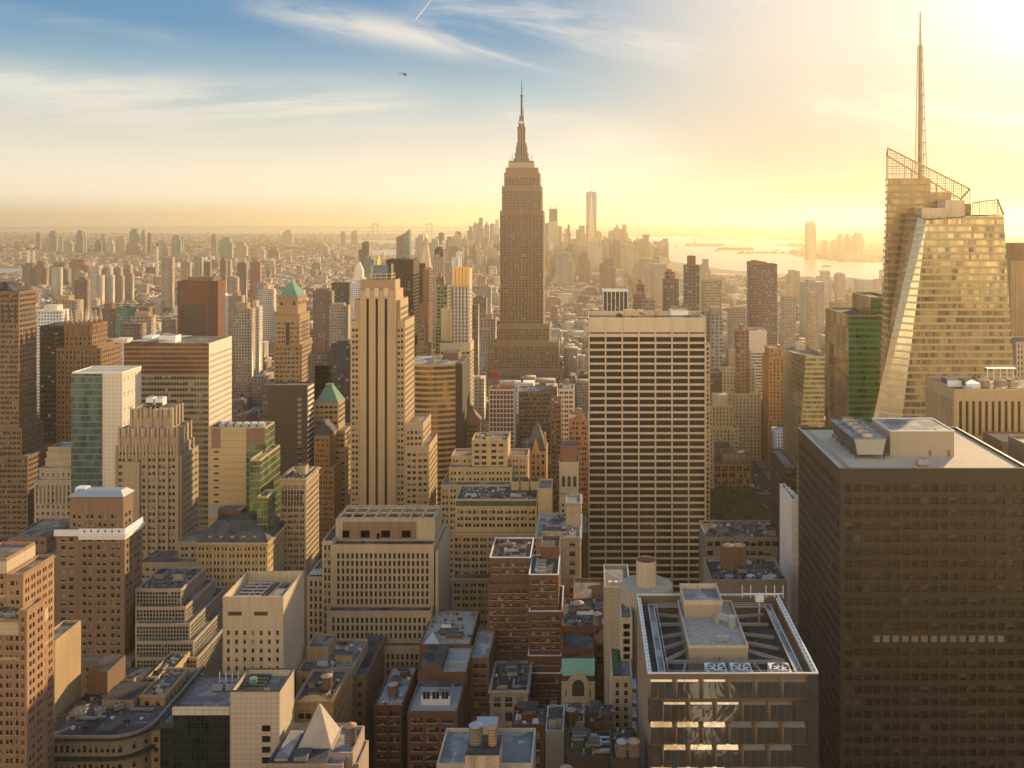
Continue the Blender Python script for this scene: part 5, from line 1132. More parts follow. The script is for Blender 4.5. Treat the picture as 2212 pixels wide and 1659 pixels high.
# ===== great stepped limestone skyscraper with mast
Y = 1250.0
EL = BR('spire_tower_limestone', (.25, .185, .14), var=.10)
b = tw('great_spired_skyscraper', 'tallest grey-brown stepped skyscraper with a spired mast, at the picture centre', EL, [
    (1092, 1162, 362, 1262, 30, {}), (1089, 1166, 373, 1260, 34, {}), (1084, 1170, 402, 1257, 40, {}), (1080, 1174, 455, 1254, 46, {}),
    (1073, 1187, 700, 1250, 56, {}), (1067, 1207, 738, 1244, 66, {}), (1062, 1212, 800, 1236, 80, {})],
    bay=4.7, floor=3.75, spans=((.14, .38), (.54, .78)), v0=.06, v1=.80, dep=.5, topm=6, short='the great spired skyscraper', indiv=True, rail=False, blinds=.25, glass=glass_mat('spire_tower_glass', (.02, .017, .015), .15, 0, .4))
x0, x1, y0, y1, zb, zt = b.T[3]
for (a, c) in ((1080, 1098), (1106, 1121), (1133, 1148), (1156, 1174)):   # projecting piers round the recessed centre bays
    b.part('corner_pier', lambda q: [q.box(WX(a, y0)+k*(WX(c, y0)-WX(a, y0)-.5)/2, WX(a, y0)+k*(WX(c, y0)-WX(a, y0)-.5)/2+.5, y0-1.0, y0-.01, WZ(735, y0), zt, EL) for k in range(3)])
x0, x1, y0, y1, zb, zt = b.T[0]
yc = 1277.0; xc = WX(1127, yc); MS = flat_mat('mast_metal', (.13, .12, .10), .45, .4, .3)
def lev(q, px0, px1, p0, p1, m, d=None):
    w = WX(px1, yc)-WX(px0, yc); d = d or w
    q.box(xc-w/2, xc+w/2, yc-d/2, yc+d/2, WZ(p1, yc), WZ(p0, yc), m)
b.part('observation_deck', lambda q: (lev(q, 1099, 1155, 352, 363, GREY, 20), lev(q, 1100, 1153, 348, 352, MS, 19), lev(q, 1110, 1144, 343, 348, MS, 15), lev(q, 1113, 1141, 339, 343, MS, 14)))
def fn(q):
    def rr(p): return (WX(p, yc)-xc)
    q.frustum(xc-8.2, xc+8.2, yc-7, yc+7, WZ(340, yc), xc-5.6, xc+5.6, yc-5, yc+5, WZ(308, yc), MS)
    q.box(xc-5.5, xc+5.5, yc-5, yc+5, WZ(308, yc), WZ(282, yc), MS)
    for s_ in (-1, 1):
        for w_, p in ((9.4, 330), (8.0, 318), (7.0, 309)): q.box(xc+s_*(w_-1.2), xc+s_*w_, yc-1.5, yc+1.5, WZ(341, yc), WZ(p, yc), MS)
        q.box(xc+s_*1.4-.3, xc+s_*1.4+.3, yc-8.3, yc-7.0, WZ(340, yc), WZ(284, yc), CREAM)
b.part('mooring_mast', fn)
b.part('mast_strip', lambda q: q.quad((xc-1.1, yc-7.3, WZ(338, yc)), (xc+1.1, yc-7.3, WZ(338, yc)), (xc+1.1, yc-5.3, WZ(284, yc)), (xc-1.1, yc-5.3, WZ(284, yc)), DARKM))
def cyl_(q, p0, p1, r0, r1, m, n=16): q.cyl(xc, yc, WZ(p1, yc), WZ(p0, yc), r0, r1, m, n)
b.part('mast_rings', lambda q: (cyl_(q, 274, 283, 6.2, 6.0, MS), cyl_(q, 268, 274, 4.6, 4.4, MS), cyl_(q, 262, 268, 5.0, 5.0, METAL), cyl_(q, 250, 262, 3.5, 3.3, MS)))
b.part('antenna', lambda q: (cyl_(q, 207, 250, 1.5, 1.2, DARKM, 8), cyl_(q, 206, 208, 2.8, 2.8, DARKM, 8), cyl_(q, 182, 206, .8, .6, DARKM, 8), cyl_(q, 168, 182, .35, .08, DARKM, 6), [q.box(xc-2.2, xc+2.2, yc-.2, yc+.2, WZ(p, yc), WZ(p, yc)+.5, DARKM) for p in (212, 217, 222, 230, 236, 242)], q.box(xc+2.4, xc+3.0, yc-.3, yc+.3, WZ(250, yc), WZ(234, yc), DARKM)))
b.part('deck_antenna', lambda q: [q.bar((xc+k, yc-8, WZ(346, yc)), (xc+k, yc-8, WZ(346, yc)+R.uniform(4, 10)), .35, DARKM) for k in (-16, -13, -12, 12, 13.5, 15)])['kind'] = 'stuff'
b.done()

# ===== crystalline tower with spire, right
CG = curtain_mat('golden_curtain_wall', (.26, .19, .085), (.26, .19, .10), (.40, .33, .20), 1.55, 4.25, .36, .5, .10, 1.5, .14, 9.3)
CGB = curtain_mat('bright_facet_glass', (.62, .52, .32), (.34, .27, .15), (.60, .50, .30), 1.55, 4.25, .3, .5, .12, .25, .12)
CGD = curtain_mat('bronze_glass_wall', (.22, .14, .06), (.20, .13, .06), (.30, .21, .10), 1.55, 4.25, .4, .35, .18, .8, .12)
Yb = 560.0; Ya = 588.0
t = empty('crystal_tower', (WX(2090, Yb), 590, 0), 'leaning-faceted golden glass tower with open lattice crown and tall spire, right', 'office building')
HEROES.append(('the golden faceted tower', 2050, 560)); FOOT.append((WX(1880, Ya), WX(2240, Yb), 550, 640, 300))
def P3(px, py, Y): return Vector((WX(px, Y), Y, WZ(py, Y)))
def facep(q, pts, m, extra=None):
    """planar polygon with UVs in metres (u horizontal, v up)"""
    a = Vector((pts[1][0]-pts[0][0], pts[1][1]-pts[0][1], 0)); a = a.normalized()
    q.poly(pts, m, [((Vector(p)-Vector(pts[0])).dot(a), p[2]) for p in pts])
def ground_pt(top, bot_px, bot_py, Y):   # continue an edge down to the ground
    bt = P3(bot_px, bot_py, Y); k = top.z/(top.z-bt.z); return top+(bt-top)*k
B1t, B2t = P3(2002, 476, Yb), P3(2168, 463, Yb); B1b, B2b = ground_pt(B1t, 1956, 847, Yb), ground_pt(B2t, 2192, 830, Yb)
C0t = P3(1983, 470, 566); C0b = ground_pt(C0t, 1899, 847, 572)
L0t = P3(1959, 456, 582); L0b = ground_pt(L0t, 1896, 870, 590)
q = MB()
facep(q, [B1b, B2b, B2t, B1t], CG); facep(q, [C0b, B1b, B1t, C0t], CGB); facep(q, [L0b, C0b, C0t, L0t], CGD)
R2t = Vector((B2t.x+1, 616, B2t.z)); R2b = Vector((B2b.x+1, 620, 0)); facep(q, [B2b, R2b, R2t, B2t], CG)
q.poly([B1t-Vector((0, 0, 1.5)), B2t-Vector((0, 0, 1.5)), R2t-Vector((0, 0, 1.5)), Vector((L0t.x, 616, L0t.z-1.5)), L0t-Vector((0, 0, 1.5)), C0t-Vector((0, 0, 1.5))], ROOF)
q.build('front_shaft', t)
q = MB()
A1t = P3(1918, 386, Ya); A1b = Vector((A1t.x, Ya, 0)); A2t = P3(2096, 470, Ya); A0t = P3(1913, 386, 612); A0b = ground_pt(A0t, 1897, 860, 612)
a2 = P3(2010, 386, Ya); a3 = P3(2010, 415, Ya); a4 = P3(2055, 415, Ya); a5 = P3(2055, 440, Ya); a6 = P3(2098, 440, Ya); A2b = Vector((a6.x, Ya, 0))
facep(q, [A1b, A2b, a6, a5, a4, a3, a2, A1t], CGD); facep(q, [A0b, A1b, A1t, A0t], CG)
bk = lambda v: Vector((v.x if v is not A1t else A0t.x+1, 618, v.z))
q.quad(A1t, a2, bk(a2), bk(A1t), ROOF); q.quad(a2, a3, bk(a3), bk(a2), CGD); q.quad(a3, a4, bk(a4), bk(a3), ROOF); q.quad(a4, a5, bk(a5), bk(a4), CGD); q.quad(a5, a6, bk(a6), bk(a5), ROOF); q.quad(a6, A2b, bk(A2b), bk(a6), CG)
q.build('rear_shaft', t)
GL = flat_mat('golden_lattice', (.36, .26, .13), .4, .5, .3)
def screen(q, p0, p1, b0, b1, n, m, w=.45):
    """lattice between a sloping top rail p0-p1 and a lower line b0-b1"""
    for k in range(n+1):
        A = p0+(p1-p0)*k/n; B_ = b0+(b1-b0)*k/n; q.bar(A, B_, w if k % 4 == 0 else w*.5, GL)
    zlo = min(b0.z, b1.z); z = zlo
    while z < max(p0.z, p1.z):
        # horizontal rail clipped by the slope
        ta, tb = 0.0, 1.0
        if p0.z > p1.z and z > p1.z: tb = (p0.z-z)/(p0.z-p1.z)
        if p1.z > p0.z and z > p0.z: ta = (z-p0.z)/(p1.z-p0.z)
        A = Vector((b0.x+(b1.x-b0.x)*ta, b0.y+(b1.y-b0.y)*ta, z)); B_ = Vector((b0.x+(b1.x-b0.x)*tb, b0.y+(b1.y-b0.y)*tb, z))
        q.bar(A, B_, w*.6, GL); z += m
    q.bar(p0, p1, w*1.8, GL)
q = MB()
s0, s1 = P3(1918, 320, Ya), P3(2095, 408, Ya); screen(q, s0, s1, P3(1918, 386, Ya), P3(2095, 440, Ya), 40, 1.6)
r0 = Vector((WX(1915.5, 612), 612, s0.z-3)); r1 = Vector((s1.x+4, 612, s1.z-6))
screen(q, r0, r1, Vector((r0.x, 612, WZ(386, Ya))), Vector((r1.x, 612, WZ(440, Ya))), 12, 5)
q.bar(s0, r0, .8, GL); q.bar(s1, r1, .8, GL); q.build('crown_lattice', t)
q = MB(); screen(q, P3(2101, 438, 575), P3(2155, 431, 575), P3(2101, 464, 575), P3(2155, 464, 575), 14, 1.8); screen(q, P3(2155, 431, 575), P3(2168, 463, Yb), P3(2155, 464, 575), P3(2168, 464, Yb), 5, 1.8); q.build('side_lattice', t)
q = MB(); q.box(WX(1992, 572), WX(2046, 572), 572, 586, WZ(472, 572), WZ(449, 572), CREAM); q.box(WX(2042, 574), WX(2084, 574), 574, 587, WZ(470, 574), WZ(432, 574), CREAM); q.build('plant_house', t)
q = MB(); [q.bar((WX(1995+k*16, 566), 566, WZ(474, 566)), (WX(1999+k*16, 566), 566, WZ(466, 566)), .25, BRN) for k in range(6)]; q.build('roof_davit', t)['kind'] = 'stuff'
yc = 600.0; xc = WX(1988, yc)
q = MB(); q.cyl(xc, yc, WZ(386, yc), WZ(100, yc), 1.3, .9, GL, 10); q.cyl(xc, yc, WZ(100, yc), WZ(27, yc), .75, .45, GL, 8)
for s_ in ((-1, -1), (1, -1), (1, 1), (-1, 1)):
    q.bar((xc+.4+s_[0]*2.9, yc+s_[1]*2.6, WZ(386, yc)), (xc-.2+s_[0]*1.1, yc+s_[1]*1.0, WZ(100, yc)), .35, GL)
for k in range(11):
    f = k/11; g_ = (k+1)/11; z = WZ(386-286*f, yc); z2 = WZ(386-286*g_, yc); w = 2.9-1.8*f; w2 = 2.9-1.8*g_
    q.bar((xc-w, yc-w, z), (xc+w, yc-w, z), .35, GL); q.bar((xc-w, yc-w, z), (xc+w2, yc-w2, z2), .25, GL)
    q.bar((xc+w, yc-w, z), (xc+w, yc+w, z), .3, GL)
q.cyl(xc, yc, WZ(100, yc)-.4, WZ(100, yc)+.4, 1.6, 1.6, GL, 8); q.build('spire', t)

# ===== right-hand group
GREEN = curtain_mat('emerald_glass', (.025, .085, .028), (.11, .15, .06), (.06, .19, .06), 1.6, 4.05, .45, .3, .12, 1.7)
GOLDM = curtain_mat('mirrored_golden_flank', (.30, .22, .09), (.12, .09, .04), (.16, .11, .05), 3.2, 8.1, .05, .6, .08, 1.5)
t = empty('green_glass_tower', (WX(1868, 620), 640, 0), 'emerald green glass office tower with a bronze reflecting left flank', 'office building'); HEROES.append(('the emerald glass tower', 1868, 620)); FOOT.append((WX(1833, 620)-2, WX(1903, 620)+2, 618, 690, 194))
for nm, (a, c, py, Y, d, z0_) in (('main_block', (1833, 1906, 683, 620, 60, 0)), ('upper_block', (1881, 1930, 643, 632, 44, WZ(690, 620)))):
    q = MB(); A, C, zt = WX(a, Y), WX(c, Y), WZ(py, Y)
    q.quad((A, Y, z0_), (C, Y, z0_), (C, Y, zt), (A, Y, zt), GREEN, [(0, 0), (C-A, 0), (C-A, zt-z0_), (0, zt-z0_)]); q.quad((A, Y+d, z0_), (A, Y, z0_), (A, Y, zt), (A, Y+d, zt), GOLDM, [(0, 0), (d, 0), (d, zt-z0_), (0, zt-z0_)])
    q.quad((C, Y, z0_), (C, Y+d, z0_), (C, Y+d, zt), (C, Y, zt), GREEN, [(0, 0), (d, 0), (d, zt-z0_), (0, zt-z0_)]); q.quad((C, Y+d, z0_), (A, Y+d, z0_), (A, Y+d, zt), (C, Y+d, zt), GREEN, [(0, 0), (1, 0), (1, 1), (0, 1)])
    q.quad((A, Y, zt-1), (C, Y, zt-1), (C, Y+d, zt-1), (A, Y+d, zt-1), ROOFD); q.build(nm, t)
    q = MB(); rim(q, A-.1, C+.1, Y-.1, Y+d+.1, zt-.01, .5, .5, TAN3); q.build('coping', t)
q = MB(); [q.box(WX(1850+k*9, 650), WX(1850+k*9, 650)+2, 640+k*3, 645+k*3, WZ(683, 620)-1, WZ(683, 620)+1.5, BRN) for k in range(4)]; q.build('roof_equipment', t)['kind'] = 'stuff'

b = tw('piered_office_block', 'beige office block with tall dark window strips between stone piers and a machine-filled roof, right', BR('pier_beige', (.44, .33, .20), var=.15), [(2061, 2300, 841, 440, 38, {'sides': 'FL', 'par': 1.4})], bay=3.05, floor=19, spans=((.26, .74),), v0=.08, v1=.94, dep=.9, marg=1.6, topm=4.5, rail=True, blinds=.0, short='the beige piered office block', glass=glass_mat('brown_glass', (.06, .04, .025), .1, 0, .6))
x0, x1, y0, y1, zb, zt = b.T[0]; clutter(b, 0, 5, 2, 2.5)
for k, px in enumerate((2042, 2073)):
    b.part('louvred_plant_box', lambda q: (q.box(WX(px, 455), WX(px+30, 455), 452-k*5, 462-k*5, zt-1, WZ(822, 455)+(.5 if k == 0 else 0), WHITE, METAL), q.box(WX(px, 455)-.05, WX(px, 455), 453-k*5, 461-k*5, zt, zt+2.6, DARKM)))
b.part('white_gantry', lambda q: ([q.bar((WX(2133+k*14, 466), 466, zt-1), (WX(2133+k*14, 466), 466, zt+6), .4, WHITE) for k in range(5)], q.box(WX(2130, 466), WX(2192, 466), 464, 468, zt+5.8, zt+6.1, WHITE), [q.bar((WX(2130, 466), 464, zt+6.1+h_), (WX(2192, 466), 464, zt+6.1+h_), .12, WHITE) for h_ in (.6, 1.2)]))
b.done()
for k, px in enumerate((2126, 2160)): tank(WX(px, 452), 452, zt-1.4, 'tan cone-lidded water tank, %s of two on the beige piered office roof' % ('left', 'right')[k], 2.6, 3.2, .5, lid=TAN3, shell=TAN2)
b = tw('corner_roof_building', 'brown building corner with a light roof and bright edge strip, at the right edge', BRN2, [(2240, 2330, 972, 352, 24, {'sides': ''}), ], cat='building', short='the roof corner at the right edge', roof=TAN); b.done()
b = tw('angled_roof_building', 'brown building with a pale flat roof at the right edge, behind the black tower', BRN, [(2165, 2330, 955, 400, 20, {'sides': 'L'})], bay=3, floor=4, spans=((.3, .7),), cat='building', short='the pale-roofed building at the right edge', roof=TAN3)
b.done()
b = tw('ribbed_tower', 'tall finely ribbed golden tower with a dark cap at the right edge of the picture', BR('ribbed_gold', (.40, .29, .14), vline=1.7), [(2184, 2330, 526, 705, 30, {'sides': '', 'par': 2})], short='the ribbed tower at the right edge', indiv=False)
x0, x1, y0, y1, zb, zt = b.T[0]; b.part('dark_cap', lambda q: q.box(x0-.3, x1, y0-.3, y0-.01, zt-13, zt+.2, BRN)); b.part('pier', lambda q: [q.box(x0+k*1.7, x0+k*1.7+.7, y0-.5, y0-.01, 0, zt-14, TAN) for k in range(26)])['kind'] = 'stuff'
b.done()
b = tw('white_ribbed_block', 'pale ribbed block seen between the golden faceted tower and the right edge', CREAM, [(2195, 2330, 738, 640, 30)], bay=2.4, floor=3.9, spans=((.3, .7),), short='the pale block at the right edge', indiv=False); b.done()
# slim orange + crystal block
b = tw('slim_orange_tower', 'slim orange-brown tower left of the sloping-sided glass block', BR('orange_piers', (.42, .22, .09), vline=3.0), [(1662, 1690, 752, 985, 26, {'sides': 'FL'}), (1660, 1694, 772, 977, 36, {'sides': 'FL'})], bay=4.2, floor=3.8, spans=((.3, .72),), v0=.15, v1=.85, short='the slim orange-brown tower'); b.done()
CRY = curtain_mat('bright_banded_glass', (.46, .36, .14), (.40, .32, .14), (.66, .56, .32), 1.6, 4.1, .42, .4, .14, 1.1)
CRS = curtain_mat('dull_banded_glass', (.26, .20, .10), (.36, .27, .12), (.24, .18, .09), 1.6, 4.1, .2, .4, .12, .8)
t = empty('sloped_glass_block', (WX(1750, 820), 840, 0), 'glass block with a sloping glass corner and bright banded front, left of the emerald tower', 'office building'); HEROES.append(('the sloping-cornered glass block', 1750, 800)); FOOT.append((WX(1741, 800)-12, WX(1782, 800)+1, 798, 905, 150))
q = MB()
Y = 800.0; f0t, f1t = P3(1741, 768, Y), P3(1781, 768, Y); f0b, f1b = ground_pt(f0t, 1728, 940, Y), Vector((f1t.x, Y, 0))
e0t = P3(1712, 762, 838); e0b = Vector((e0t.x, 826, 0)); s0t = P3(1691, 752, 900); s0b = Vector((s0t.x, 900, 0))
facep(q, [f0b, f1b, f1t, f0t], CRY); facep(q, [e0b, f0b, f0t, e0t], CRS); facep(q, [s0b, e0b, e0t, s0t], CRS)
facep(q, [f1b, Vector((f1b.x, 880, 0)), Vector((f1t.x, 880, f1t.z)), f1t], CRY); dn = Vector((0, 0, 1))
q.poly([f0t-dn, f1t-dn, Vector((f1t.x, 880, f1t.z-1)), s0t-dn, e0t-dn], ROOF); q.build('glass_shell', t)
q = MB(); q.box(WX(1722, 838), WX(1740, 838), 838, 850, f0t.z-1, WZ(745, 838), CREAM, ROOF); q.build('plant_house', t)
q = MB(); [q.bar((WX(1748+k*5, 850), 850, f0t.z-1), (WX(1750+k*5, 850), 850, f0t.z+7), .5, TAN) for k in range(6)]; q.build('roof_frame', t)
b = tw('low_dark_glass_block', 'low dark glass block beside the avenue with a pale roof edge', DRK, [(1697, 1722, 1010, 480, 40, {'sides': 'FL'})], bay=2.2, floor=4, spans=((.1, .9),), v0=.3, v1=.9, short='the low dark glass block by the avenue', indiv=True); b.done()
b = tw('white_slim_building', 'slim white building with a column of small windows, left of the black tower', WHT, [(1710, 1724, 1078, 415, 18, {'sides': 'L', 'spans': ((.38, .62),), 'bay': 5}), (1710, 1729, 1079, 414.9, 14, {'ground': True})], bay=3.4, floor=3.7, spans=((.1, .38), (.6, .88)), v0=.2, v1=.6, cat='building', short='the slim white building'); b.done()
b = tw('white_end_block', 'white end wall with rooftop rail between the avenue and the black tower', WHT, [(1700, 1712, 1066, 424, 16, {'sides': ''})], cat='building', short='the white end wall'); b.done()
# beige setbacks right of the slab
b = tw('pale_piered_setback_tower', 'pale yellow stone tower with shallow vertical piers and stepped right side', BR('pale_yellow_stone', (.46, .37, .22)), [(1530, 1584, 876, 930, 18), (1528, 1596, 925, 926, 26), (1526, 1609, 980, 920, 36)], bay=3.6, floor=3.8, spans=((.3, .7),), v0=.15, v1=.85, short='the pale yellow stepped tower', indiv=False)
pbox(b, 'bulkhead', 1540, 1572, 853, 877, 932, 12, CREAM); b.done()
b = tw('hazy_brown_setback_tower', 'hazy brown brick tower with stepped corners behind the slim orange tower', BR('hazy_brick', (.30, .20, .12)), [(1613, 1668, 862, 1020, 30), (1600, 1674, 935, 1014, 38)], bay=4.0, floor=3.7, spans=((.32, .68),), short='the hazy brown stepped tower', indiv=False); b.done()
b = tw('cream_stepped_tower', 'cream stepped tower with blank top, right of the white-gridded slab', CREAM, [(1574, 1622, 756, 1010, 20, {'sides': ''}), (1560, 1632, 792, 1004, 30), (1548, 1644, 850, 998, 40)], bay=4.0, floor=3.7, spans=((.3, .7),), short='the cream stepped tower', indiv=False); b.done()
b = tw('white_banded_block', 'white banded office block with a thin grey cap, behind the cream stepped tower', WHT, [(1600, 1656, 714, 1080, 30, {'topm': 26}), ], bay=3.0, floor=3.6, spans=((.04, .96),), v0=.4, v1=.9, short='the white banded block', indiv=False, rail=False); b.done()
b = tw('dark_curved_block', 'dark rounded block at the foot of the pale yellow stepped tower', DRK, [(1528, 1560, 806, 960, 24)], bay=3.0, floor=3.6, spans=((.1, .9),), short='the dark block', indiv=False); b.done()
b = tw('mansarded_park_building', 'brown stone building with arched windows and glazed studios on top, facing the park trees', BR('park_brownstone', (.30, .18, .10)), [(1560, 1618, 978, 866, 16, {'sides': ''}), (1541, 1622, 1002, 858, 30)], bay=6.5, floor=6.0, spans=((.15, .45), (.55, .85)), v0=.15, v1=.85, short='the brown building facing the park', indiv=True, cor=.6, cat='building', roof=ROOFD)
x0, x1, y0, y1, zb, zt = b.T[0]; b.part('studio_glazing', lambda q: [q.box(x0+1+k*5.4, x0+5.2+k*5.4, y0-.1, y0-.01, zt-6, zt-1.5, glass_mat('sky_glass', (.40, .44, .44), .2, .2)) for k in range(4)]); b.done()
b = tw('grey_park_side_block', 'narrow pale block touching the right edge of the white-gridded slab', GREY, [(1524, 1542, 935, 845, 20)], bay=3.4, floor=3.7, spans=((.3, .7),), short='the narrow pale block by the park', cat='building', indiv=False); b.done()
# broad low roofs by the park
b = tw('broad_machine_roof', 'broad low grey building with twin-tank cooling house and dish-strewn roof, below the park', BR('patterned_grey_panels', (.30, .26, .21), course=.8, vline=2.0), [(1536, 1700, 1252, 392, 26, {'sides': '', 'par': 2}), (1524, 1700, 1160, 500, 28, {'ground': True, 'sides': 'F', 'bay': 4, 'spans': ((.1, .9),), 'floor': 5})], short='the broad machine roof below the park', roof=ROOFD, cat='building', bay=3.5, floor=4)
x0, x1, y0, y1, zb, zt = b.T[0]
b.part('plant_enclosure', lambda q: q.box(WX(1560, 408), WX(1612, 408), 408, 414, zt-2, zt+8, BRN))
b.part('fan_row', lambda q: [q.cyl(x0+4+k*4.6, y0+6, zt-1.8, zt-.6, 1.9, 1.9, METAL if k % 2 else DARKM, 16) for k in range(6)])
b.part('grey_screen', lambda q: q.box(x0+.5, x1-1, y0-.5, y0-.02, zt-9, zt+.1, BR('woven_screen', (.26, .23, .19), vline=.8, course=.9)))
clutter(b, 0, 4, 4, 2); clutter(b, 1, 9, 6, 3); b.done()
for k, w in enumerate(('left', 'right')): tank(WX(1573+k*26, 411), 411, zt+1.2, 'cone-roofed tank, %s of two in the brown enclosure below the park' % w, 2.3, 6.0, .8, lid=TAN3, shell=TAN2)
b = tw('dark_gap_block', 'unlit dark wall between the duct roof block and the white-gridded slab', DRK, [(1254, 1271, 1150, 470, 30, {'sides': ''})], cat='building', short='the dark gap wall'); b.done()  # dark-clad block filling the gap
b = tw('gridded_side_tower', 'thin gridded beige tower at the right edge of the white-gridded slab', BEI, [(1524, 1534, 745, 720, 24)], bay=3.0, floor=3.6, spans=((.15, .85),), v0=.2, v1=.85, short='the thin gridded tower', indiv=False); b.done()

# ===== mid distance towers measured one by one: (px0, px1, top row, Y, colour, label)
FARW = {'brown': (.19, .125, .085), 'red': (.26, .13, .08), 'tan': (.34, .26, .175), 'cream': (.46, .39, .29), 'dark': (.075, .062, .055), 'grey': (.28, .25, .21), 'glass': (.13, .17, .17), 'white': (.64, .60, .52), 'gold': (.40, .30, .16), 'green': (.15, .21, .15)}
def far_mesh(b_, boxes, name, parent=None, origin=(0, 0, 0)):
    """boxes: (x0,x1,y0,y1,z0,z1,(r,g,b),a) in one mesh with a per-corner tone"""
    n = len(boxes); V = np.empty((n, 8, 3), np.float32); A = np.array([b[:6] for b in boxes], np.float64)
    ix = [0, 1, 1, 0, 0, 1, 1, 0]; iy = [2, 2, 3, 3, 2, 2, 3, 3]; iz = [4, 4, 4, 4, 5, 5, 5, 5]
    for k in range(8): V[:, k, 0] = A[:, ix[k]]-origin[0]; V[:, k, 1] = A[:, iy[k]]-origin[1]; V[:, k, 2] = A[:, iz[k]]-origin[2]
    fc = np.array([(0, 1, 5, 4), (1, 2, 6, 5), (2, 3, 7, 6), (3, 0, 4, 7), (4, 5, 6, 7)]); FF = (fc[None]+8*np.arange(n)[:, None, None]).reshape(-1)
    me = bpy.data.meshes.new(name); me.vertices.add(n*8); me.vertices.foreach_set('co', V.reshape(-1)); me.loops.add(n*20); me.loops.foreach_set('vertex_index', FF.astype(np.int32))
    me.polygons.add(n*5); me.polygons.foreach_set('loop_start', (np.arange(n*5)*4).astype(np.int32)); me.update(calc_edges=True)
    ca = me.color_attributes.new('tone', 'FLOAT_COLOR', 'CORNER')
    cols = np.array([(*b[6], b[7]) for b in boxes], np.float32); ca.data.foreach_set('color', np.repeat(cols, 20, axis=0).reshape(-1))
    me.materials.append(far_m); me.validate(); o = bpy.data.objects.new(name, me); COL.objects.link(o)
    o.location = (0, 0, 0) if parent else origin; o.parent = parent
    return o
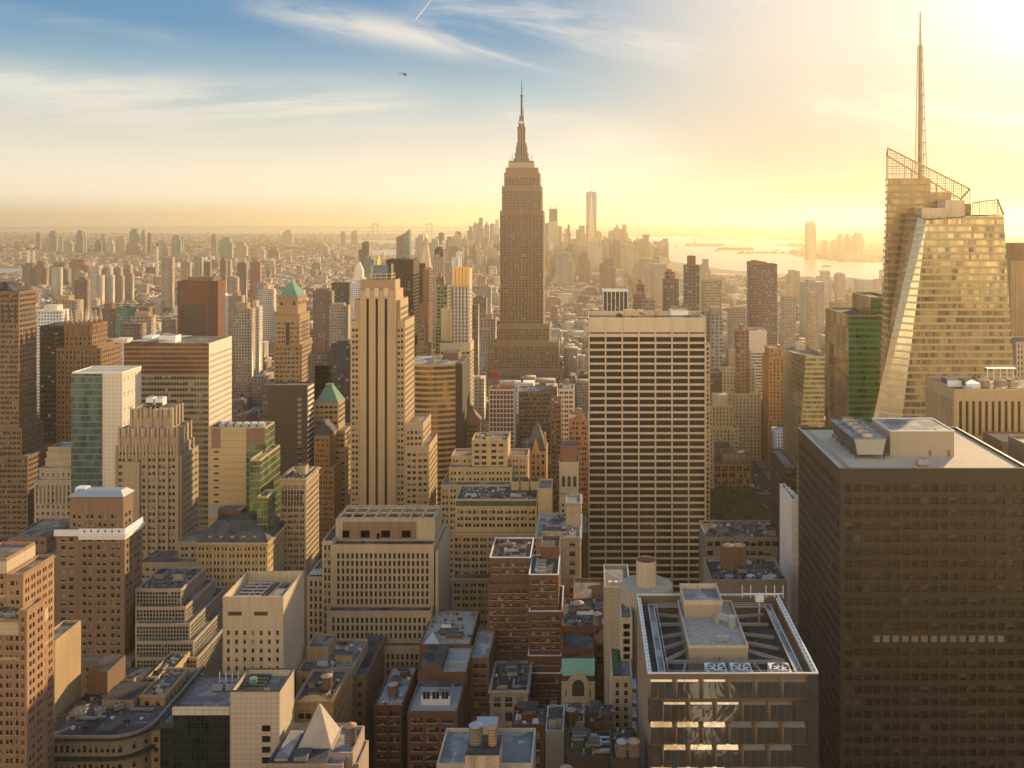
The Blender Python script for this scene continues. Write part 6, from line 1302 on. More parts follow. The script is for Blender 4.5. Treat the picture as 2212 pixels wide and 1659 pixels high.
FT = [
 # left and centre, mid distance
 (377, 465, 608, 1250, 'brown', 'tall dark red-brown tower with chamfered corners and black window strips', 'chamfer'),
 (503, 540, 668, 1100, 'tan', 'tan slab with regular windows right of the chamfered red-brown tower'), (540, 556, 664, 1140, 'cream', 'cream block with white sunlit side right of the tan slab'),
 (445, 500, 640, 1500, 'white', 'white classical block with tall columns behind the chamfered tower'), (262, 300, 700, 1020, 'brown', 'brown slab left of the chamfered tower, shorter than it'), (282, 322, 684, 1060, 'tan', 'tan twin slab directly left of the chamfered tower'), (300, 318, 664, 1500, 'brown', 'small dark brown slab left of the chamfered tower'),
 (205, 250, 745, 900, 'tan', 'tan apartment block right of the spiky crowned tower'), (240, 275, 742, 860, 'white', 'white angular stepped block right of the spiky crowned tower'), (80, 128, 672, 1000, 'white', 'white apartment block with a curved top above the dark brown slab'), (112, 160, 650, 1250, 'tan', 'tan cross-shaped apartment tower left of the spiky finials'), (212, 248, 668, 1250, 'brown', 'brown banded apartment slab behind the spiky crowned tower'), (250, 280, 668, 1180, 'green', 'greenish glass apartment block behind the banded slab'),
 (160, 185, 605, 1900, 'brown', 'isolated dark brown point block above the red housing estate'), (158, 180, 590, 2300, 'tan', 'tan slab behind the isolated dark brown point block'), (188, 216, 575, 2600, 'cream', 'first pair of cream housing slabs beside the park'), (217, 240, 576, 2640, 'cream', 'second pair of cream housing slabs beside the park'), (241, 262, 578, 2680, 'tan', 'first tan housing slab right of the cream slabs'), (262, 283, 572, 2720, 'tan', 'second tan housing slab right of the cream slabs'),
 (110, 128, 578, 2800, 'cream', 'cream point block by the river at left'), (47, 72, 568, 3300, 'brown', 'dark brown slab by the river, left one'), (73, 96, 566, 3300, 'brown', 'dark brown slab by the river, right one'), (105, 140, 570, 3400, 'brown', 'wide brown riverside slab near the power station'), (140, 185, 563, 3700, 'red', 'long red brick power station hall by the river'),
 (350, 370, 556, 2500, 'tan', 'tall tan banded housing tower in the middle left distance'), (392, 408, 566, 2400, 'tan', 'tall narrow tan housing tower in the middle left distance'), (420, 434, 555, 2700, 'tan', 'narrow tan tower left of the dark slabs row'), (436, 452, 566, 2750, 'brown', 'brown slab right of the narrow tan tower'), (475, 486, 562, 2700, 'brown', 'brown river housing slab'), (486, 496, 562, 2750, 'tan', 'tan river housing slab'), (512, 530, 570, 2400, 'brown', 'brown tower with setbacks in the left distance'), (490, 510, 600, 1900, 'tan', 'tan tower right of the chamfered tower top'), (540, 560, 566, 2600, 'red', 'red brick slab left of the green pyramid tower'),
 (493, 520, 640, 1400, 'tan', 'tan block with ornate crown right of the chamfered tower'), (556, 588, 625, 1700, 'cream', 'pair of sunlit cream blocks left of the green pyramid'), (553, 574, 612, 1800, 'tan', 'ornate tan block behind the cream pair'),
 (676, 714, 630, 1350, 'brown', 'brown flat block right of the green pyramid tower'), (680, 716, 790, 900, 'dark', 'dark angular glass block right of the green pyramid tower'), (711, 748, 662, 1050, 'tan', 'gridded tan tower right of the green pyramid tower'), (716, 753, 612, 1500, 'dark', 'dark glass wedge tower left of the striped tower'), (738, 778, 612, 1850, 'white', 'white arcaded block beside the clock tower base'), (672, 712, 758, 900, 'brown', 'dark brown office behind the small green pyramid tower'), (716, 756, 745, 860, 'dark', 'very dark office with lit windows left of the striped tower'), (736, 758, 805, 800, 'dark', 'plain dark wall touching the striped tower left shoulder'),
 (774, 801, 524, 2600, 'brown', 'broad dark brown riverside tower left of the glass tower'), (787, 807, 560, 2400, 'green', 'green-netted building below the dark brown riverside tower'), (897, 917, 507, 5200, 'grey', 'tall grey slab behind the gold-topped clock tower'),
 (939, 957, 538, 1750, 'dark', 'dark glass tower with bronze reflection'), (936, 954, 555, 1740, 'gold', 'golden banded tower in front of the dark bronze one'), (942, 958, 600, 1400, 'red', 'red block with a gold mansard roof'), (958, 976, 565, 1950, 'tan', 'balconied tan tower between the clock tower and the gold-capped tower'), (975, 990, 556, 2300, 'white', 'white rounded tower far behind the gold-capped tower'),
 (1022, 1050, 645, 1500, 'brown', 'brown ornate block left of the great skyscraper'), (1030, 1060, 620, 1750, 'grey', 'dark grey block left of the great skyscraper'), (1038, 1070, 690, 1330, 'tan', 'tan office left shoulder of the great skyscraper'), (1030, 1055, 735, 1240, 'tan', 'tan corner block along the avenue'), (1017, 1032, 660, 1100, 'brown', 'brown sliver along the avenue'),
 # right side
 (1303, 1356, 630, 915, 'dark', 'dark office with white rim and thin white fins behind the gridded slab roof', 'rim'), (1370, 1396, 642, 1000, 'red', 'red brick apartment tower behind the gridded slab roof'), (1376, 1392, 618, 1100, 'red', 'red stepped upper block behind the red apartment tower'), (1388, 1415, 650, 960, 'tan', 'tan balconied block beside the red apartment tower'),
 (1434, 1466, 606, 1120, 'brown', 'broad brown tower with a round dark cap'), (1438, 1458, 590, 1140, 'red', 'round-topped upper part of a reddish tower'), (1452, 1492, 665, 980, 'tan', 'tan block in front of the round-capped tower'),
 (1480, 1511, 575, 990, 'brown', 'tall slim brown glass tower with slanted crown', 'slant'), (1518, 1558, 607, 1110, 'gold', 'shimmering golden glass block with blank top band'), (1512, 1526, 690, 1000, 'dark', 'dark block below the golden shimmering block'), (1532, 1560, 680, 1000, 'grey', 'grey mirrored block below the golden shimmering block'),
 (1621, 1679, 572, 1150, 'brown', 'tall bronze balconied tower with a sloping dark top', 'slope'), (1513, 1535, 560, 2600, 'grey', 'wide stepped grey block by the water'), (1592, 1618, 715, 1000, 'red', 'red block with orange windows'), (1575, 1610, 668, 1300, 'tan', 'tan loft block in golden haze'), (1690, 1720, 640, 1500, 'tan', 'hazy tan block right of the bronze tower'), (1735, 1780, 610, 1900, 'grey', 'hazy wide grey block near the water'), (1700, 1722, 583, 2600, 'tan', 'hazy block with a small cupola near the shore'), (1712, 1732, 585, 2650, 'tan', 'hazy tan slab next to the cupola block'), (1768, 1800, 588, 2550, 'cream', 'hazy cream slab by the shore'), (1806, 1826, 592, 2500, 'tan', 'hazy stepped slab by the shore'), (1852, 1890, 604, 2300, 'cream', 'hazy low cream hall with a dome by the shore'), (1745, 1768, 640, 1500, 'gold', 'hazy golden tower above the sloping glass block'), (1798, 1830, 655, 1400, 'tan', 'hazy tan tower above the emerald tower flank'),
 # downtown
 (1021, 1031, 486, 5600, 'grey', 'spired downtown tower left of the rippled steel tower', 'spire'), (1009, 1022, 490, 5700, 'grey', 'broad downtown slab left of the spired tower'), (1030, 1045, 472, 5300, 'grey', 'rippled steel downtown tower'), (1046, 1056, 486, 5700, 'tan', 'downtown tower with pyramid top right of the rippled tower', 'spire'), (1066, 1080, 475, 5800, 'white', 'pale downtown slab with dark bands'), (1058, 1067, 484, 5700, 'grey', 'grey downtown slab with antenna'), (1062, 1082, 508, 5300, 'grey', 'wide finely gridded downtown block'),
 (942, 962, 504, 5200, 'dark', 'dark stepped downtown block'), (925, 950, 518, 4800, 'grey', 'grey municipal slab at the left of downtown'), (978, 998, 503, 5500, 'dark', 'dark tapering downtown block'), (976, 994, 515, 5000, 'tan', 'downtown court tower with pyramid roof', 'spire'), (996, 1012, 520, 5000, 'tan', 'tan municipal tower with tiered crown', 'spire'), (960, 980, 512, 5300, 'glass', 'glassy downtown office'), (1012, 1024, 500, 5400, 'grey', 'grey downtown filler tower'), (1040, 1058, 515, 5100, 'brown', 'brown downtown tower by the great skyscraper'), (950, 965, 522, 4700, 'white', 'white downtown block'), (985, 996, 545, 3800, 'white', 'pure white midrise tower'),
 (1184, 1205, 478, 5100, 'cream', 'pale striped tower under construction with black netted top', 'build'), (1205, 1214, 488, 5200, 'gold', 'golden slab beside the tower under construction'), (1223, 1233, 485, 5300, 'brown', 'slim brown downtown tower'), (1216, 1227, 496, 5000, 'cream', 'cream rounded downtown tower'), (1174, 1184, 482, 4700, 'glass', 'stacked glass boxes tower behind the great skyscraper'), (1244, 1268, 487, 5000, 'gold', 'broad bronze-gold glass block at the foot of the tapering glass tower'), (1285, 1300, 505, 5300, 'gold', 'domed golden office', 'dome'), (1277, 1290, 516, 4600, 'brown', 'brown arched-top tower'),
 (1314, 1326, 503, 5500, 'gold', 'domed financial office', 'dome'), (1324, 1341, 496, 5500, 'tan', 'pyramid-topped financial office', 'spire'), (1340, 1357, 486, 5350, 'tan', 'pale banded rectangular riverside tower'), (1372, 1390, 518, 5400, 'gold', 'golden lower office'), (1382, 1407, 510, 5200, 'brown', 'large brown riverside bank tower'), (1424, 1434, 521, 5200, 'brown', 'lonely brown riverside apartment tower'), (1431, 1440, 533, 5100, 'tan', 'shorter tan riverside tower'), (1407, 1416, 533, 5300, 'tan', 'tan riverside tower'), (1316, 1345, 520, 4300, 'brown', 'dark brown civic block'), (1340, 1380, 530, 4200, 'tan', 'broad tan downtown block'), (1270, 1300, 520, 4100, 'cream', 'white stepped downtown loft block'), (1215, 1245, 532, 3900, 'brown', 'rust-brown art deco communications block'), (1250, 1275, 545, 3500, 'brown', 'brown windowless block'), (1200, 1240, 548, 3300, 'grey', 'grey loft block'), (1295, 1330, 560, 2900, 'brown', 'brown loft block'), (1370, 1420, 560, 2900, 'tan', 'long tan loft block'), (1395, 1450, 572, 2600, 'tan', 'long cream-tan block near the right shore'),
 # Brooklyn and beyond
 (78, 85, 505, 7800, 'brown', 'clock-topped brown tower far left', 'spire'), (105, 119, 500, 7300, 'glass', 'tall glassy tower far left'), (97, 105, 516, 7400, 'grey', 'grey tower beside the far left glassy tower'), (128, 134, 511, 7600, 'grey', 'slim grey tower far left'), (136, 153, 520, 7100, 'grey', 'white rounded-top tower far left'), (164, 177, 498, 7000, 'glass', 'twin dark tower with sun glint, left part'), (176, 184, 502, 7050, 'gold', 'sunlit right part of the twin dark tower'), (205, 217, 519, 7000, 'dark', 'dark rounded tower'), (216, 227, 509, 7100, 'tan', 'pale tower with a bright cap'), (228, 243, 521, 7000, 'cream', 'cream slab cluster'), (252, 267, 516, 6900, 'tan', 'brown barrel-topped tower', 'dome'), (279, 296, 494, 6900, 'glass', 'tall patterned glass tower in the far city'), (305, 313, 497, 7000, 'grey', 'first slim tower of the far pair'), (319, 325, 504, 7000, 'dark', 'second slim tower of the far pair'), (270, 300, 526, 6500, 'red', 'wide red brick block below the patterned tower'), (338, 353, 519, 6600, 'grey', 'tiered grey far block'), (370, 388, 509, 6700, 'glass', 'greenish far slab'), (388, 395, 515, 6800, 'green', 'narrow green far tower'), (349, 362, 533, 6300, 'red', 'small bright red far block'), (456, 466, 507, 6500, 'brown', 'slim brown stepped far tower'), (473, 498, 514, 6000, 'green', 'bridge-side greenish block'), (508, 530, 524, 6000, 'tan', 'pair of tan far slabs'), (578, 600, 536, 5600, 'red', 'red netted building site far away'), (556, 570, 533, 5900, 'cream', 'pale far tower with a notched top'), (610, 630, 498, 9500, 'grey', 'wide grey block on the far shore'), (735, 746, 500, 9500, 'brown', 'square brown block near the suspension bridge, left'), (758, 772, 499, 9500, 'brown', 'square brown block near the suspension bridge, right'), (680, 708, 528, 7000, 'grey', 'double grey slab in the far city'),
 # Jersey side
 (1742, 1763, 488, 6000, 'gold', 'tallest rectangular tower across the river with tapered top', 'taper'), (1777, 1789, 520, 6200, 'gold', 'short hazy tower right of the tallest one across the river'), (1796, 1808, 520, 6250, 'gold', 'second short hazy tower across the river'), (1809, 1822, 507, 6300, 'gold', 'first of three hazy towers across the river'), (1825, 1838, 507, 6350, 'gold', 'second of three hazy towers across the river'), (1843, 1867, 503, 6300, 'gold', 'broadest of three hazy towers across the river'), (1780, 1860, 545, 6100, 'gold', 'long low hazy block row across the river'), (1825, 1900, 556, 5700, 'gold', 'long low waterfront hall across the river')]
for i, e in enumerate(FT):
    a, c, py, Y, ck, lb = e[:6]; kind = e[6] if len(e) > 6 else ''
    X0, X1, zt = WX(a, Y), WX(c, Y), WZ(py, Y); d = min(max(18, (X1-X0)*.8), 60); col = FARW[ck]; al = ((i*37) % 100)/100
    t = empty('tower' if zt > 70 else 'block', ((X0+X1)/2, Y+d/2, 0), lb+(', in the distance' if len(lb.split()) < 6 else ''), 'building'); og = tuple(t.location)
    if Y < 3000: HEROES.append((lb, (a+c)/2, Y))
    FOOT.append((X0-1, X1+1, Y-1, Y+d+1, zt))
    if kind == 'chamfer':
        q = MB(); k_ = 9; q.prism([(X0+k_, Y), (X1-k_, Y), (X1, Y+k_), (X1, Y+d-k_), (X1-k_, Y+d), (X0+k_, Y+d), (X0, Y+d-k_), (X0, Y+k_)], 0, zt, BR('red_brown_brick', (.15, .075, .05)), ROOFD); q.build('wall', t)
        q = MB(); [q.box(X0+k_+s_*5.6, X0+k_+s_*5.6+4.2, Y-.15, Y-.01, 20, zt-31, DARKM) for s_ in range(6)]; q.build('window_strip', t)
    else:
        w = X1-X0
        if Y > 2300 and w > 26 and not kind: bx = [(X0, X0+w*.42, Y+d*.1, Y+d*.8, 0, zt*.90, col, al), (X0+w*.28, X0+w*.80, Y, Y+d, 0, zt, col, al), (X0+w*.7, X1, Y+d*.15, Y+d*.9, 0, zt*.80, tuple(v*1.12 for v in col), al)]
        else: bx = [(X0, X1, Y, Y+d, 0, zt, col, al)]
        far_mesh(None, bx, 'wall', t, og)
    w = X1-X0
    q = MB(); cm = BR('far_cap_'+ck, col)
    if kind == 'spire': q.frustum(X0+w*.12, X1-w*.12, Y+d*.12, Y+d*.88, zt, X0+w*.47, X1-w*.47, Y+d*.47, Y+d*.53, zt+w*.75, cm); q.cyl((X0+X1)/2, Y+d/2, zt+w*.7, zt+w*1.3, w*.03, w*.01, cm, 6); q.build('pyramid_roof', t)
    elif kind == 'dome': [q.frustum(X0+w*(.5-.5*math.cos(j*.26)), X1-w*(.5-.5*math.cos(j*.26)), Y+d*(.5-.5*math.cos(j*.26)), Y+d*(.5+.5*math.cos(j*.26)), zt+w*.45*math.sin(j*.26), X0+w*(.5-.5*math.cos((j+1)*.26)), X1-w*(.5-.5*math.cos((j+1)*.26)), Y+d*(.5-.5*math.cos((j+1)*.26)), Y+d*(.5+.5*math.cos((j+1)*.26)), zt+w*.45*math.sin((j+1)*.26), cm) for j in range(5)]; q.build('dome', t)
    elif kind == 'taper': q.frustum(X0, X1, Y, Y+d, zt, X0+w*.12, X1-w*.12, Y+5, Y+d-5, zt+26, cm); q.build('tapered_top', t)
    elif kind == 'slant': q.box(X0+w*.25, X0+w*.75, Y+2, Y+d-2, zt, zt+11, BRN); q.build('crown', t)
    elif kind == 'slope': q.poly([(X0, Y-.1, zt), (X1, Y-.1, zt), (X1, Y-.1, zt+1), (X0+w*.75, Y-.1, zt+1.4), (X0+w*.2, Y-.1, zt+6), (X0, Y-.1, zt+6)], BRN); q.box(X0, X0+w*.6, Y, Y+d, zt, zt+3.5, BRN); q.build('sloping_top', t)
    elif kind == 'rim': rim(q, X0-.6, X1+.6, Y-.6, Y+d+.6, zt, 1.6, 1.2, WHITE); q.build('rim', t); q = MB(); [q.box(X0+k*w/6-.3, X0+k*w/6+.3, Y-.7, Y-.01, 60, zt, WHITE) for k in range(7)]; q.build('fins', t)
    elif kind == 'build':
        q.box(X0+w*.1, X1-w*.05, Y+4, Y+d-4, zt, WZ(451, Y), DARKM); q.build('netted_top', t)
    elif zt-H*.0 > 40 and R.random() < .8: q.box(X0+w*R.uniform(.1, .4), X1-w*R.uniform(.1, .4), Y+d*.2, Y+d*.8, zt, zt+R.uniform(3, 8), cm); q.build('bulkhead', t)
    if Y < 1700 and kind != 'chamfer':
        q = MB(); rim(q, X0-.25, X1+.25, Y-.25, Y+d+.25, zt, .9, .5, cm); q.build('parapet', t)

# landmark: tapering eight-sided glass tower with mast
Y = 5300.0; t = empty('tapering_glass_tower', (WX(1277, Y), Y+30, 0), 'tallest downtown tower: tapering bluish glass with triangular facets and a thin mast', 'office building')
xc, yc, h0, zt = WX(1277.5, Y), Y+30, WX(1289, Y)-WX(1277.5, Y), WZ(415, Y)
q = MB(); bs = [(xc-h0, yc-h0, 0), (xc+h0, yc-h0, 0), (xc+h0, yc+h0, 0), (xc-h0, yc+h0, 0)]; r_ = h0*.99
ts = [(xc, yc-r_, zt), (xc+r_, yc, zt), (xc, yc+r_, zt), (xc-r_, yc, zt)]; BGm = glass_mat('blue_grey_glass', (.22, .27, .28), .15, .5); BG2 = glass_mat('pale_gold_glass', (.44, .36, .20), .2, .4)
for k in range(4):
    q.poly([bs[k], bs[(k+1) % 4], ts[k]], BG2); q.poly([bs[(k+1) % 4], ts[(k+1) % 4], ts[k]], BGm)
q.poly(ts, METAL); q.build('glass_shell', t)
q = MB(); q.cyl(xc, yc, zt, zt+6, 18, 18, METAL, 12); q.cyl(xc, yc, zt, WZ(377, Y), 2.4, .6, METAL, 8); q.build('mast', t)
# clock tower with gold top, gold pyramid, white domed tower, slanted glass tower
Y = 2150.0; t = empty('gold_topped_clock_tower', (WX(918, Y), Y+12, 0), 'pale clock tower with steep pyramid roof and golden lantern', 'clock tower'); xc, yc = WX(918, Y), Y+12
q = MB(); q.box(xc-13, xc+13, yc-12, yc+12, 0, WZ(575, Y), TAN); q.build('shaft', t)
q = MB(); q.frustum(xc-11, xc+11, yc-11, yc+11, WZ(575, Y), xc-5, xc+5, yc-5, yc+5, WZ(530, Y), CREAM); q.build('pyramid_roof', t)
GD = flat_mat('gilding', (.75, .48, .12), .25, .6, .8)
q = MB(); q.cyl(xc, yc, WZ(530, Y), WZ(514, Y), 4.6, 4, TAN, 8); q.build('lantern', t); q = MB(); q.cyl(xc, yc, WZ(514, Y), WZ(505, Y), 4, 1.2, GD, 12); q.cyl(xc, yc, WZ(505, Y), WZ(490, Y), .9, .1, GD, 8); q.build('gold_cap', t)
Y = 1900.0; t = empty('gold_pyramid_tower', (WX(816, Y), Y+12, 0), 'stone tower with small gleaming golden pyramid, just above the striped tower roof', 'office building'); xc, yc = WX(816, Y), Y+12
q = MB(); q.box(xc-14, xc+14, yc-12, yc+12, 0, WZ(573, Y), TAN); q.build('shaft', t); q = MB(); q.cyl(xc, yc, WZ(573, Y), WZ(562, Y), 4.6, 3.6, GD, 8); q.cyl(xc, yc, WZ(562, Y), WZ(549, Y), 3.4, .1, GD, 8); q.build('gold_pyramid', t)
Y = 2300.0; t = empty('white_lantern_tower', (WX(773, Y), Y+12, 0), 'white stone tower with columned belfry and pointed top, left of the striped tower', 'clock tower'); xc, yc = WX(773, Y), Y+14
q = MB(); q.box(xc-14, xc+14, yc-12, yc+12, 0, WZ(600, Y), WHT); q.build('shaft', t); q = MB(); q.box(xc-10, xc+10, yc-10, yc+10, WZ(600, Y), WZ(582, Y), WHT); q.frustum(xc-9, xc+9, yc-9, yc+9, WZ(582, Y), xc-2.5, xc+2.5, yc-2.5, yc+2.5, WZ(566, Y), WHT); q.cyl(xc, yc, WZ(566, Y), WZ(553, Y), 2.2, .2, COPPER, 8); q.build('belfry', t)
Y = 2250.0; t = empty('slant_topped_glass_tower', (WX(870, Y), Y+10, 0), 'slender dark glass tower with a slanted top rising behind the black slab tower', 'apartment tower')
q = MB(); A, C = WX(856, Y), WX(884, Y); z1, z2 = WZ(512, Y), WZ(495, Y); GT = curtain_mat('blue_green_tower_glass', (.10, .15, .15), (.10, .09, .06), (.14, .14, .10), 3, 4, .3, .4, .1, 1.0, .3); xm = WX(871, Y)
facep(q, [Vector((A, Y, 0)), Vector((xm, Y, 0)), Vector((xm, Y, z1+6)), Vector((A, Y, z1))], curtain_mat('unfinished_front', (.10, .09, .06), (.20, .14, .08), (.16, .12, .07), 3, 4, .4, .1, .4, 1.4, .4)); facep(q, [Vector((xm, Y, 0)), Vector((C, Y, 0)), Vector((C, Y, z2)), Vector((xm, Y, z1+6))], GT)
facep(q, [Vector((C, Y, 0)), Vector((C, Y+26, 0)), Vector((C, Y+26, z2)), Vector((C, Y, z2))], GT); facep(q, [Vector((A, Y+26, 0)), Vector((A, Y, 0)), Vector((A, Y, z1)), Vector((A, Y+26, z1))], GT); q.poly([(A, Y, z1), (xm, Y, z1+6), (C, Y, z2), (C, Y+26, z2), (A, Y+26, z1)], METAL); q.build('glass_shell', t)
# cranes on the tower under construction
for k, (a, c, tx, ty) in enumerate(((1187, 466, 1180, 441), (1199, 463, 1214, 437))):
    Y = 5110.0; o = empty('tower_crane', (WX(1190+k*9, Y), Y+10, WZ(452, Y)), 'small far crane %s, on top of the netted downtown tower under construction' % ('leaning left', 'leaning right')[k], 'crane')
    q = MB(); X = WX(1190+k*9, Y); q.bar((X, Y+10, WZ(452, Y)), (X, Y+10, WZ(445, Y)), 3, RC); q.build('mast', o); q = MB(); q.bar((X, Y+10, WZ(446, Y)), (WX(tx, Y), Y+10, WZ(ty, Y)), 2.0, RC); q.build('jib', o)
# tall striped smokestack
for (px, y0p, y1p, Y, r_, lb) in ((340, 525, 595, 3600, 4, 'tall thin power station chimney with dark top, left distance'), (61, 535, 568, 4300, 5, 'left pale twin chimney by the river'), (73, 535, 568, 4300, 5, 'right pale twin chimney by the river')):
    o = empty('chimney', (WX(px, Y), Y, 0), lb, 'chimney'); q = MB(); q.cyl(WX(px, Y), Y, 0, WZ(y0p, Y)-12, r_*1.2, r_, WHT, 12); q.build('stack', o); q = MB(); q.cyl(WX(px, Y), Y, WZ(y0p, Y)-12, WZ(y0p, Y), r_, r_, DARKM, 12); q.build('rim', o)
# ===== ground, water, hills
def gp(px, py, z=0.0):
    Y = (H-z)*F/(py-HY); return (WX(px, Y), Y)
def gmat(n, o):
    P = n('ShaderNodeNewGeometry').outputs['Position']
    a = n.noise(P, .012, 4, .7); c = n.noise(P, .0016, 3, .6)
    col = n.mix(a, (.07, .06, .055), (.17, .14, .11)); col = n.mix(n.step(c, .5, .62), col, (.16, .13, .07))
    princ(n, o, col, .9, .2)
q = MB(); q.quad((-32000, -400, 0), (32000, -400, 0), (32000, 36500, 0), (-32000, 36500, 0), mat('city_ground', gmat)); o = q.build('ground', None, (0, 0, 0)); tag(o, kind='structure')
def wmat(n, o):
    P = n('ShaderNodeNewGeometry').outputs['Position']
    b = n('ShaderNodeBump', {'Strength': .35, 'Distance': 4.0, 'Height': n.noise(n.v('MULTIPLY', P, (1, .6, 1)), .02, 4, .6)}).outputs[0]
    princ(n, o, n.mix(n.noise(P, .0012, 3, .6), (.26, .24, .18), (.40, .36, .26)), .28, .8, normal=b)
WM = mat('harbour_water', wmat)
WATER = [
 ('lower_bay_water', [(-400, 494.5), (-400, 499), (200, 504), (700, 506), (885, 505.5), (1000, 503), (1200, 498), (1290, 494.5)], 1.2),
 ('basin_water', [(728, 519), (855, 519), (862, 527), (724, 526)], 1.2),
 ('narrows_water', [(885, 507), (978, 506), (1004, 519), (1040, 530), (905, 528), (885, 519)], 1.25),
 ('river_mouth_water', [(800, 540), (905, 538), (905, 553), (792, 556)], 1.2),
 ('east_river_water', [(-60, 600), (48, 596), (52, 580), (-60, 579)], 1.2),
 ('harbour_water', [(1020, 510.5), (1431, 510.5), (1500, 511), (1512, 517), (1651, 517), (1739, 521), (1740, 527), (1677, 529), (1720, 535), (1736, 541), (1700, 546), (1725, 556), (1760, 558), (1791, 562), (1818, 566), (1905, 568), (2300, 572), (2300, 640), (2000, 614), (1905, 609), (1837, 607), (1679, 592), (1563, 583), (1443, 564), (1412, 545), (1300, 538), (1020, 530)], 1.3),
 ('far_bay_water', [(1930, 499.5), (2500, 499.5), (2500, 512), (1930, 512)], 1.2)]
WP = []
for nm, pts, z in WATER:
    P = [gp(*p) for p in pts]; WP.append(P)
    q = MB(); q.poly([(x, y, z) for x, y in P], WM); o = q.build(nm, None, (0, 0, 0))
    # triangulate the concave outline properly
    bm = bmesh.new(); bm.from_mesh(o.data); bmesh.ops.triangulate(bm, faces=bm.faces[:]); bmesh.ops.recalc_face_normals(bm, faces=bm.faces[:])
    for f_ in bm.faces:
        if f_.normal.z < 0: f_.normal_flip()
    bm.to_mesh(o.data); bm.free(); tag(o, kind='structure')
def inside(x, y, P):
    c = False; j = len(P)-1
    for i in range(len(P)):
        if (P[i][1] > y) != (P[j][1] > y) and x < (P[j][0]-P[i][0])*(y-P[i][1])/(P[j][1]-P[i][1])+P[i][0]: c = not c
        j = i
    return c
def wet(x, y): return any(inside(x, y, P) for P in WP)
def hillm(n, o):
    P = n('ShaderNodeNewGeometry').outputs['Position']
    princ(n, o, n.mix(n.noise(n.v('MULTIPLY', P, (1, .3, 1)), .004, 5, .7), (.08, .075, .04), (.30, .25, .18)), .9, .1)
HM = mat('hill_woods_and_roofs', hillm)
def ridge(nm, prof, Yn, Yc, py0, seed):
    """hill range: prof = (px, crest row) at Yc, foot at Yn"""
    r = random.Random(seed); q = MB(); px0, px1 = prof[0][0], prof[-1][0]; N = 90; rows = []
    for k in range(N+1):
        px = px0+(px1-px0)*k/N
        for a, c in zip(prof, prof[1:]):
            if a[0] <= px <= c[0]: cr = a[1]+(c[1]-a[1])*(px-a[0])/(c[0]-a[0])
        zc = max(3, WZ(cr, Yc)+r.uniform(-3, 3)); X = WX(px, Yc)
        rows.append([(WX(px, Yn), Yn, -1), (WX(px, Yn+(Yc-Yn)*.3), Yn+(Yc-Yn)*.3, zc*.35+r.uniform(-2, 2)), (WX(px, Yn+(Yc-Yn)*.65), Yn+(Yc-Yn)*.65, zc*.72+r.uniform(-3, 3)), (X, Yc, zc), (X, Yc+1800, -1)])
    for a, c in zip(rows, rows[1:]):
        for j in range(4): q.quad(a[j], c[j], c[j+1], a[j+1], HM)
    tag(q.build(nm, None, (0, 0, 0)), kind='structure')
ridge('island_hills', [(1285, 494), (1300, 491.5), (1325, 489), (1373, 488), (1425, 486.7), (1490, 488.4), (1600, 489.5), (1800, 490.5), (1960, 493)], 15000, 20500, 510, 3)
ridge('headland_hills', [(100, 491), (170, 489.6), (400, 488.2), (700, 488.4), (1000, 488), (1300, 487.6), (1700, 489.8), (2300, 489.8)], 32500, 34500, 490, 4)
for nm, px0, px1, py in (('park_island', 1481, 1565, 531.5), ('museum_island', 1541, 1631, 540), ('park_spit', 1587, 1745, 548), ('curved_spit', 1677, 1735, 531), ('bay_headland', 885, 960, 512), ('pier_headland', 1570, 1655, 516)):
    Y = GY(py); q = MB(); w = WX(px1, Y)-WX(px0, Y); d = 120 if 'spit' not in nm else 90; n_ = 18
    q.prism([(WX(px0, Y)+w*(.5-.5*math.cos(math.pi*k/n_)), Y-d*.5*math.sin(math.pi*k/n_)*(1+.3*math.sin(k*2.1))) for k in range(n_)]+[(WX(px0, Y)+w*(.5+.5*math.cos(math.pi*k/n_)), Y+d*math.sin(math.pi*k/n_)) for k in range(n_)], 0, 4, HM); tag(q.build(nm, None, (0, 0, 0)), kind='structure')
# statue on its pedestal
Y = GY(531.5); X = WX(1501, Y); SC = flat_mat('verdigris_statue', (.20, .26, .20), .7); t = empty('harbour_statue', (X, Y, 4), 'robed statue with a raised torch on a tall stone pedestal, on the harbour island', 'statue')
q = MB(); q.frustum(X-34, X+34, Y-34, Y+34, 4, X-30, X+30, Y-30, Y+30, 16, GREY); q.frustum(X-11, X+11, Y-11, Y+11, 16, X-7, X+7, Y-7, Y+7, 47, GREY); q.build('pedestal', t)
q = MB(); q.cyl(X, Y, 47, 70, 6.2, 4.4, SC, 12); q.cyl(X, Y, 70, 80, 4.6, 2.0, SC, 12); q.cyl(X, Y, 80, 85.5, 1.9, 1.7, SC, 10); q.cyl(X, Y, 84.5, 86.5, 3.0, 3.4, SC, 7); q.bar((X+2.6, Y, 77), (X+5.2, Y, 92), 1.8, SC); q.bar((X-2, Y-1, 76), (X-4.6, Y-2, 68), 2.2, SC); q.build('figure', t)
q = MB(); q.cyl(X+5.2, Y, 92, 94, 1.0, 1.9, SC, 8); q.cyl(X+5.2, Y, 94, 97, 1.2, .1, GD, 8); q.build('torch', t)
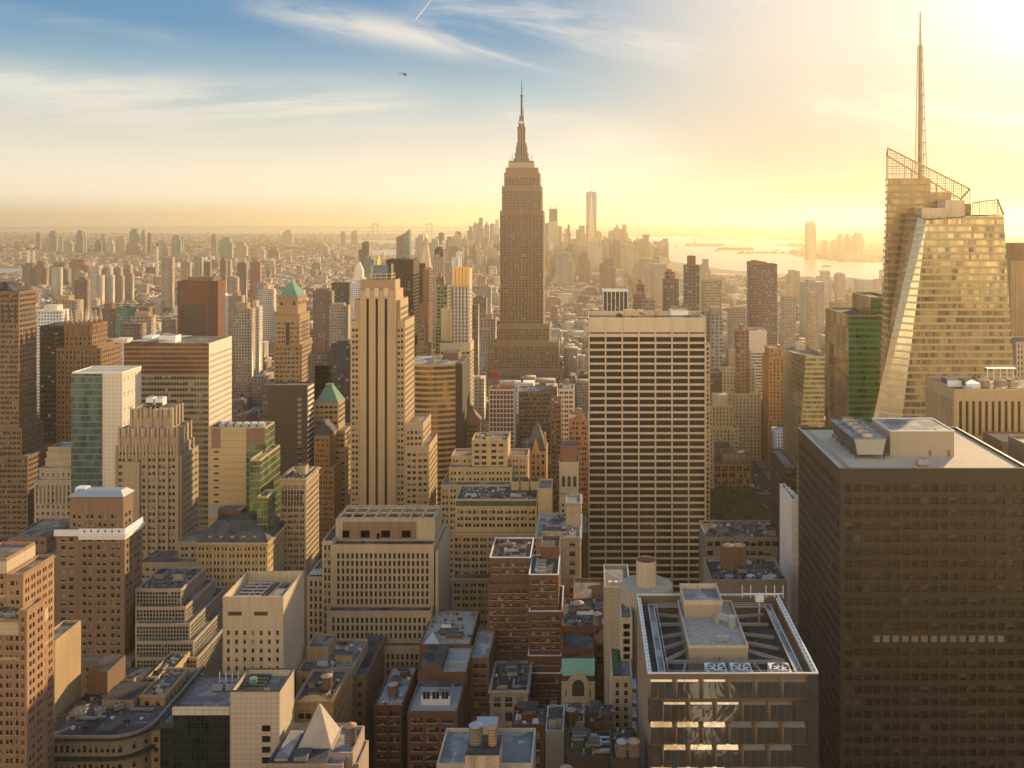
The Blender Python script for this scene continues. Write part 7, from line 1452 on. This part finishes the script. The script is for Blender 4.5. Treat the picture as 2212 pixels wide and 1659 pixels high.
# boats
for k, (px, py, L) in enumerate(((1459, 534, 34), (1678, 541.5, 60), (1785, 554+23, 55), (1616, 521, 120), (1548, 543+1, 50))):
    Y = GY(py); X = WX(px, Y); o = empty('ferry', (X, Y, 1.3), 'small dark boat on the bright harbour, %s' % ('farthest left, before the statue island', 'near the curved spit', 'nearest one, below the far towers', 'long barge near the pier headland', 'beside the museum island')[k], 'boat', 'boats on the harbour')
    q = MB(); q.frustum(X-L*.4, X+L*.42, Y-4, Y+4, .8, X-L*.5, X+L*.5, Y-5, Y+5, 6, BRN); q.build('hull', o); q = MB(); q.box(X-L*.25, X+L*.2, Y-3, Y+3, 6, 12, CREAM); q.build('deckhouse', o)
# suspension bridge
Y = 15600.0; t = empty('suspension_bridge', (WX(870, Y), Y, 0), 'long suspension bridge with two tall towers on the horizon', 'bridge'); BM = flat_mat('bridge_steel', (.26, .26, .24))
tz, dz_ = WZ(482, Y), WZ(499, Y)
for px in (811, 928):
    q = MB(); X = WX(px, Y)
    for s_ in (-1, 1): q.frustum(X+s_*42-16, X+s_*42+16, Y-15, Y+15, -1, X+s_*38-12, X+s_*38+12, Y-10, Y+10, tz, BM)
    q.box(X-38, X+38, Y-10, Y+10, tz-26, tz-3, BM); q.box(X-38, X+38, Y-10, Y+10, dz_-14, dz_, BM); q.build('tower', t)
q = MB(); q.box(WX(735, Y), WX(1010, Y), Y-12, Y+12, dz_-9, dz_, BM); q.build('deck', t)
q = MB(); xa, xb_ = WX(811, Y), WX(928, Y)
def cab(x):
    if xa <= x <= xb_: u = (x-(xa+xb_)/2)/((xb_-xa)/2); return dz_+6+(tz-dz_-6)*u*u
    u = (xa-x)/(xa-WX(765, Y)) if x < xa else (x-xb_)/(WX(975, Y)-xb_); return tz-(tz-dz_)*min(1, u)**.8
xs = np.linspace(WX(765, Y), WX(975, Y), 60)
for a, c in zip(xs, xs[1:]): q.bar((a, Y, cab(a)), (c, Y, cab(c)), 5, BM)
q.build('main_cable', t); q = MB(); [q.bar((x, Y, dz_), (x, Y, cab(x)), 1.4, BM) for x in xs]; q.build('hanger', t)['kind'] = 'stuff'
Y = 6200.0; t = empty('suspension_bridge', (WX(486, Y), Y, 0), 'nearer suspension bridge tower with pale cables, left of the green pyramid tower', 'bridge')
q = MB(); [q.box(WX(px, Y), WX(px, Y)+9, Y-8, Y+8, 0, WZ(521, Y), BM) for px in (478, 491)]; q.box(WX(478, Y), WX(494, Y), Y-6, Y+6, WZ(525, Y), WZ(522, Y), BM); q.build('tower', t)
q = MB(); q.box(WX(435, Y), WX(560, Y), Y-10, Y+10, 30, 37, BM); q.build('deck', t); q = MB(); [q.bar((WX(484+s_, Y), Y, WZ(521, Y)), (WX(484+e, Y), Y, 37), 2, WHITE) for s_, e in ((8, 50), (6, 40), (-6, -28), (-4, -20))]; q.build('main_cable', t)
Y = 6100.0; t = empty('road_bridge', (WX(720, Y), Y, 0), 'low dark river bridge line left of the broad riverside tower', 'bridge'); q = MB(); q.box(WX(560, Y), WX(770, Y), Y-10, Y+10, 26, 34, BM); q.build('deck', t); q = MB(); [q.box(WX(px, Y), WX(px, Y)+10, Y-8, Y+8, 0, 26, BM) for px in range(570, 770, 22)]; q.build('pier', t)

# ===== infill of the city blocks
AVE = [(-14-150, 14-150), (153, 186), (420, 448), (690, 720), (960, 990), (1230, 1260), (-304, -280), (-450, -415), (-580, -560), (-720, -695), (-930, -900), (-1140, -1110), (1500, 1520)]
def blocked(x0, x1, y0, y1):
    for a, c in AVE:
        if x1 > a and x0 < c: return True
    for f_ in FOOT:
        if x1 > f_[0] and x0 < f_[1] and y1 > f_[2] and y0 < f_[3]: return True
    return False
TONES = [('brown', (.25, .165, .105)), ('brown', (.20, .125, .08)), ('red brick', (.30, .14, .085)), ('tan', (.36, .275, .18)), ('tan', (.42, .33, .22)), ('buff', (.36, .28, .19)), ('grey', (.34, .30, .25)), ('cream', (.56, .48, .36)), ('white', (.64, .60, .52)), ('orange-brown', (.36, .21, .12)), ('dark brown', (.13, .09, .065))]
TWN = [1.8, 1.6, 1.0, 1.3, .8, 1.2, 1.0, .6, .35, .8, .8]
G = random.Random(11); items = []
def xmax(Y): return 2600 if Y < 3000 else (1263+(3954-Y)*.37 if Y < 3954 else 1263-(Y-3954)*.3725)
def xmin(Y): return -99999 if Y < 4300 else -2650+(Y-4300)*.62
def hgt(X, Y):
    u = G.random()
    if Y < 620: return G.uniform(18, 52)
    if Y < 900: return G.uniform(22, 62) if u < .8 else G.uniform(60, 82)
    if Y < 1300: return G.uniform(22, 60) if u < .78 else G.uniform(60, 92)
    if Y < 2100: return G.uniform(16, 42) if u < .94 else G.uniform(42, 64)
    if Y < 3300: return G.uniform(13, 26) if u < .955 else G.uniform(30, 55)
    if X < -700: return G.uniform(12, 22) if u < .975 else G.uniform(35, 52)
    if Y > 4300 and X > -900: return G.uniform(30, 90) if u < .75 else G.uniform(80, 150)
    return G.uniform(14, 30) if u < .92 else G.uniform(32, 60)
def low_ok(X0, X1, Y, h):
    """nothing taller than the photographed skyline"""
    py = HY+(H-h)*F/Y; px = CX+(X0+X1)/2*F/Y
    if 1050 < px < 1215 and Y < 1236 and py < 815: return False
    if 1500 < px < 1720 and Y < 870 and py < 1165: return False
    if 1440 < px < 1910 and Y > 2500 and py < 588+(px-1440)*.03: return False
    return True
k = 4
pads = []
while k*80 < 6300:
    yb_ = k*80+9; X = -1250.0*yb_/2000-60; XR = 1000*yb_/2000+60
    if yb_ > 3200: X = max(X, xmin(yb_))
    for y0_, y1_ in ((yb_, yb_+30), (yb_+32, yb_+62)):
        x = X+G.uniform(0, 20)
        while x < min(XR, xmax(y0_)):
            w = G.choice((8, 12, 15, 20, 25, 32)) if y0_ < 2000 else G.choice((12, 16, 22, 30, 40))
            d = (y1_-y0_)*G.uniform(.78, 1.0); px = CX+x*F/y0_
            if -60 < px < 2280:
                if not blocked(x, x+w-.4, y0_, y0_+d) and not (y0_ > 3000 and wet(x+w/2, y0_)):
                    h = hgt(x, y0_); tries = 0
                    while not low_ok(x, x+w, y0_, h) and tries < 6: h *= .8; tries += 1
                    in_park = 88 < x < 153 and 690 < y0_ < 850 or (88 < x+w < 158 and 690 < y0_ < 850)
                    if tries < 6 and not in_park:
                        ti = G.choices(range(len(TONES)), TWN)[0]
                        items.append([x, x+w-.4, y0_, y0_+d, h, ti, G.random()])
                elif blocked(x, x+w-.4, y0_, y0_+d): w = 6
            x += w
    k += 1
# Brooklyn and the far shores: scattered, sparser with distance
for _ in range(26000):
    py = 498+90*G.random()**1.7; px = G.uniform(-40, 1440) if py < 580 else G.uniform(-40, 900)
    X, Y = gp(px, py)
    if wet(X, Y) or (X > xmin(Y)-100 and Y < 6300) or Y > 22000: continue
    s_ = G.uniform(12, 30)*(1+Y/16000); h = G.uniform(7, 14) if G.random() < .975 else G.uniform(18, 40)
    items.append([X, X+s_, Y, Y+s_*.8, h, G.choices(range(len(TONES)), TWN)[0], G.random()])
for _ in range(2600):
    py = G.uniform(512, 565); px = G.uniform(1660, 2260); X, Y = gp(px, py)
    if wet(X, Y): continue
    s_ = G.uniform(14, 50); items.append([X, X+s_, Y, Y+s_*.7, G.uniform(8, 30), G.choices(range(len(TONES)), TWN)[0], G.random()])
for _ in range(2500):     # houses on the island hills' foot and pier land
    py = G.uniform(500, 510); px = G.uniform(1300, 1900); X, Y = gp(px, py)
    s_ = G.uniform(20, 70); items.append([X, X+s_, Y, Y+s_*.5, G.uniform(20, 60), 8 if G.random() < .5 else 4, G.random()])
# how much of each infill block the photo shows: paint all blocks near to far into a coarse grid
grid = np.zeros((830, 1106), bool); shown = {}
allb = [(f_[2]+1, 0, (f_[0]+1, f_[1]-1, f_[2]+1, f_[3]-1, f_[4])) for f_ in FOOT]+[(it[2], 1, it) for it in items]
allb.sort(key=lambda t_: t_[0])
for Yk, isit, it in allb:
    x0, x1, y0, y1, h = it[:5]
    a_ = min(CX+x0*F/y0, CX+x0*F/y1)/2; c_ = max(CX+x1*F/y0, CX+x1*F/y1)/2; t_ = min(HY+(H-h)*F/y0, HY+(H-h)*F/y1)/2; b_ = (HY+H*F/y0)/2
    i0, i1, j0, j1 = max(0, int(a_)), min(1106, int(c_)+1), max(0, int(t_)), min(830, int(b_)+1)
    if i1 > i0 and j1 > j0:
        s_ = grid[j0:j1, i0:i1]
        if isit: shown[id(it)] = s_.size-int(s_.sum())
        s_[:] = True
items.sort(key=lambda i: -shown.get(id(i), 0))
SHORT = [h for h in HEROES if len(h[0].split()) <= 9]
NAMES = {}
WMATS = {}
def gen_label(col, hgt_w, feat, px, Y):
    near = sorted(SHORT, key=lambda s_: abs(s_[1]-px)+abs(s_[2]-Y)*.35)[:60]
    for s_ in near:
        sh = s_[0]; sh = sh if sh.startswith('the ') else 'the '+sh
        rel = ('just ' if abs(s_[1]-px) < 45 else '')+('left of ' if px < s_[1] else 'right of ')
        if abs(s_[1]-px) < 22: rel = 'behind ' if Y > s_[2] else 'in front of '
        lb = '%s %s building %s, %s%s' % (hgt_w, col, feat, rel, sh)
        if len(lb.split()) <= 16 and lb not in NAMES: NAMES[lb] = 1; return lb
    return lb
FEAT = ('with flat roof', 'with a rooftop box', 'with two roof boxes', 'with stepped top', 'with a roof tank')
FCOL = []
for n_, it in enumerate(items[:300]):
    x0, x1, y0, y1, h, ti, rv = it; cn, tone = TONES[ti]; px = CX+(x0+x1)/2*F/y0
    ft = int(rv*5) % 5; w, d = x1-x0, y1-y0; hw = 'low' if h < 28 else ('mid-rise' if h < 50 else 'tall')
    lb = gen_label(cn, hw, FEAT[ft], px, y0)
    if y0 < 900 and w > 7:
        wm = WMATS.setdefault(ti, wall_mat('infill_%s_%d' % (cn.replace(' ', '_'), ti), tone))
        b = Bld('brick_building', lb, 'building', ((x0+x1)/2, (y0+y1)/2, 0), wm, indiv=False, group='buildings filling the city blocks', roof=(ROOF, ROOFD, ROOFL)[n_ % 3])
        b.tier(x0, x1, y0, d, 0, h, sides='FL' if x0 > 0 else 'FR', bay=G.choice((2.8, 3.4, 4.4)), floor=3.7, spans=G.choice((((.25, .72),), PAIR)), v0=.22, v1=.72, cor=.3, topm=2)
        b.T = [(x0, x1, y0, y1, 0, h)]; root = b.root
        if h > 1: b.done()
    else:
        root = empty('brick_building', ((x0+x1)/2, (y0+y1)/2, 0), lb, 'building', 'buildings filling the city blocks')
        far_mesh(None, [(x0, x1, y0, y1, 0, h, tone, rv)], 'wall', root, tuple(root.location))
    bm_ = BR('infill_cap_%d' % ti, tone)
    def ps(nm, fn): q = MB(); fn(q); q.build(nm, root)
    if ft in (1, 2): ps('roof_box', lambda q: q.box(x0+w*.2, x0+w*.5, y0+d*.5, y0+d*.85, h-.9, h+3.2, bm_, ROOFD))
    if ft == 2: ps('roof_box', lambda q: q.box(x0+w*.6, x0+w*.85, y0+d*.2, y0+d*.45, h-.9, h+1.8, METAL, ROOFL))
    if ft == 3: ps('stepped_top', lambda q: q.box(x0+w*.15, x1-w*.15, y0+d*.2, y1-d*.1, h-.9, h+3.5, bm_, ROOFL))
    if ft == 4: ps('roof_tank', lambda q: (q.cyl(x0+w*.6, y0+d*.6, h+1.6, h+5, min(1.8, w*.2), min(1.8, w*.2), WOOD, 12), q.cyl(x0+w*.6, y0+d*.6, h+5, h+6.2, min(1.9, w*.22), .05, TAN, 12), q.box(x0+w*.6-1, x0+w*.6+1, y0+d*.6-1, y0+d*.6+1, h-.9, h+1.6, DARKM)))
rest = []
for it in items[300:]:
    x0, x1, y0, y1, h, ti, rv = it; c = TONES[ti][1]; j = .85+.3*rv; c = tuple(min(.8, v*j) for v in c)
    rest.append((x0, x1, y0, y1, 0, h, c, rv))
    if y0 < 3600 and rv > .3:
        w, d = x1-x0, y1-y0; u = (rv*7) % 1; rest.append((x0+w*(.1+.4*u), x0+w*(.35+.4*u), y0+d*.3, y0+d*.7, h-.5, h+2+3*u, c, rv))
        if rv > .6: rest.append((x0+w*(.7-.4*u), x0+w*(.85-.3*u), y0+d*.1, y0+d*.35, h-.5, h+1+2*u, (.6, .56, .48), rv))
        rest += [(x0-.2, x1+.2, y0-.2, y0+.35, h-.2, h+.8, c, rv)]
o = far_mesh(None, rest, 'distant_buildings'); tag(o, kind='stuff')

# ===== street level by the park: avenue, pavements, buses, cars, trees
ASP = wall_mat('asphalt', (.055, .052, .05), .3); PAV = wall_mat('pavement_concrete', (.22, .20, .17), .2, course=0)
q = MB(); q.box(157, 182, 380, 1500, -.5, .02, ASP); tag(q.build('road', None, (0, 0, 0)), kind='structure')
q = MB(); [q.box(a, c, y, y+62, -.5, .16, PAV) for y in range(409, 1460, 80) for a, c in ((150, 157), (182, 190))]; tag(q.build('pavement', None, (0, 0, 0)), kind='structure')
q = MB(); [q.box(x, x+.15, y, y+3, .02, .028, WHITE) for x in (163, 169, 175) for y in range(600, 1200, 9)]; [q.box(x, x+.6, y, y+3.2, .02, .028, WHITE) for y in (795, 875, 715) for x in np.arange(158, 181, 1.3)]; tag(q.build('lane_markings', None, (0, 0, 0)), kind='structure')
def make_vehicle(nm, L, Wd, Hh, bm_, cat):
    t = empty(nm, (0, 0, -500), 'v', cat); z = -500
    q = MB()
    if nm == 'city_bus': q.box(-Wd/2, Wd/2, -L/2, L/2, z+.35, z+Hh, bm_)
    else:
        q.box(-Wd/2, Wd/2, -L/2, L/2, z+.3, z+.85, bm_); q.frustum(-Wd/2+.05, Wd/2-.05, -L*.28, L*.32, z+.85, -Wd/2+.2, Wd/2-.2, -L*.18, L*.22, z+Hh, bm_)
    q.build('body', t)
    q = MB()
    if nm == 'city_bus': q.box(-Wd/2-.02, Wd/2+.02, -L/2+.6, L/2-.6, z+1.4, z+2.4, GLASS); q.box(-Wd/2+.2, Wd/2-.2, -L/2-.02, L/2+.02, z+1.3, z+2.5, GLASS)
    else: q.frustum(-Wd/2+.02, Wd/2-.02, -L*.26, L*.30, z+.9, -Wd/2+.17, Wd/2-.17, -L*.19, L*.23, z+Hh-.12, GLASS)
    q.build('window', t)
    for sx in (-1, 1):
        for sy in (-1, 1):
            q = MB(); q.bar((sx*(Wd/2-.12), sy*L*.32, z+.33), (sx*(Wd/2+.01), sy*L*.32, z+.33), .62, DARKM); q.build('wheel', t)
    if nm == 'city_bus': q = MB(); q.box(-.8, .8, -L*.3, L*.1, z+Hh, z+Hh+.3, WHITE); q.build('roof_unit', t)
    return t
bus0 = make_vehicle('city_bus', 12.2, 2.6, 3.1, WHITE, 'bus')
for k, (x, y) in enumerate(((160.2, 874), (160.6, 850), (160.4, 830), (166.4, 790), (160.4, 892))):
    o = bus0 if k == 0 else copy_tree(bus0, (0, 0, 0)); o.location = (x, y, 500.03 if False else .03); o['label'] = 'white city bus on the avenue by the park, %s' % ('second from the back at the kerb', 'third from the back at the kerb', 'front one of the kerb line', 'nearest one, in the next lane', 'rearmost at the kerb')[k]; o['group'] = 'buses on the avenue'
    o['_dz'] = 1
    del o['_dz']
cars0 = [make_vehicle('parked_car' if k > 9 else 'car', 4.6, 1.85, 1.45, m_, 'car') for k, m_ in enumerate((WHITE, DARKM, flat_mat('yellow_cab', (.60, .38, .04), .35), METAL))]
used = [0]*4
CN = ('white', 'black', 'yellow', 'silver')
for k in range(26):
    i = k % 4; y = 700+k*13+G.uniform(-3, 3); lane = (k*7) % 4; x = 160+lane*5.8
    if lane < 2 and 750 < y < 860: x = 178.6
    o = cars0[i] if not used[i] else copy_tree(cars0[i], (0, 0, 0)); used[i] = 1
    o.location = (x, y, .03); o['group'] = 'cars on the avenue'; o['label'] = '%s car on the avenue beyond the park, number %s of its colour counting away' % (CN[i], ('one', 'two', 'three', 'four', 'five', 'six', 'seven')[k//4])
# the proto meshes were modelled at z = -500 in their own frame: already relative to the empties

def leafm(n, o, c):
    P = n('ShaderNodeNewGeometry').outputs['Position']
    princ(n, o, n.mix(n.noise(P, .35, 3, .6), tuple(v*.6 for v in c), tuple(min(1, v*1.5) for v in c)), .7, .2)
LEAF = mat('park_foliage', lambda n, o: leafm(n, o, (.075, .085, .03)))
LEAFA = mat('autumn_foliage', lambda n, o: leafm(n, o, (.26, .14, .035))); LEAFG = mat('dull_foliage', lambda n, o: leafm(n, o, (.13, .11, .045)))
def crown(q, cx, cy, cz, r, n, m, rr, s_=.6):
    lob = [(rr.uniform(-.5, .5)*r, rr.uniform(-.5, .5)*r, rr.uniform(-.3, .5)*r, rr.uniform(.35, .6)*r) for _ in range(7)]
    for _ in range(n):
        a = rr.choice(lob); v = Vector((rr.gauss(0, 1), rr.gauss(0, 1), rr.gauss(0, 1))).normalized()*a[3]*rr.uniform(.75, 1.05)
        p = Vector((cx+a[0]+v.x, cy+a[1]+v.y, cz+a[2]+v.z*.8)); u = Vector((rr.gauss(0, 1), rr.gauss(0, 1), rr.gauss(0, .6))).normalized()*s_; w = v.cross(u).normalized()*s_*.8 if v.cross(u).length > .01 else Vector((0, 0, s_))
        q.quad(p-u-w, p+u-w*.6, p+u*.8+w, p-u*.7+w*.8, m)
trees = []
for vi in range(3):
    t = empty('park_tree', (0, 0, -500), 'tree', 'tree'); rr = random.Random(vi+50)
    q = MB(); q.cyl(0, 0, -500, -494, .35, .25, WOOD, 8); [q.bar((0, 0, -494.3), (3*math.cos(a+vi), 3*math.sin(a+vi), -488.5), .22, WOOD, .16) for a in (0, 1.3, 2.5, 3.8, 5.1)]; q.build('trunk', t)
    q = MB(); crown(q, 0, 0, -488, 6.2, 520, LEAF, rr, .55); q.build('crown', t); trees.append(t)
n_ = 0
ROWN = ('front', 'second', 'third', 'fourth', 'fifth', 'sixth', 'seventh', 'eighth', 'ninth', 'tenth', 'eleventh', 'twelfth', 'thirteenth', 'last')
for j in range(14):
    for i in range(7):
        x, y = 97+i*8.8+G.uniform(-1.5, 1.5), 706+j*10+G.uniform(-2, 2)
        if y > 850: continue
        src = trees[n_ % 3]; o = src if n_ < 3 else copy_tree(src, (0, 0, 0)); n_ += 1
        o.location = (x, y, 0.05); o.rotation_euler = (0, 0, G.uniform(0, 6.2)); s_ = G.uniform(.85, 1.15); o.scale = (s_, s_, s_)
        o['group'] = 'trees in the park'; o['label'] = 'dark green park tree, %s row from the front, %s from the left' % (ROWN[j], ('first', 'second', 'third', 'fourth', 'fifth', 'sixth', 'rightmost')[i])
# far woods and street trees
q = MB(); rr = random.Random(5)
for (px0, px1, p0, p1, n, m, r_) in ((345, 490, 618, 634, 200, LEAFA, 9), (500, 640, 600, 612, 90, LEAFG, 9), (200, 330, 597, 607, 160, LEAFA, 9), (0, 700, 512, 545, 700, LEAFG, 22), (100, 700, 545, 560, 200, LEAFA, 12), (1170, 1450, 560, 640, 240, LEAFA, 7), (870, 1050, 600, 700, 70, LEAFG, 7), (870, 1000, 508, 513, 80, LEAFG, 22), (1483, 1563, 530.6, 532, 120, LEAFG, 14), (1550, 1628, 539, 540.5, 140, LEAFG, 12), (1590, 1740, 546, 549, 60, LEAFG, 9), (1320, 1430, 575, 590, 80, LEAFA, 8), (1410, 1440, 562, 570, 50, LEAFA, 9)):
    for _ in range(n):
        X, Y = gp(rr.uniform(px0, px1), rr.uniform(p0, p1)); r2 = r_*rr.uniform(.6, 1.2)
        if any(X > f_[0]-r2 and X < f_[1]+r2 and Y > f_[2]-r2 and Y < f_[3]+r2 for f_ in FOOT): continue
        if wet(X, Y) and not (1480 < px0 < 1745 and p0 < 550 and p0 > 530): continue
        N_ = 7
        ring = [[(X+r2*c_*(math.cos(a*6.283/N_))*rr.uniform(.75, 1.15), Y+r2*c_*math.sin(a*6.283/N_)*rr.uniform(.75, 1.15), h_*rr.uniform(.85, 1.1)) for a in range(N_)] for c_, h_ in ((.7, 3), (1, r2*.7+4), (.6, r2*1.2+4))]
        for a_, b_ in zip(ring, ring[1:]):
            for j in range(N_): q.quad(a_[j], a_[(j+1) % N_], b_[(j+1) % N_], b_[j], m)
        q.poly(ring[2], m)
tag(q.build('distant_trees', None, (0, 0, 0)), kind='stuff')

# the built-up blocks round and behind the viewpoint (they shade the near streets, outside the frame)
o = far_mesh(None, [(-52, 52, -62, -9, 0, 252, TONES[4][1], .3), (-330, -190, -70, 40, 0, 165, TONES[1][1], .5), (-200, -80, -190, -90, 0, 190, TONES[3][1], .1), (80, 190, -150, -30, 0, 205, TONES[6][1], .7), (225, 330, -120, 30, 0, 195, TONES[3][1], .2), (-430, -260, -190, -90, 0, 170, TONES[0][1], .6), (350, 480, -220, -60, 0, 210, TONES[6][1], .9), (-60, 70, -330, -230, 0, 215, TONES[4][1], .4), (110, 215, 20, 120, 0, 180, TONES[1][1], .35), (-250, -150, 60, 150, 0, 140, TONES[5][1], .8)]+[(x, x+G.uniform(60, 95), -170-20*(k % 3), -110, 0, 130+(k*53) % 90, TONES[k % 7][1], .4) for k, x in enumerate(range(-1500, 1500, 105)) if not -440 < x+40 < 480], 'surrounding_blocks'); tag(o, kind='stuff')
# ===== helicopter and contrail
Y = 900.0; X, Z = WX(873.5, Y), WZ(160.5, Y); HD = flat_mat('dark_blue_paint', (.02, .03, .05), .3); t = empty('helicopter', (X, Y, Z), 'small dark helicopter in the blue sky left of the mast', 'helicopter')
q = MB(); prof = [(-1.9, .35), (-1.5, .8), (-.5, 1.05), (.7, 1.0), (1.7, .6), (2.3, .1)]
for (a, ra), (c, rc) in zip(prof, prof[1:]):
    for j in range(12):
        t0_, t1_ = j*math.pi/6, (j+1)*math.pi/6
        q.quad(*[(X+.3+u, Y+r_*.8*math.cos(tt), Z-.12*u+r_*.8*math.sin(tt)) for u, r_, tt in ((a, ra, t0_), (a, ra, t1_), (c, rc, t1_), (c, rc, t0_))], HD)
q.build('fuselage', t)
q = MB(); q.bar((X-1.2, Y, Z+.5), (X-5.4, Y, Z+.55), .55, HD, .4); q.bar((X-5.2, Y, Z-.2), (X-5.7, Y, Z+1.9), .6, HD, .12); q.build('tail_boom', t)
q = MB(); q.bar((X-5, Y-.25, Z+.6), (X+5, Y+.25, Z+1.35), .3, HD, .05) if False else q.bar((X+.3-4.9, Y-1, Z+1.75), (X+.3+4.9, Y+1, Z+1.35), .3, HD, .06); q.cyl(X+.3, Y, Z+.7, Z+1.9, .22, .18, HD, 8); q.build('main_rotor', t)
q = MB(); q.bar((X-1, Y-.8, Z-1.15), (X+1.9, Y-.8, Z-1.35), .12, HD); q.bar((X-1, Y+.8, Z-1.15), (X+1.9, Y+.8, Z-1.35), .12, HD); [q.bar((X+u, Y+s_*.8, Z-1.2), (X+u, Y+s_*.4, Z-.5), .1, HD) for u in (-.4, 1.2) for s_ in (-1, 1)]; q.build('skid', t)
def cmat(n, o):
    d = n('ShaderNodeBsdfDiffuse', {0: (.95, .95, .95, 1)}).outputs[0]; tr = n('ShaderNodeBsdfTransparent').outputs[0]; tl = n('ShaderNodeBsdfTranslucent', {0: (.95, .93, .9, 1)}).outputs[0]
    mx = n('ShaderNodeMixShader', {0: .6, 1: d, 2: tl}).outputs[0]; n.l.new(n('ShaderNodeMixShader', {0: .4, 1: tr, 2: mx}).outputs[0], o.inputs[0])
q = MB(); Yc_ = 9000.0; a_, b_ = Vector((WX(898, Yc_), Yc_, WZ(42, Yc_))), Vector((WX(936, Yc_), Yc_, WZ(-6, Yc_))); q.bar(a_, b_, 4.5, mat('contrail_vapour', cmat)); tag(q.build('contrail', None, tuple(a_)), kind='stuff')

# ===== haze: one closed box of even, thin air
def hz(n, o):
    p = n('ShaderNodeVolumePrincipled', {'Color': (.985, .84, .57, 1), 'Density': HAZE, 'Anisotropy': .56}); n.l.new(p.outputs[0], o.inputs[1])
HAZE = 6.2e-5
q = MB(); q.box(-33000, 33000, -700, 37500, -1.5, 480, mat('haze_air', hz)); tag(q.build('haze', None, (0, 0, 0)), kind='stuff')
